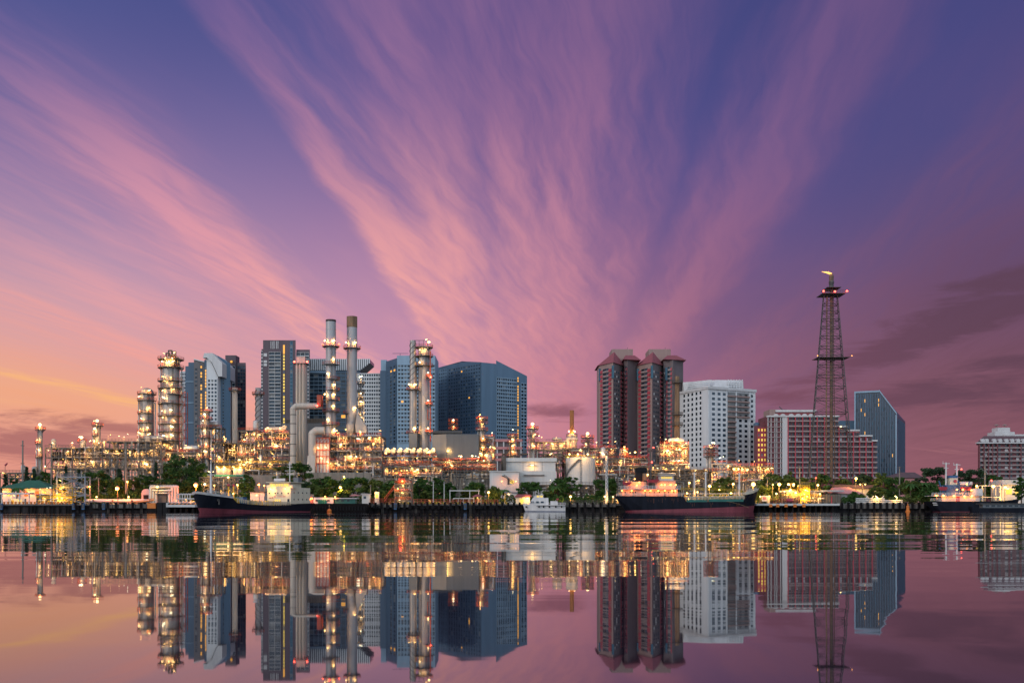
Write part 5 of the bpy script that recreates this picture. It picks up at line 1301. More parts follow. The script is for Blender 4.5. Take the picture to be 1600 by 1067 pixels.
b = MB(); b.cone(s.p(58.5,0,6), s.p(58.5,0,16.5), .42, .25, 10); b.bar(s.p(58.5,-1.6,13), s.p(58.5,1.6,13), .12); b.bar(s.p(58.5,0,16.5), s.p(58.5,0,18.4), .08); b.build('foremast', m_shipw, s.o)
lamp(s.o, s.p(58.7,0,18.6), 'globe', m=L_SOD, s=.3, W=0)
for a in (50, 47): 
    b = MB(); b.cone(s.p(a,1,2.8), s.p(a,1,9.3), .28, .24, 8); b.build('vent_post', m_ryel, s.o); b = MB(); b.ball(s.p(a,1,9.6), .5, 8, 5); b.build('vent_head', m_redbr, s.o)
b = MB()
for k in range(7): a = 19+k*4.4; b.bar(s.p(a,-4.5,3.6), s.p(a,4.5,3.6), .16); [b.cone(s.p(a,t,2.5), s.p(a,t,3.6), .14, .14, 6) for t in (-4, -2, 0, 2, 4)]
for t in (-2.4, -1.5, -.6, .3, 1.2, 2.1): b.cone(s.p(18.5,t,3.85), s.p(50,t,4.1), .2, .2, 6)
b.build('deck_pipe', m_pipe, s.o)
b = MB()
for k in range(40):
    rr = r_.random(); a = 18.6 + r_.random()*32; t = r_.uniform(-3, 5); b.cone(s.p(a,t,2.5), s.p(a,t,3.2+rr*1.4), .2, .2, 6); 
    if rr < .4: b.ball(s.p(a,t,3.6+rr*1.4), .4, 6, 4)
b.build('deck_fitting', m_ryel, s.o)
s.mb('manifold', m_bluep, (44, 46.5, -1, 4.5, 2.9, 5.4)); s.mb('crane_base', m_ryel, (49.2, 51.4, -3.5, 4.8, 3.3, 5.0))
s.rail([(18.2,5.8,2.6),(30,5.8,2.42),(44,5.8,2.9),(51.5,5.8,3.5)], m_cream, 1.1, 1.25, r=.1); s.rail([(18.2,-5.8,2.6),(44,-5.8,2.9)], m_cream, 1.4, 1.2)
s.rail([(54,5.7,5.5),(60,4.8,6.2),(64,2.8,6.7)], m_shipw, 1.2, .9); s.rail([(-.6,4.4,5.9),(3.4,4.4,5.9)], m_shipw, 1, 1)
for t in (-2.8, 0, 3.2): s.lamp(1.5 if t > 3 else -.4, 4.9 if t > 3 else t, 5.4, m=L_SOD, W=500, col=SODIUM, sz=.45)
s.lamp(3, 5.1, 5.2, m=L_SOD, W=400, col=SODIUM); s.lamp(a1+.8, 3.4, 8.9, m=L_GOLD, W=500, col=GOLD, sz=.3); s.lamp(a1+.9, -3.0, 8.9, m=L_GOLD, W=900, col=GOLD, sz=.3); s.lamp(a1+.6, 5.6, 9.6, m=L_SOD, W=100, col=SODIUM, sz=.36)
s.lamp(36, 3, 6.2, m=L_GOLD, W=1200, col=GOLD, sz=.25); s.lamp(50.5, 3.4, 6.6, m=L_GOLD, W=900, col=GOLD, sz=.3)
s.mb('red_sign', m_redbr, (a1+1, a1+1.1, -3.6, -2.9, 5.2, 5.6), (a1+1, a1+1.1, -2.6, -1.9, 5.3, 5.7))

b = MB(); b.cone(s.p(60.5,4.45,4.2), s.p(60.6,4.9,4.1), .45, .45, 10); q_ = s.p(60.6,4.95,3.9); b.cbox(q_[0], q_[1], 2.7, .35, .3, 1.3); b.build('anchor', m_steeld, s.o)
for a_, px_, lab in ((62, 262, 'slack mooring rope from the black bow to the hazard striped platform'),):
    e0 = Vector(s.p(a_, -2, 5.8)); e1 = Vector((X(296, 417), 416, GZ+.6)); b = MB()
    for k in range(12):
        f0, f1 = k/12, (k+1)/12; sag = lambda f: Vector((0, 0, -4*1.2*f*(1-f)))
        b.bar(e0.lerp(e1, f0)+sag(f0), e0.lerp(e1, f1)+sag(f1), .08)
    rp_ = b.build('mooring_rope', m_cream); tag(rp_, lab, 'rope')
# -- right tanker, broadside
Y = 405; yc = Y + 6
m_lampwarm = mat('lamp warmed ship paint', (.42, .27, .2), .5, var=.15, scale=.4, streak=True)  # red-orange lamplight put into the paint colour of the white superstructure
m_rstr = mat('hull rust streaks', (.1, .035, .02), .8, var=.5, scale=.9, streak=True)
s = Ship('tanker', (X(962,yc), yc), (X(1182,yc), yc-1), 'big black tanker with dark funnel and red waterline moored broadside', 'ship')
A = lambda px: X(px,yc) - X(962,yc)
W_ = lambda py: Z(py, Y)
st = [(A(981), A(961), 4.2, 1.5, W_(774.5), W_(797.6)), (A(988), A(975), 5.6, 4.2, W_(774.8), W_(797.1)), (A(1005), A(1000), 6, 5.6, W_(775), W_(796.6)), (A(1060), A(1064), 6, 6, W_(775.4), W_(794.8)), (A(1064), A(1068), 6, 6, W_(783), W_(794.6)), (A(1100), A(1100), 6, 6, W_(783.8), W_(793.6)), (A(1140), A(1142), 6, 5.6, W_(782.8), W_(791.6)), (A(1156), A(1160), 5.2, 4.4, W_(780.5), W_(791.0)), (A(1158), A(1164), 5.0, 4.2, W_(773), W_(790.9)), (A(1168), A(1174), 3.0, 1.9, W_(770), W_(790.1)), (A(1175), A(1183), .3, .1, W_(766.5), W_(789.4))]
s.hull(st, m_hull, m_boot)
s.loft([(A(1160), 5.0, W_(773)+.02, A(1160), 5.05, W_(769.5)), (A(1174), 3.0, W_(770)+.02, A(1175), 3.1, W_(766)), (A(1183), .3, W_(766.5)+.02, A(1185), .3, W_(762))], 'bulwark', m_cream)
zd = W_(775)
s.mb('deckhouse', m_lampwarm, (A(971), A(1056), -4.8, 4.4, zd, W_(764)))
s.mb('boat_deck', m_shipw, (A(968), A(1060), -5.6, 5.7, W_(764), W_(763.2)))
s.mb('accommodation', m_lampwarm, (A(976), A(1008), -4.4, 3.8, W_(763.2), W_(752)), (A(1022), A(1053), -4.4, 4.2, W_(763.2), W_(750)))
s.mb('wheelhouse', m_shipw, (A(1030), A(1050), -4, 3.8, W_(750), W_(742.5)))
s.mb('bridge_roof', m_offw, (A(1028), A(1052), -5, 4.8, W_(742.5), W_(741.6)))
s.windows([(A(p), 3.82, W_(747.5)) for p in (1032.5, 1036, 1039.5, 1043, 1046.5)], m_lity, .7, .8)
s.windows([(A(p), 4.42, W_(770)) for p in (975, 983, 991, 1013, 1020, 1028, 1042, 1050)], m_glass, .55, .6, 'side', 'porthole')
s.windows([(A(p), 4.42, zd) for p in (987, 1006, 1036)], m_steeld, .8, 2.0, 'side', 'door')
b = MB(); s.box(b, A(993), A(1009), -2.2, 2.2, W_(752), W_(737)); b.build('funnel', m_black, s.o)
b = MB(); b.hexa([s.p(A(992.6),2.3,W_(737)), s.p(A(1010),2.3,W_(737)), s.p(A(1010),-2.3,W_(737)), s.p(A(992.6),-2.3,W_(737))], [s.p(A(992),2.3,W_(730)), s.p(A(1009.4),2.3,W_(730)), s.p(A(1009.4),-2.3,W_(730)), s.p(A(992),-2.3,W_(730))]); b.build('funnel_cap', m_black, s.o)
s.mb('funnel_panel', m_rusty, (A(1003), A(1009.5), 2.22, 2.35, W_(750), W_(739)))
for (p0, p1, t) in ((1008, 1027, 4.9), (971, 984, 4.9)):
    b = MB(); x0, x1 = A(p0), A(p1); z = W_(754 if p0 > 1000 else 758)
    prof = [(0,.15,.9),(.12,.75,.15),(.5,1.0,0),(.88,.75,.15),(1,.15,.9)]
    for (f0,h0,k0),(f1,h1,k1) in zip(prof, prof[1:]):
        a0_, a1_ = x0+(x1-x0)*f0, x0+(x1-x0)*f1
        b.hexa([s.p(a0_,t+h0*.5,z+k0), s.p(a1_,t+h1*.5,z+k1), s.p(a1_,t-h1*.5,z+k1), s.p(a0_,t-h0*.5,z+k0)], [s.p(a0_,t+h0,z+1.3), s.p(a1_,t+h1,z+1.3), s.p(a1_,t-h1,z+1.3), s.p(a0_,t-h0,z+1.3)])
    b.build('lifeboat', m_redbr, s.o)
    b = MB(); [b.pipe([s.p(q,t-1.2,W_(763)), s.p(q,t-1.2,z+2.4), s.p(q,t+.3,z+2.6)], .14, 6) for q in (x0+.6, x1-.6)]; b.build('davit', m_redbr, s.o)
b = MB(); b.cone(s.p(A(1016),0,W_(763)), s.p(A(1016),0,W_(699)), .55, .3, 8); b.bar(s.p(A(1011),0,W_(703)), s.p(A(1021),0,W_(703)), .15); b.ball(s.p(A(1015.5),-.6,W_(702)), .9, 8, 5); b.build('main_mast', m_steel, s.o)
for px, pt in ((1020.5, 698), (1018, 721)): lamp(s.o, s.p(A(px), 1.0, W_(pt)), 'globe', m=L_RED, s=.42, W=60, col=REDL)
for px, t, pt in ((1084, 1, 737), (1101.5, 1, 736), (1154.5, 0, 738)):
    b = MB(); b.cone(s.p(A(px),t,W_(783)), s.p(A(px),t,W_(pt)), .42, .3, 8); b.bar(s.p(A(px)-1,t,W_(pt+2)), s.p(A(px)+1,t,W_(pt+2)), .14); b.build('derrick_post', m_shipw, s.o)
b = MB()
for k in range(12): a = A(1071)+k*2.05; b.bar(s.p(a,-4.5,W_(777)), s.p(a,5,W_(777)), .13); [b.cone(s.p(a,t,W_(783.5)), s.p(a,t,W_(777)), .12, .12, 6) for t in (-3, 0, 3, 5)]
for t in (-3, -1.6, -.2, 1.2, 2.6, 4): b.cone(s.p(A(1066),t,W_(777)+.2), s.p(A(1158),t,W_(775)), .22, .22, 6)
b.build('deck_pipe', m_pipe, s.o)
b = MB(); s.box(b, A(1066), A(1160), -4.5, -3.4, W_(771), W_(770)); [s.box(b, A(1067)+k*3.2, A(1067)+k*3.2+.2, -4.2, -4, W_(783), W_(771)) for k in range(8)]; b.build('catwalk', m_shipw, s.o)
b = MB()
for k in range(60):
    rr = r_.random(); a = A(1070) + r_.random()*A(1158-1070+962); t = r_.uniform(-4, 5); b.cone(s.p(a,t,W_(783)), s.p(a,t,W_(778)+rr*1.6), .17, .17, 6)
    if rr < .4: b.ball(s.p(a,t,W_(777)+rr*1.6), .38, 6, 4)
b.build('deck_fitting', m_ryel, s.o)
s.mb('bulwark_strake', m_dgreen, (A(1069), A(1100), 5.9, 6.02, W_(784), W_(780.6)), (A(1103), A(1156), 5.55, 6.02, W_(783.6), W_(779.6)))
s.rail([(A(1068),5.8,W_(781)),(A(1100),5.8,W_(781)),(A(1158),5.2,W_(779))], m_cream, 1.5, 1.2, r=.09)
s.rail([(A(968),5.6,W_(763.2)),(A(1060),5.6,W_(763.2))], m_shipw, 1.4, 1.1, r=.08); s.rail([(A(962),4.4,zd),(A(975),5.6,zd),(A(1063),5.9,zd)], m_shipw, 1.5, 1.1, r=.08); s.rail([(A(1162),5.0,W_(769)),(A(1180),1,W_(765))], m_shipw, 1.3, 1.0)
s.rail([(A(1060),5.6,W_(766)),(A(1110),4.6,W_(767)),(A(1155),4.2,W_(769))], m_ryel, 2.0, 1.1, r=.08)
for px, pt, t in ((977,753,4.6),(982,756,4.6),(990,748,4.6),(993,758,4.6),(997,753,4.6),(1031,757,4.8),(1036,757,4.8),(1045,757,4.8),(1053,757,4.8)): s.lamp(A(px), t, W_(pt), m=L_SOD, W=420, col=(1, .26, .04), sz=.4)
for px in (970, 985, 1005, 1014, 1026, 1036, 1047, 1052): s.lamp(A(px), 5.2, W_(766.3), m=L_SOD, W=380, col=(1, .26, .04), sz=.4)
for px, pt in ((1072,770),(1088,768),(1122,765),(1140,770)): s.lamp(A(px), 2, W_(pt), m=L_GOLD, W=1000, col=GOLD, sz=.42)
b = MB()
for k in range(10):
    f0, f1 = k/10, (k+1)/10; q = lambda f: s.p(A(1130)+f*9+0*f, 6.1, W_(783)-f*2.6+1.2*f*(f-1)*(-1))
    b.bar(q(f0), q(f1), .07)
b.build('mooring_rope', m_rusty, s.o)

b = MB()
for k in range(26):
    a = A(1000) + r_.random()*A(1150-1000+962); zz = W_(783.5 if a > A(1068) else 776) - r_.uniform(.1, 1.2); b_ = r_.uniform(.05, .16)
    if A(1062) < a < A(1070): continue
    s.box(b, a, a+b_, 5.9, 6.012, zz - r_.uniform(.5, 2.0), zz)
b.build('rust_streak', m_rstr, s.o)['kind'] = 'stuff'
b = MB(); b.cone(s.p(A(1166),3.6,W_(775.5)), s.p(A(1166),4.4,W_(775.5)), .6, .6, 10); b.box(*sorted((s.p(A(1165.2),0,0)[0], s.p(A(1166.8),0,0)[0])), yc-4.6, yc-4.3, W_(780), W_(775.5)); b.build('anchor', m_black, s.o)
b = MB()
for k in range(9): s.box(b, A(1172)-k*.02, A(1172)+.3, 2.2, 2.6, W_(797)+k*.42, W_(797)+k*.42+.2)
# -- tanker at the right edge, stern first
s = Ship('tanker', (X(1452,413), 413), (X(1590,408), 408), 'navy tanker with blue davits and red lifeboats, near the right edge', 'ship')
A = lambda px: (px-1452)*(s.L/138)
st = [(A(1462), A(1448.5), 4.4, 1.6, W_(783), W_(799)), (A(1467), A(1456), 5.5, 4.6, W_(783), W_(799)), (A(1480), A(1478), 5.8, 5.6, W_(783), W_(799)), (A(1540), A(1540), 5.8, 5.8, W_(783), W_(799)), (A(1570), A(1574), 4, 3.4, W_(782), W_(799)), (A(1585), A(1592), .4, .2, W_(779), W_(799))]
s.hull(st, m_hull, m_boot); zd = W_(783)
s.mb('deckhouse', m_shipw, (A(1468), A(1527), -4.6, 3.6, zd, W_(774.6)))
s.mb('boat_deck', m_shipw, (A(1450), A(1530), -5.4, 5.2, W_(774.6), W_(773.8)))
s.mb('accommodation', m_bluep, (A(1476), A(1512), -4, 2.6, W_(773.8), W_(757))); s.mb('white_house', m_shipw, (A(1515), A(1531), -4.4, 4, W_(773.8), W_(763)))
s.mb('wheelhouse', m_shipw, (A(1497), A(1516), -4, 3.2, W_(757), W_(752)))
s.mb('funnel', m_cream, (A(1482), A(1494), -2, 2, W_(757), W_(746))); s.mb('funnel_cap', m_bluep, (A(1481.6), A(1494.4), -2.1, 2.1, W_(746), W_(742)))
b = MB(); b.cone(s.p(A(1490.5),2.02,W_(751)), s.p(A(1490.5),2.1,W_(751)), .7, .7, 14); b.build('emblem', m_redbr, s.o)
for p0, p1, dv in ((1462, 1476, 1466), (1496, 1513, 1496)):
    x0, x1 = A(p0), A(p1); z = W_(766); b = MB(); prof = [(0,.15,.9),(.15,.8,.1),(.5,1.0,0),(.85,.8,.1),(1,.15,.9)]
    for (f0,h0,k0),(f1,h1,k1) in zip(prof, prof[1:]):
        a0_, a1_ = x0+(x1-x0)*f0, x0+(x1-x0)*f1
        b.hexa([s.p(a0_,4.4+h0*.5,z+k0), s.p(a1_,4.4+h1*.5,z+k1), s.p(a1_,4.4-h1*.5,z+k1), s.p(a0_,4.4-h0*.5,z+k0)], [s.p(a0_,4.4+h0,z+1.5), s.p(a1_,4.4+h1,z+1.5), s.p(a1_,4.4-h1,z+1.5), s.p(a0_,4.4-h0,z+1.5)])
    b.build('lifeboat', m_redbr, s.o)
    b = MB(); b.pipe([s.p(A(dv),3,W_(774)), s.p(A(dv+1),3.2,W_(761)), s.p(A(dv-2.5),3.6,W_(751))], .28, 8); b.build('davit', m_bluep, s.o)
b = MB(); [b.cone(s.p(A(1500),t,W_(774)), s.p(A(1500+dx),t,W_(752)), .25, .2, 8) for t, dx in ((4.8,10),)]; b.build('boat_crane', m_bluep, s.o)
for px, pt in ((1478.5, 721), (1495.5, 723)):
    b = MB(); b.cone(s.p(A(px),0,W_(774)), s.p(A(px),0,W_(pt)), .45, .3, 8); b.bar(s.p(A(px)-1.4,0,W_(pt+2)), s.p(A(px)+1.4,0,W_(pt+2)), .16); b.bar(s.p(A(px)-.9,0,W_(pt+9)), s.p(A(px)+.9,0,W_(pt+9)), .14); b.bar(s.p(A(px)-1.2,0,W_(pt+2)), s.p(A(px)-1.2,0,W_(pt-2)), .08); b.build('mast', m_shipw, s.o)
lamp(s.o, s.p(A(1502), .5, W_(732)), 'globe', m=L_RED, s=.45, W=60, col=REDL)
s.rail([(A(1450),4.4,zd),(A(1457),5.4,zd),(A(1530),5.6,zd)], m_shipw, 1.3, 1.2, r=.08); s.rail([(A(1451),5,W_(773.8)),(A(1530),5.1,W_(773.8))], m_shipw, 1.3, 1.1, r=.08)
for px, pt in ((1458,774),(1469,774),(1485,774.5),(1501.5,775),(1513,774.6),(1490,764.5),(1499,764.5),(1512,765.5),(1505,756)): s.lamp(A(px), 5.0, W_(pt), m=L_SOD if pt < 774 else L_GOLD, W=420, col=SODIUM, sz=.45)
s.windows([(A(p), 3.65, zd+.05) for p in (1493,)], m_redbr, 1.4, 1.9, 'side', 'door'); s.windows([(A(p), 3.65, W_(779.5)) for p in (1473, 1481, 1505, 1519)], m_lity, .6, .6, 'side', 'porthole')
lt = MB()
for row, (n, zt_) in enumerate(((9, 786.3), (7, 789.2))):
    for k in range(n):
        a = A(1452.5 + row*.9) + k*.34; 
        f0 = 5.45 if a > A(1456) else 4.4 + (a-A(1448.5))/(A(1456)-A(1448.5))*1.1
        s.box(lt, a, a+.22, f0-.5, f0-.02 - row*.12, W_(zt_), W_(zt_-1.6))
lt.build('lettering', m_shipw, s.o)

# -- low dark boat in front of it
s = Ship('river_boat', (X(1517,392), 392), (X(1640,390), 390), 'long low dark river boat passing in front of the navy tanker', 'boat')
A = lambda px: (px-1517)*(s.L/123); W2 = lambda py: Z(py, 390)
s.hull([(A(1519), A(1515), 1.6, 1.3, W2(792), -.1), (A(1530), A(1530), 2.2, 2.0, W2(793.5), -.1), (A(1600), A(1600), 2.3, 2.1, W2(793), -.1), (A(1636), A(1645), .3, .2, W2(790), -.1)], m_hull, m_black)
s.mb('cabin', m_clad, (A(1533), A(1630), -1.7, 1.8, W2(793.2), W2(787.5))); s.mb('roof', m_steeld, (A(1528), A(1632), -2.1, 2.2, W2(787.5), W2(786)))
s.windows([(A(p), 1.84, W2(791.5)) for p in range(1540, 1628, 9)], m_glass, 1.3, .7)
# -- white yacht
Y = 408; yc = Y + 2.6
s = Ship('motor_yacht', (X(883,yc), yc), (X(817,yc), yc), 'small white motor yacht moored at mid quay, bow to the left', 'boat')
A = lambda px: X(883,yc) - X(px,yc)
zb_ = W_(786.5); zs_ = W_(788.5)
s.hull([(A(883), A(883), 2.2, 2.0, zs_, .35), (A(860), A(860), 2.6, 2.3, zs_, .4), (A(838), A(838), 2.5, 2.1, W_(788), .45), (A(828), A(825), 1.7, 1.1, W_(787.2), .5), (A(822), A(816.5), .2, .1, W_(786), .55)], m_shipw, mat('blue grey antifouling', (.2, .21, .25), .5))
s.mb('rub_rail', m_black, (A(883), A(838), 2.62, 2.72, W_(790.3), W_(789.6)))
b = MB(); b.hexa([s.p(A(826),1.5,zs_), s.p(A(857),2.0,zs_), s.p(A(857),-2.0,zs_), s.p(A(826),-1.5,zs_)][::-1], [s.p(A(832.5),1.3,W_(777.5)), s.p(A(856.5),1.8,W_(777.5)), s.p(A(856.5),-1.8,W_(777.5)), s.p(A(832.5),-1.3,W_(777.5))][::-1]); b.build('cabin', m_shipw, s.o)
s.mb('aft_locker', m_shipw, (A(871), A(860), -1, 1.6, zs_, W_(782.5)))
b = MB(); b.hexa([s.p(A(833),1.3,W_(777.4)), s.p(A(849),1.4,W_(777.4)), s.p(A(849),-1.4,W_(777.4)), s.p(A(833),-1.3,W_(777.4))][::-1], [s.p(A(837),1.1,W_(773)), s.p(A(848.5),1.2,W_(773)), s.p(A(848.5),-1.2,W_(773)), s.p(A(837),-1.1,W_(773))][::-1]); b.build('flybridge', m_shipw, s.o)
s.mb('flybridge_roof', m_shipw, (A(849.5), A(835.5), -1.4, 1.5, W_(773), W_(772.4)))
s.windows([(A(840.5), 1.36, W_(776.5)), (A(846), 1.4, W_(776.5))], m_lity, 1.0, .6); s.windows([(A(p), 1.86+.1*k, W_(785.6)) for k, p in enumerate((831.5, 839.5, 847))], m_glassb, 1.2, .7)
for k, px in enumerate((822, 842, 849, 858, 868, 877)):
    b = MB(); b.ball(s.p(A(px), 2.85 if px > 835 else 1.6, W_(791.5)), .32, 8, 6, 1.3); b.build('fender', m_black, s.o)
b = MB(); b.bar(s.p(A(842),0,W_(772.4)), s.p(A(841),0,W_(764.5)), .1); b.bar(s.p(A(844),.8,W_(772.4)), s.p(A(844),.8,W_(767)), .06); b.bar(s.p(A(840),-.8,W_(770)), s.p(A(843),.8,W_(770)), .08); b.ball(s.p(A(846.5),0,W_(771.5)), .4, 8, 5); b.build('mast', m_shipw, s.o)
s.rail([(A(883),2.2,zs_),(A(871),2.4,zs_)], m_shipw, 1.0, .9); s.rail([(A(838),2.3,W_(788)),(A(826),1.7,W_(787)),(A(818),.4,W_(786))], m_shipw, 1.2, .8, r=.05)
b = MB(); b.bar(s.p(A(870),0,W_(782.5)), s.p(A(873),0,W_(778)), .08); b.box(*sorted((s.p(A(873),0,0)[0], s.p(A(869.5),0,0)[0])), yc-.05, yc+.05, W_(780.5), W_(778.4)); b.build('ensign', m_redbr, s.o)
# -- work barge beside the left tanker
Y = 414
o = thing('work_barge', (X(518,Y), Y, 0), 'dark work barge with white cabins and green tanks, behind the left tanker', 'barge')
MB().prism([(X(484,Y), -.6), (X(480,Y), Z(789,Y)), (X(482,Y), Z(786.5,Y)), (X(572,Y), Z(786.5,Y)), (X(577,Y), Z(789.5,Y)), (X(572,Y), -.6)], Y-3, Y+4).build('hull', m_timb, o)
MB().box(X(491,Y), X(522,Y), Y-1.5, Y+3, Z(786.5,Y), Z(777,Y)).build('cabin', m_shipw, o)
MB().box(X(524,Y), X(556,Y), Y-1.5, Y+3, Z(786.5,Y), Z(779,Y)).build('awning_house', m_dgreen, o); MB().box(X(522.5,Y), X(559,Y), Y-2.2, Y+3.4, Z(779,Y), Z(777.8,Y)).build('roof', m_shipw, o)
for k in range(4): MB().lathe(X(500+k*3.4,Y), Y-2.2, [(.42, Z(786.4,Y)), (.42, Z(781,Y)), (.2, Z(780,Y))], 10).build('green_tank', m_green, o)
for px in (494, 512, 526, 534, 543): MB().box(X(px,Y), X(px+4,Y), Y-1.6, Y-1.51, Z(783,Y), Z(780.5,Y)).build('window', m_glass, o)
for px, py in ((509.5,775.5),(525,776),(487,781)): lamp(o, (X(px,Y), Y-2, Z(py,Y)), 'globe', m=L_SOD, s=.4, W=400, col=SODIUM)
b = MB()
for k in range(20): b.cbox(X(483+k*4.6,Y), Y-3.15, .6, .5, .25, 1.6)
b.build('rubbing_strake', m_black, o)['kind'] = 'stuff'
for px, Yb, lab, sc in ((514.5, 405, 'orange mooring buoy floating before the work barge', .95), (1418.5, 412, 'orange buoy with a pole top, left of the navy tanker stern', .8)):
    o = thing('buoy', (X(px,Yb), Yb, 0), lab, 'buoy')
    if sc > .9: MB().ball((X(px,Yb), Yb, .35), sc, 16, 10, .95).build('float', m_orange, o, True); MB().lathe(X(px,Yb), Yb, [(.12, 1.2), (.12, 2.2), (.35, 2.3), (.05, 2.9)], 8).build('topmark', m_rusty, o)
    else: MB().lathe(X(px,Yb), Yb, [(.9, -.3), (.95, .3), (.6, .7), (.55, 2.0), (.7, 2.1), (.3, 2.6)], 14).build('float', m_orange, o); MB().lathe(X(px,Yb), Yb, [(.1, 2.6), (.3, 2.9), (.05, 3.3)], 8).build('topmark', m_orange, o)

# ------------------------------------------------------------------ dock buildings and gear
def box_thing(name, p0, p1, pt, pb, Y, d, m, label, cat, part='body'):
    o = thing(name, (X((p0+p1)/2,Y), Y, Z(pb,Y) if pb else GZ), label, cat)
    MB().box(X(p0,Y), X(p1,Y), Y, Y+d, Z(pb,Y) if pb else GZ, Z(pt,Y)).build(part, m, o); return o
Y = 440
o = thing('house', (X(42,Y), Y, GZ), 'low lit house with a green hip roof at the left end of the quay', 'house')
MB().box(X(4,Y), X(80,Y), Y, Y+12, GZ, Z(763,Y)).build('wall', m_offw, o)
MB().add([(X(-2,Y),Y-2,Z(763,Y)),(X(83,Y),Y-2,Z(763,Y)),(X(83,Y),Y+14,Z(763,Y)),(X(-2,Y),Y+14,Z(763,Y)),(X(34,Y),Y+6,Z(749.5,Y)),(X(52,Y),Y+6,Z(749.5,Y))], [(0,1,5,4),(1,2,5),(2,3,4,5),(3,0,4),(3,2,1,0)]).build('roof', mat('green roof sheet', (.02, .1, .06), .6, var=.2, scale=.4), o)
for px in (12, 26, 38, 55, 66): MB().box(X(px,Y), X(px+6,Y), Y-.1, Y-.02, Z(775,Y), Z(767,Y)).build('window', m_lity if px in (12, 66) else m_orange, o)
for px, py in ((8,767),(47,768),(70,768)): lamp(o, (X(px,Y), Y-1.4, Z(py,Y)), 'globe', m=L_SOD, s=.28, W=1500, col=SODIUM)
Y = 424
o = thing('dock_shelter', (X(23,Y), Y, GZ), 'white flat roofed dock shelter before the green roofed house', 'shelter')
MB().box(X(-10,Y), X(46,Y), Y, Y+5, Z(772,Y), Z(769.5,Y)).build('roof', m_wpaint, o)
b = MB(); [b.cbox(X(px,Y), Y+.4, GZ, .35, .35, Z(772,Y)-GZ) for px in (2, 16, 30, 45)]; b.build('post', m_wpaint, o)
MB().box(X(8,Y), X(34,Y), Y+2.5, Y+4, GZ, Z(779,Y)).build('cabin', m_offw, o)
MB().box(X(13,Y), X(17,Y), Y+2.4, Y+2.48, GZ+.2, Z(781,Y)).build('door', m_ryel, o); MB().box(X(24,Y), X(29,Y), Y+2.4, Y+2.48, GZ+1, Z(781,Y)).build('window', m_lity, o)
lamp(o, (X(20,Y), Y+1, Z(774,Y)), 'tube', m=L_GOLD, s=.25, W=700, col=GOLD)
def frame_tower(p0, p1, pt, pb, Y, d, levels, label, m, name='steel_gantry', deck=True, lam=0, br=True, seed=1, w=.32, railm=None):
    rn = random.Random(seed); x0, x1 = X(p0,Y), X(p1,Y); z0 = max(GZ, Z(pb,Y)); z1 = Z(pt,Y)
    o = thing(name, ((x0+x1)/2, Y, z0), label, 'gantry'); f = MB(); g = MB()
    for x in (x0, x1):
        for y in (Y, Y+d): f.cbox(x, y, z0, w, w, z1-z0)
    zs = [z0] + sorted(Z(p,Y) for p in levels) + [z1]
    for i, (a, c) in enumerate(zip(zs, zs[1:])):
        for y in (Y, Y+d): f.box(x0, x1, y-w*.45, y+w*.45, c-w*.9, c-.01)
        for x in (x0, x1): f.box(x-w*.4, x+w*.4, Y+w*.5, Y+d-w*.5, c-w*.9, c-.012)
        if br: g.bar((x0, Y-.05, a), (x1, Y-.05, c), w*.36); (g.bar((x1, Y-.05, a), (x0, Y-.05, c), w*.36) if c-a < 8 else 0); g.bar((x0, Y+d, c), (x1, Y+d, a), w*.33)
    f.build('frame', m, o)
    if br: g.build('bracing', m, o)
    if railm:
        rl = MB()
        for c in zs[1:]:
            for h in (.5, 1.1): rl.bar((x0, Y-.2, c+h), (x1, Y-.2, c+h), .07)
            for k in range(6): rl.bar((x0+(x1-x0)*k/5, Y-.2, c), (x0+(x1-x0)*k/5, Y-.2, c+1.1), .06)
        rl.build('railing', railm, o)
    for k in range(lam): lamp(o, (x0 + (x1-x0)*rn.random(), Y-.6, z0 + (z1-z0)*rn.uniform(.3,.95)), rn.choice(('tube','globe')), m=L_GOLD, s=.36, W=700, col=GOLD)
    return o
m_gfr = mat('blue grey painted steel', (.2, .23, .27), .5, .1, var=.2)
frame_tower(89, 133, 744, 793, 426, 5, [773, 760], 'blue grey steel gantry left of the long pale pipe', m_gfr, lam=2, w=.5, railm=m_gfr)
frame_tower(84, 113, 761, 793, 424.5, 3, [776], 'yellow lit pipe frame leaning on the blue grey gantry', m_ryel, lam=4, w=.22, seed=4, railm=m_ryel)
unit(58, 112, 772, 427, 4, 'yellow lit pipe manifold before the green roofed house', [772, 779], 4, seed=61, pipes=130, lamps=8, vessels=0, rail=m_ryel, lampW=150, pm=m_ryel, name='pipe_manifold')
Y = 429
o = thing('pipeline', (X(190,Y), Y, GZ), 'long pale pipe on supports behind the orange gangway', 'pipe')
MB().cone((X(134,Y), Y, Z(782,Y)), (X(262,Y), Y, Z(782,Y)), M(2.6,Y), M(2.6,Y), 12).build('pipe', m_wpaint, o)
b = MB(); [b.cbox(X(px,Y), Y, GZ, .4, 1.2, Z(784,Y)-GZ) for px in range(140, 262, 15)]; b.build('support', m_conc, o)
b = MB(); [b.lathe(X(px,Y), Y-.9, [(.3, Z(783.5,Y)), (.3, Z(780.5,Y))], 8) for px in range(147, 260, 30)]; b.build('valve', m_steeld, o)
Y = 423
o = thing('gangway', (X(220,Y), Y, GZ), 'orange sloping gangway beside the white dock frame', 'gangway')
b = MB(); b.bar((X(204,Y), Y, Z(787,Y)), (X(240,Y), Y, Z(781,Y)), .22); b.bar((X(204,Y), Y, Z(784.5,Y)), (X(240,Y), Y, Z(778.5,Y)), .12)
for k in range(13): x = X(204+3*k,Y); b.bar((x, Y, Z(787-.5*k,Y)), (x, Y, Z(784.5-.5*k,Y)), .09)
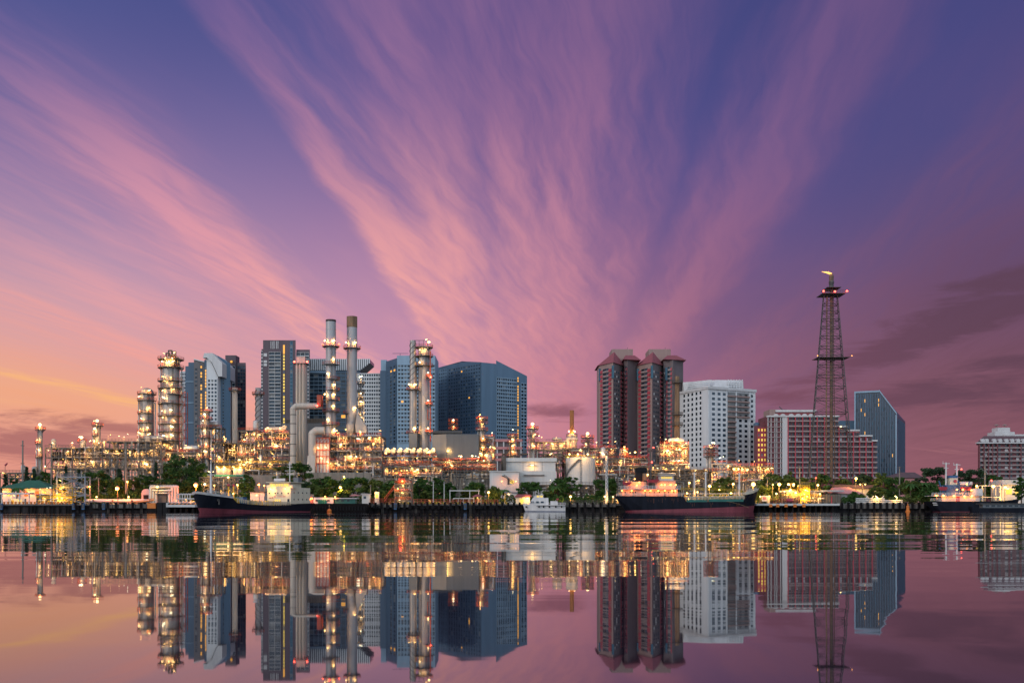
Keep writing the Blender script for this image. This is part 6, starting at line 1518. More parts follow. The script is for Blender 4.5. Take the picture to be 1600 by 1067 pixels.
b.box(X(204,Y), X(240,Y), Y+.1, Y+1.4, Z(788,Y), Z(787.4,Y)); b.build('truss', m_orange, o)
Y = 424
o = thing('pipe_gantry', (X(255,Y), Y, GZ), 'tall white pipe frame on the dock, left of the black tanker bow', 'pipe frame')
b = MB()
for k, (px, py) in enumerate(((235,762),(239,764),(243,766),(263,764),(267,761),(271,760),(275,759))): b.cone((X(px,Y), Y+.3*k, GZ), (X(px,Y), Y+.3*k, Z(py,Y)), .5, .5, 10)
b.cone((X(234,Y), Y, Z(761,Y)), (X(276,Y), Y+2, Z(760,Y)), .55, .55, 10); b.cone((X(239,Y), Y-.3, Z(766,Y)), (X(268,Y), Y-.3, Z(766,Y)), .4, .4, 10); b.cone((X(243,Y), Y-.3, Z(770,Y)), (X(262,Y), Y-.3, Z(770,Y)), .3, .3, 10); b.build('pipework', m_wpaint, o)
MB().box(X(243,Y), X(259,Y), Y+1, Y+3.5, GZ, Z(771,Y)).build('shed', m_steel, o); MB().box(X(247,Y), X(252,Y), Y+.9, Y+.98, GZ, Z(776,Y)).build('door', m_steeld, o)
rl = MB(); [rl.bar((X(236+5*k,Y), Y, Z(761,Y)), (X(236+5*k,Y), Y, Z(757.5,Y)), .07) for k in range(9)]; rl.bar((X(236,Y), Y, Z(757.5,Y)), (X(276,Y), Y, Z(757.5,Y)), .07); rl.build('railing', m_wpaint, o)
o = thing('shed', (X(228,430), 430, GZ), 'grey barrel roofed shed behind the white dock frame', 'shed')
b = MB(); n = 8; b.prism([(X(221,430), GZ), (X(221,430), Z(770,430))] + [(X(228,430) - M(7,430)*math.cos(math.pi*k/n), Z(770,430)+M(6.5,430)*math.sin(math.pi*k/n)) for k in range(1,n)] + [(X(235,430), Z(770,430)), (X(235,430), GZ)], 430, 438); b.build('wall', m_stack, o); MB().box(X(224,430), X(232,430), 429.9, 429.98, GZ, Z(773,430)).build('door', m_black, o)
Y = 417
o = thing('dolphin', (X(285,Y), Y, 0), 'mooring platform with orange and black hazard stripes by the black bow', 'platform')
MB().box(X(262,Y), X(307,Y), Y-2, Y+3, Z(792,Y), Z(785.5,Y)).build('deck', m_offw, o)
b = MB(); 
for k in range(7): x = X(264+6.2*k,Y); b.prism([(x, Z(788,Y)), (x+.8, Z(785.8,Y)), (x+1.7, Z(785.8,Y)), (x+.9, Z(788,Y))], Y-2.06, Y-2.01)
b.build('hazard_stripe', m_black, o); b = MB(); 
for k in range(7): x = X(267.1+6.2*k,Y); b.prism([(x, Z(788,Y)), (x+.8, Z(785.8,Y)), (x+1.7, Z(785.8,Y)), (x+.9, Z(788,Y))], Y-2.06, Y-2.01)
b.build('hazard_stripe', m_orange, o)
b = MB(); [b.cone((X(px,Y), Y-1, -2), (X(px,Y), Y-1, Z(792,Y)), .5, .5, 10) for px in (266, 275, 284, 293, 303)]; b.build('pile', m_timb, o)
b = MB(); 
for k in range(6): b.pipe([(X(277+4*k,Y), Y, Z(785.5,Y)), (X(277+4*k,Y), Y, Z(772,Y)), (X(279.5+4*k,Y), Y, Z(771,Y))], .2, 6)
b.cone((X(277,Y), Y+.2, Z(772,Y)), (X(302,Y), Y+.2, Z(772,Y)), .3, .3, 8); b.cone((X(277,Y), Y-.2, Z(779,Y)), (X(305,Y), Y-.2, Z(779,Y)), .25, .25, 8); b.build('loading_arm', m_wpaint, o)
o = box_thing('fender_block', 230, 243, 785.5, 794, 416.5, 2, m_orange, 'big orange fender block in front of the white dock frame', 'fender', 'face'); MB().box(X(229,416.5), X(244,416.5), 416.7, 418.4, -1, Z(794,416.5)-.02).build('pile', m_timb, o)
for px, lab in ((249, 'black dolphin block right of the orange fender block'), (258, 'black dolphin block left of the hazard striped platform')):
    o = box_thing('fender_block', px-4, px+4, 785, 799, 416.5, 2, m_black, lab, 'fender', 'face'); MB().box(X(px-4.4,416.5), X(px+4.4,416.5), 416.4, 418.6, Z(785,416.5)+.01, Z(784.4,416.5)).build('cap', m_steeld, o)
# pipe rack and green pipe behind the tanker deck
unit(312, 372, 745, 446, 6, 'yellow lit pipe rack behind the tanker foremast', [745, 751, 757, 763], 8, seed=62, pipes=60, lamps=6, vessels=0, rail=m_ryel, frame=m_steel, lampW=700, name='pipe_rack', cat='pipe rack', rails=False)
o = thing('pipeline', (X(372,448), 448, GZ), 'green bent pipe above the tanker deck', 'pipe')
MB().pipe([(X(335,448), 448, Z(743,448)), (X(382,448), 448, Z(743,448)), (X(382,448), 448, GZ)], .42, 10).build('pipe', m_green, o); b = MB(); [b.cbox(X(px,448), 448.5, GZ, .25, .25, Z(744.5,448)-GZ) for px in (340, 356, 371)]; b.build('support', m_steel, o)
box_thing('retaining_wall', 385, 460, 742, None, 452, 3, m_conc, 'stained concrete wall behind the cream wheelhouse', 'wall', 'wall_panel')
o = box_thing('storage_shed', 391, 413, 769, None, 432, 5, m_offw, 'pale low shed behind the tanker wheelhouse', 'shed', 'wall'); MB().box(X(390,432), X(414,432), 431.5, 437.6, Z(769,432), Z(768,432)).build('roof', m_steel, o)
# mid quay
o = box_thing('kiosk', 565.5, 578, 772, None, 426, 3, m_wpaint, 'white kiosk beside the work barge', 'kiosk', 'wall'); MB().box(X(564.5,426), X(579,426), 425.5, 429.5, Z(772,426), Z(771,426)).build('roof', m_wpaint, o); MB().box(X(568,426), X(572,426), 425.9, 425.98, Z(779,426), Z(775,426)).build('window', m_glassb, o)
o = thing('shelter', (X(553,427), 427, GZ), 'small pink roofed shelter left of the white kiosk', 'shelter'); MB().prism([(X(545,427), Z(775,427)), (X(553,427), Z(771.5,427)), (X(564,427), Z(774,427))], 427, 430).build('roof', m_pink, o); b = MB(); [b.cbox(X(p,427), 428, GZ, .2, .2, Z(775,427)-GZ) for p in (547, 561)]; b.build('post', m_steeld, o)
o = box_thing('guard_booth', 585.5, 592, 768, None, 426, 2, m_offw, 'narrow lit booth right of the white kiosk', 'booth', 'wall'); lamp(o, (X(589,426), 425.4, Z(769,426)), 'tube', m=L_GOLD, s=.38, W=700, col=GOLD, ang=0); MB().box(X(587,426), X(590.5,426), 425.9, 425.98, Z(778,426), Z(772,426)).build('window', m_lity, o)
o = frame_tower(617, 643, 755, 792, 425, 5, [781, 768], 'grey lattice gantry with a rust red hose reel on top', m_steel, lam=3, w=.4, seed=9, railm=m_rail)
Y = 425; MB().cone((X(622,Y), Y+2, Z(751,Y)), (X(632,Y), Y+2, Z(751,Y)), 1.3, 1.3, 14).build('hose_reel', m_rail, o); MB().pipe([(X(632,Y), Y+2, Z(747,Y)), (X(642,Y), Y+2, Z(750,Y)), (X(643,Y), Y+1, Z(790,Y))], .3, 8).build('riser', m_steeld, o)
lamp(o, (X(626,Y), Y-.5, Z(741.5,Y)), 'globe', m=L_RED, s=.5, W=250, col=REDL); MB().bar((X(626,Y), Y+1, Z(755,Y)), (X(626,Y), Y, Z(742,Y)), .12).build('lamp_post', m_steel, o); lamp(o, (X(629,Y), Y-.6, Z(751.5,Y)), 'globe', m=L_GOLD, s=.4, W=600, col=GOLD)
o = thing('staircase', (X(608,427), 427, GZ), 'rusty outdoor stairs climbing to the lattice gantry', 'stairs'); b = MB()
for k in range(16): b.box(X(600+k,427), X(601.2+k,427), 427, 428.4, Z(783-1.3*k,427)-.12, Z(783-1.3*k,427))
b.build('tread', m_steeld, o)['kind'] = 'stuff'; b = MB(); [b.bar((X(600,427), y, Z(783-d_,427)), (X(616,427), y, Z(762-d_,427)), .14) for y in (426.9, 428.5) for d_ in (0, 4)]; b.build('railing', m_rail, o)
def rfence(p0, p1, pt, Y, label, m=m_rail, step=1.5, name='fence'):
    o = thing(name, (X((p0+p1)/2,Y), Y, GZ), label, 'fence'); x0, x1 = X(p0,Y), X(p1,Y); z = Z(pt,Y); b = MB()
    for f in (.33, .66, 1): b.bar((x0, Y, GZ+(z-GZ)*f), (x1, Y, GZ+(z-GZ)*f), .09)
    b.build('rail', m, o); b = MB(); n = max(2, int((x1-x0)/step))
    for k in range(n+1): b.cbox(x0+(x1-x0)*k/n, Y, GZ, .16, .16, z-GZ)
    b.build('post', m, o); return o
rfence(578, 616, 779, 423, 'red railing between the white kiosk and the lattice gantry'); rfence(646, 700, 780, 423, 'red railing right of the lattice gantry'); rfence(702, 778, 780.5, 423, 'red railing before the white frame shelter'); rfence(1203, 1250, 779, 423, 'red brown railing left of the yellow lit tower'); rfence(880, 962, 782, 424, 'grey railing behind the stern of the big tanker', m_steel)
rfence(268, 308, 784, 421, 'white railing beside the black tanker bow', m_wpaint); rfence(1120, 1190, 786, 424, 'grey railing behind the bow of the big tanker', m_steel)
Y = 427
o = thing('pavilion', (X(726,Y), Y, GZ), 'white flat frame shelter behind the red railing', 'shelter'); MB().box(X(702,Y), X(749,Y), Y, Y+4, Z(767,Y), Z(765.6,Y)).build('roof', m_wpaint, o); b = MB(); [b.cbox(X(p,Y), Y+.3, GZ, .3, .3, Z(767,Y)-GZ) for p in (703, 734, 748)]; b.build('post', m_wpaint, o); b = MB(); b.box(X(708,Y), X(740,Y), Y-.6, Y-.3, Z(779,Y), Z(777.8,Y)); [b.cbox(X(708+8*k,Y), Y-.45, GZ, .2, .2, Z(779,Y)-GZ) for k in range(5)]; b.build('handrail', m_wpaint, o)
o = thing('gazebo', (X(746,425), 425, GZ), 'small hip roofed gazebo at the right end of the white frame shelter', 'gazebo'); MB().lathe(X(746,425), 425, [(2.6, Z(776,425)), (.8, Z(772.5,425)), (.1, Z(772,425))], 4).build('roof', m_roofpk, o); b = MB(); [b.cbox(X(p,425), 425+q, GZ, .2, .2, Z(776,425)-GZ) for p, q in ((740.5,-.6),(751.5,-.6),(746,1))]; b.build('post', m_offw, o); lamp(o, (X(746,425), 424, Z(777.5,425)), 'globe', m=L_GOLD, s=.2, W=400, col=GOLD)
o = box_thing('shed', 806, 828, 776.5, None, 426, 4, m_cream, 'yellow lit shed with a pitched roof, left of the white yacht', 'shed', 'wall'); MB().prism([(X(803,426), Z(776.5,426)), (X(808,426), Z(772,426)), (X(829,426), Z(772,426)), (X(831,426), Z(776.5,426))], 425.3, 430.6).build('roof', m_roofpk, o); lamp(o, (X(824,426), 425.2, Z(778,426)), 'tube', m=L_WARM, s=.32, W=900, ang=0); MB().box(X(812,426), X(818,426), 425.9, 425.98, GZ, Z(779,426)).build('door', m_lity, o)
o = thing('awning', (X(798,427), 427, GZ), 'blue grey slanted awning on thin posts, left of the yellow lit shed', 'awning'); MB().hexa([(X(788,427),426,Z(770.4,427)),(X(809,427),426,Z(771.4,427)),(X(809,427),430,Z(771.4,427)),(X(788,427),430,Z(770.4,427))],[(X(788,427),426,Z(769.6,427)),(X(809,427),426,Z(770.6,427)),(X(809,427),430,Z(768.6,427)),(X(788,427),430,Z(767.6,427))]).build('roof', m_clad, o); b = MB(); [b.cbox(X(p,427), 427, GZ, .2, .2, Z(770.5,427)-GZ) for p in (789, 808)]; b.build('post', m_ryel, o); lamp(o, (X(795,427), 425.5, Z(772,427)), 'tube', s=.3, W=700)
# right quay
o = frame_tower(1251, 1265, 757, 790, 425, 4, [780, 770, 763], 'yellow lit lattice tower on the right jetty', m_ryel, lam=6, w=.3, seed=12, railm=m_ryel); MB().box(X(1253,425), X(1264,425), 425.4, 428, Z(757,425)+.01, Z(752.6,425)).build('cabin', m_steeld, o)
o = box_thing('jetty', 1182, 1312, 786.4, 789.6, 413, 6, m_wpaint, 'white edged jetty deck right of the big tanker bow', 'jetty', 'deck'); b = MB(); [b.cone((X(p,413), 414+q, -2), (X(p,413), 414+q, Z(789.6,413)-.02), .4, .4, 8) for p in range(1186, 1312, 9) for q in (0, 3.5)]; b.build('pile', m_timb, o)
b = MB(); [b.cbox(X(p,413), 412.9, Z(792,413), 1.2, .5, 1.2) for p in (1204, 1215, 1228, 1242, 1256)]; b.build('fender', m_orange, o)
unit(1222, 1282, 768, 428, 4, 'crowded yellow lit manifold behind the right jetty', [768, 776], 5, seed=63, pipes=120, lamps=9, vessels=1, rail=m_ryel, lampW=150, pm=m_steel, name='pipe_manifold')
o = box_thing('shed', 1283, 1315, 772, None, 430, 6, m_conc, 'open grey shed with a flat roof, right of the yellow lit tower', 'shed', 'wall'); MB().box(X(1226,430), X(1318,430), 429.2, 437, Z(768,430), Z(765.5,430)).build('roof', m_stack, o); b = MB(); [b.box(X(1284+k*4,430), X(1285.6+k*4,430), 429.6, 429.98, GZ, Z(772,430)) for k in range(8)]; b.build('rib', m_steel, o)
MB().box(X(1298,430), X(1299.4,430), 429.4, 429.56, GZ, Z(775,430)).build('hydrant_pipe', m_redbr, o)
o = thing('pitched_shed', (X(1328,438), 438, GZ), 'pale pink pitched roof shed among bushes on the right bank', 'shed'); MB().box(X(1310,438), X(1348,438), 438, 446, GZ, Z(771,438)).build('wall', m_offw, o); MB().hexa([(X(1301,438),437,Z(770,438)),(X(1352,438),437,Z(773,438)),(X(1352,438),448,Z(773,438)),(X(1301,438),448,Z(770,438))],[(X(1305,438),441,Z(761,438)),(X(1330,438),441,Z(760.5,438)),(X(1332,438),446,Z(760.5,438)),(X(1306,438),446,Z(761,438))]).build('roof', m_pink, o)
o = box_thing('warehouse', 1300, 1402, 763, None, 452, 10, m_cream, 'long low warehouse with a dark roof on the right bank', 'warehouse', 'wall'); MB().prism([(X(1296,452), Z(763,452)), (X(1300,452), Z(757,452)), (X(1400,452), Z(758,452)), (X(1406,452), Z(763.5,452))], 451, 463).build('roof', m_mans, o)
o = thing('sign_board', (X(1195,424), 424, GZ), 'white board with red marks standing right of the big tanker bow', 'sign'); MB().box(X(1190.5,424), X(1199,424), 424, 424.2, Z(783,424), Z(774,424)).build('panel', m_wpaint, o); b = MB(); [b.cbox(X(p,424), 424.3, GZ, .15, .15, Z(775,424)-GZ) for p in (1191.5, 1198)]; b.build('post', m_steel, o); b = MB(); [b.box(X(1192+k*1.5,424), X(1193+k*1.5,424), 423.95, 423.99, Z(780+k%2,424), Z(776,424)) for k in range(4)]; b.build('lettering', m_redbr, o)
o = box_thing('guard_booth', 1199.5, 1203.5, 774, None, 424.5, 1.5, m_cream, 'narrow lit yellow booth beside the white board', 'booth', 'wall'); lamp(o, (X(1201.5,424.5), 424, Z(774.5,424.5)), 'tube', m=L_GOLD, s=.28, W=500, col=GOLD, ang=0)
o = thing('tank', (X(1234,423), 423, GZ), 'small red horizontal tank on the right quay', 'tank'); MB().cone((X(1229,423), 423, Z(781.5,423)), (X(1239,423), 423, Z(781.5,423)), .75, .75, 14).build('shell', m_redbr, o); b = MB(); [b.cbox(X(p,423), 423, GZ, .3, 1, Z(783,423)-GZ) for p in (1231, 1237)]; b.build('saddle', m_steeld, o)
Y = 424
o = thing('pipe_manifold', (X(1373,Y), Y, GZ), 'pale valve manifold with two lamps on the right quay', 'manifold'); b = MB(); rr = random.Random(5)
for k in range(34): px = 1338+k*1.9; h = rr.uniform(779, 783) if px < 1382 else rr.uniform(782, 785); b.cone((X(px,Y), Y+rr.uniform(0,2), GZ), (X(px,Y), Y, Z(h,Y)), .22, .22, 6)
for py, p1 in ((779, 1382), (782, 1410), (785, 1410)): b.cone((X(1337,Y), Y-.2, Z(py,Y)), (X(p1,Y), Y-.2, Z(py,Y)), .3, .3, 8)
for px in (1352, 1361, 1377): b.cone((X(px,Y), Y, Z(779,Y)), (X(px+4,Y), Y, Z(774.5,Y)), .2, .2, 6)
b.build('pipework', m_wpaint, o)
for px, py in ((1369,776),(1399.5,776)):
    MB().bar((X(px+1.5,Y), Y, GZ), (X(px+1.5,Y), Y, Z(py+.5,Y)), .13).build('lamp_post', m_wpaint, o); lamp(o, (X(px,Y), Y-.5, Z(py,Y)), 'tube', s=.55, W=1200, col=GOLD, ang=35)
o = box_thing('terminal_building', 1566, 1640, 757, None, 430, 10, m_offw, 'white flat roofed building at the right edge of the quay', 'building', 'wall'); MB().box(X(1564,430), X(1641,430), 429, 441, Z(757,430), Z(749.5,430)).build('roof', m_wpaint, o)
for px in (1572, 1586): MB().box(X(px,430), X(px+9,430), 429.9, 429.98, Z(772,430), Z(763,430)).build('window', m_lity, o)
for px in (1572, 1583): lamp(o, (X(px,430), 428.6, Z(763.5,430)), 'tube', m=L_WARM, s=.5, W=260, ang=0)
frame_tower(1535, 1563, 758, 790, 426, 4, [776], 'white open pipe frame left of the white flat roofed building', m_wpaint, lam=1, br=False, seed=15, w=.35)
# ------------------------------------------------------------------ poles, masts and street lamps
def pole(px, top, Y, label, r=.22, arms=((.0, 1.1),), m=m_conc, name='utility_pole'):
    o = thing(name, (X(px,Y), Y, GZ), label, 'pole'); MB().cone((X(px,Y), Y, GZ), (X(px,Y), Y, Z(top,Y)), r*1.3, r, 8).build('shaft', m, o); b = MB()
    for d_, w in arms: b.box(X(px,Y)-w, X(px,Y)+w, Y-.25, Y-.1, Z(top,Y)-d_-.5, Z(top,Y)-d_-.3); [b.cone((X(px,Y)+q, Y-.17, Z(top,Y)-d_-.3), (X(px,Y)+q, Y-.17, Z(top,Y)-d_+.05), .09, .06, 6) for q in (-w*.9, -w*.4, w*.4, w*.9)]
    b.build('crossarm', m_steeld, o); return o
pole(35.5, 688, 450, 'tall bare pole near the left edge of the picture', .3, ((2, .8), (10, .8))); pole(80, 693, 446, 'thin grey mast behind the blue grey gantry', .2); pole(197, 692, 440, 'tall concrete pole left of the white dock frame', .34, ((.5, .6),)); pole(154, 746, 437, 'short pole with a crossarm behind the long pale pipe', .2, ((.2, 1.2),))
pole(1249.5, 728, 440, 'slim dark pole left of the flare tower', .18); pole(1405.5, 729, 440, 'brown pole before the dark glass tower', .22); pole(1539, 718, 436, 'tall pole between the navy tanker and the hotel', .3, ((1.5, .9),)); pole(1199, 745, 436, 'thin pole right of the big tanker bow', .15); pole(579, 757, 430, 'thin pale pole right of the white kiosk', .15, ((.2, .4),)); pole(636, 756, 432, 'thin pale pole beside the hose reel gantry', .15, ((.2, .4),)); pole(677, 750, 428, 'slim pale pole left of the white frame shelter', .16, ((.1, .4),), m_wpaint); pole(694, 752, 428, 'slim pale pole nearest the white frame shelter', .16, ((.1, .4),), m_wpaint); pole(813, 754, 440, 'thin pole before the white control building', .14, ((.1, .5),)); pole(820.5, 760, 440, 'shorter thin pole before the white control building', .14, ((.1, .5),))
o = pole(948, 712, 428, 'tall white lattice mast left of the big tanker stern', .55, ((1, .9), (3, .9)), m_wpaint, 'light_mast'); lamp(o, (X(942,428), 427.3, Z(709,428)), 'tube', s=.7, W=900); b = MB(); [b.bar((X(946.6+(k%2)*2.8,428), 427.4, Z(776-3*k,428)), (X(949.4-(k%2)*2.8,428), 427.4, Z(773-3*k,428)), .09) for k in range(20)]; b.build('lacing', m_steel, o)
def slamp(px, py, Y, label, m=L_SOD, col=SODIUM, s=.8, W=3000, twin=False):
    o = thing('street_lamp', (X(px,Y), Y, GZ), label, 'lamp'); z = Z(py,Y)
    s *= .8
    MB().cone((X(px,Y), Y+.4, GZ), (X(px,Y), Y+.4, z+.2), .16, .1, 8).build('pole', m_steel, o)
    b = MB()
    for dx in ((-1.1, 1.1) if twin else (0,)):
        b.bar((X(px,Y), Y+.4, z+.35), (X(px,Y)+dx, Y, z+.35), .07); b.lathe(X(px,Y)+dx, Y, [(.35, z+s*.75), (.5, z+s*.85), (.15, z+s*1.15)], 10)
        lamp(o, (X(px,Y)+dx, Y, z), 'globe', m=m, s=s, W=W, col=col, off=(0,-1.2,-.5), aim=(0, 1, -.35))
    b.build('hood', m_steel, o); return o
for a in ((183.5, 762.5, 424, 'big orange street lamp before the dark trees, above the long pale pipe', L_RSOD, RSOD, 1.3, 15000), (306, 757.5, 419, 'big orange red street lamp right behind the black tanker bow', L_RSOD, RSOD, 1.45, 18000),
 (246, 760.5, 422, 'yellow street lamp in front of the white dock frame', L_GOLD, GOLD, .85, 900), (140, 760, 428, 'small orange lamp right of the blue grey gantry', L_SOD, SODIUM, .55, 2500), (199, 752.5, 434, 'orange lamp beside the tall concrete pole', L_SOD, SODIUM, .6, 3500), (126, 761.5, 430, 'small yellow lamp under the blue grey gantry', L_GOLD, GOLD, .5, 1500), (151, 776, 430, 'small low lamp on the left quay behind the pale pipe', L_WARM, WARM, .5, 1000), (201, 776, 430, 'small low lamp at the foot of the tall concrete pole', L_WARM, WARM, .5, 1000),
 (532, 761.5, 428, 'yellow star bright lamp between two round trees behind the barge', L_GOLD, GOLD, .85, 4500), (537.5, 744.5, 440, 'small yellow lamp below the long concrete wall', L_GOLD, GOLD, .55, 2500), (404.5, 757, 428, 'orange lamp left of the cream wheelhouse', L_SOD, SODIUM, .7, 2500), (413, 758.5, 426, 'smaller orange lamp touching the cream wheelhouse', L_SOD, SODIUM, .5, 1500), (371, 757.5, 428, 'yellow lamp above the deck of the left tanker', L_GOLD, GOLD, .6, 2500), (335, 758, 430, 'yellow lamp right behind the tanker foremast', L_GOLD, GOLD, .5, 1500),
 (891.5, 775.5, 426, 'low yellow lamp right of the white yacht', L_GOLD, GOLD, .8, 3500), (763.5, 769, 426, 'bright yellow lamp on a short post left of the awning', L_GOLD, GOLD, .8, 2500), (945, 775.5, 425, 'white lamp at the stern of the big tanker', L_WARM, WARM, .55, 1200), (958, 776, 425, 'white lamp nearest the stern of the big tanker', L_WARM, WARM, .5, 1000),
 (1077, 754, 424, 'yellow lamp behind the first derrick post of the big tanker', L_GOLD, GOLD, .75, 3000), (1108.5, 759, 423, 'bright yellow lamp over the tank deck of the big tanker', L_GOLD, GOLD, 1.0, 4500), (1145.5, 756, 424, 'yellow lamp left of the bow mast of the big tanker', L_GOLD, GOLD, .75, 3000), (1177, 756, 423, 'biggest yellow lamp above the bow of the big tanker', L_GOLD, GOLD, 1.35, 9000), (1150, 732.5, 470, 'pair of yellow floodlamps over the red railed loading frame', L_GOLD, GOLD, .8, 2500, True),
 (1207.5, 757, 432, 'small yellow lamp on a thin post before hazy bushes', L_GOLD, GOLD, .5, 1500), (1217.5, 756.5, 430, 'large yellow star bright lamp left of the yellow lit tower', L_GOLD, GOLD, 1.15, 6500), (1236, 756.5, 430, 'pair of yellow lamps left of the yellow lit tower', L_GOLD, GOLD, .8, 3500, True), (1235, 765, 428, 'yellow lamp below the pair of yellow lamps', L_GOLD, GOLD, .7, 2500), (1243, 769.5, 427, 'bright low lamp touching the yellow lit tower', L_GOLD, GOLD, .85, 2500), (1278, 757.5, 430, 'orange yellow lamp right of the yellow lit tower', L_GOLD, GOLD, .75, 3500), (1281, 771.5, 426, 'low lamp right of the yellow lit tower', L_GOLD, GOLD, .6, 1500), (1337.5, 747, 440, 'orange yellow street lamp right of the flare tower', L_GOLD, GOLD, .8, 5000), (1348, 756.5, 446, 'small twin street lamp above the long low warehouse', L_GOLD, GOLD, .5, 900, True), (1188, 775.5, 426, 'slanted white lamp left of the white board', L_WARM, WARM, .5, 900), (1213, 771, 426, 'white kiosk lamp left of the bright low lamp', L_WARM, WARM, .6, 1200),
 (1526, 759, 424, 'yellow lamp right of the red lifeboats', L_GOLD, GOLD, .75, 2500), (1552, 759.5, 424, 'large yellow star bright lamp near the right edge', L_GOLD, GOLD, 1.15, 2200), (1570.5, 761, 425, 'yellow lamp before the white building at the right edge', L_GOLD, GOLD, .95, 1200), (1549, 750.5, 426, 'red signal lamp above the large yellow star bright lamp', L_RED, REDL, .6, 300), (1275, 746.5, 440, 'red signal lamp under the flare tower', L_RED, REDL, .5, 400)): slamp(*a[:8], *(a[8:] if len(a) > 8 else ()))
# windsock and loose gear
o = thing('windsock', (X(9,470), 470, GZ), 'red windsock on a thin pole at the far left', 'windsock'); MB().cone((X(8,470), 470, GZ), (X(8,470), 470, Z(726,470)), .15, .1, 6).build('pole', m_steel, o); MB().cone((X(8,470), 470, Z(727,470)), (X(11.5,470), 470, Z(723.5,470)), .5, .3, 8).build('sleeve', m_redbr, o)
# ------------------------------------------------------------------ trees and hedges
def leafmat(name, c, c2):
    m = mat(name, c, .75, var=.3, scale=.35, col2=c2); return m
m_leaf  = leafmat('dark foliage', (.026, .066, .018), (.065, .14, .032))
m_leaf2 = leafmat('olive foliage', (.045, .08, .02), (.12, .165, .04))
m_leaf3 = leafmat('blue green foliage', (.022, .05, .028), (.05, .09, .042))
m_bark  = mat('bark', (.07, .05, .035), .9, var=.3, scale=1.)
def crown_mesh(kind, w, h, seed, leaf=.62, dens=1.):
    """unit tree: foot at 0, crown of leaf-sized faces gathered in clumps"""
    rn = random.Random(seed); b = MB(); cl = []
    if kind == 'cone':
        n = 46
        for k in range(n):
            f = k/n; r = w/2*(1-f)**.8*rn.uniform(.5, 1); a = rn.uniform(0, 6.28); cl.append((r*math.cos(a), r*math.sin(a), h*(.1+.9*f), max(.5, w*.16*(1.1-f))))
    elif kind == 'flat':
        for k in range(42):
            t = rn.random(); lay = rn.choice((.55, .72, .88, .97)); r = w/2*math.sqrt(rn.random())*(1.0 if lay < .8 else .72); a = rn.uniform(0, 6.28); cl.append((r*math.cos(a), r*math.sin(a), h*(lay + rn.uniform(-.03, .03)), rn.uniform(.07, .12)*w))
    else:
        for k in range(60):
            while True:
                x, y, z = (rn.uniform(-1, 1) for _ in range(3)); q = x*x+y*y+z*z
                if .18 < q < 1: break
            q = math.sqrt(q); f = (rn.uniform(.72, 1.0))/q if rn.random() < .8 else 1
            lump = 1 + .16*math.sin(3*math.atan2(y, x)+seed) + .12*math.sin(5*z+seed*2)
            cl.append((x*f*w/2*.86*lump, y*f*w/2*.86*lump, h*(.60 + z*f*.36*lump), rn.uniform(.075, .13)*w))
    for cx_, cy_, cz, r in cl:
        n = int(dens * min(130, 26 + 9*r*r/(leaf*leaf)*1.3)); sq = .72
        for _ in range(n):
            while True:
                x, y, z = (rn.uniform(-1, 1) for _ in range(3))
                if x*x+y*y+z*z < 1: break
            p = Vector((cx_+x*r, cy_+y*r, cz+z*r*sq)); u = Vector((rn.uniform(-1,1), rn.uniform(-1,1), rn.uniform(-.6,.6))).normalized(); v = u.orthogonal().normalized(); v = (v*math.cos(a := rn.uniform(0,6.28)) + u.cross(v)*math.sin(a)); s = leaf*rn.uniform(.5, 1.1)
            b.add([p-u*s, p+v*s*.45, p+u*s, p-v*s*.45], [(0,1,2,3)])
    t = MB(); rn2 = random.Random(seed+5); r0 = max(.18, w*.028)
    if kind == 'cone': t.cone((0,0,0), (0,0,h*.92), r0, .06, 7)
    else:
        zb = h*.33; t.cone((0,0,0), (0,0,zb), r0*1.3, r0*.9, 8)
        for k in range(7):
            a = 6.28*k/7 + rn2.uniform(-.3,.3); f = rn2.uniform(.35, .75); e = (math.cos(a)*w/2*f, math.sin(a)*w/2*f, h*rn2.uniform(.6, .88)); mid = (e[0]*.45, e[1]*.45, zb+(e[2]-zb)*.5)
            t.cone((0,0,zb-.2), mid, r0*.55, r0*.38, 6); t.cone(mid, e, r0*.38, r0*.12, 6)
    def mk(nm, mb):
        me = bpy.data.meshes.new(nm); me.from_pydata(mb.v, [], mb.f); return me
    return mk('crown', b), mk('trunk', t)
PROTO = {}
def tree(px, wpx, top, Y, kind, label, m=None, seed=1, group=None, name='tree', base=None, sq=1.):
    m = m or m_leaf; h = Z(top,Y) - GZ; w = M(wpx,Y)*(1.0 if kind == 'cone' else 1.22)
    key = (kind, seed % 4, round(w/4), round(h/6), m.name)
    if key not in PROTO:
        cm, tm = crown_mesh(kind, w, h, seed % 4 + round(w)); cm.materials.append(m); tm.materials.append(m_bark); PROTO[key] = (cm, tm, w, h)
    cm, tm, w0, h0 = PROTO[key]
    o = thing(name, (X(px,Y), Y, GZ), label, 'tree', group)
    for nm, me in (('crown', cm), ('trunk', tm)):
        c = bpy.data.objects.new(nm, me); COL.objects.link(c); c.parent = o
    rz = (seed*1.7) % 6.28; o.rotation_euler = (0, 0, rz); o.scale = (w/w0, w/w0, h/h0)
    return o
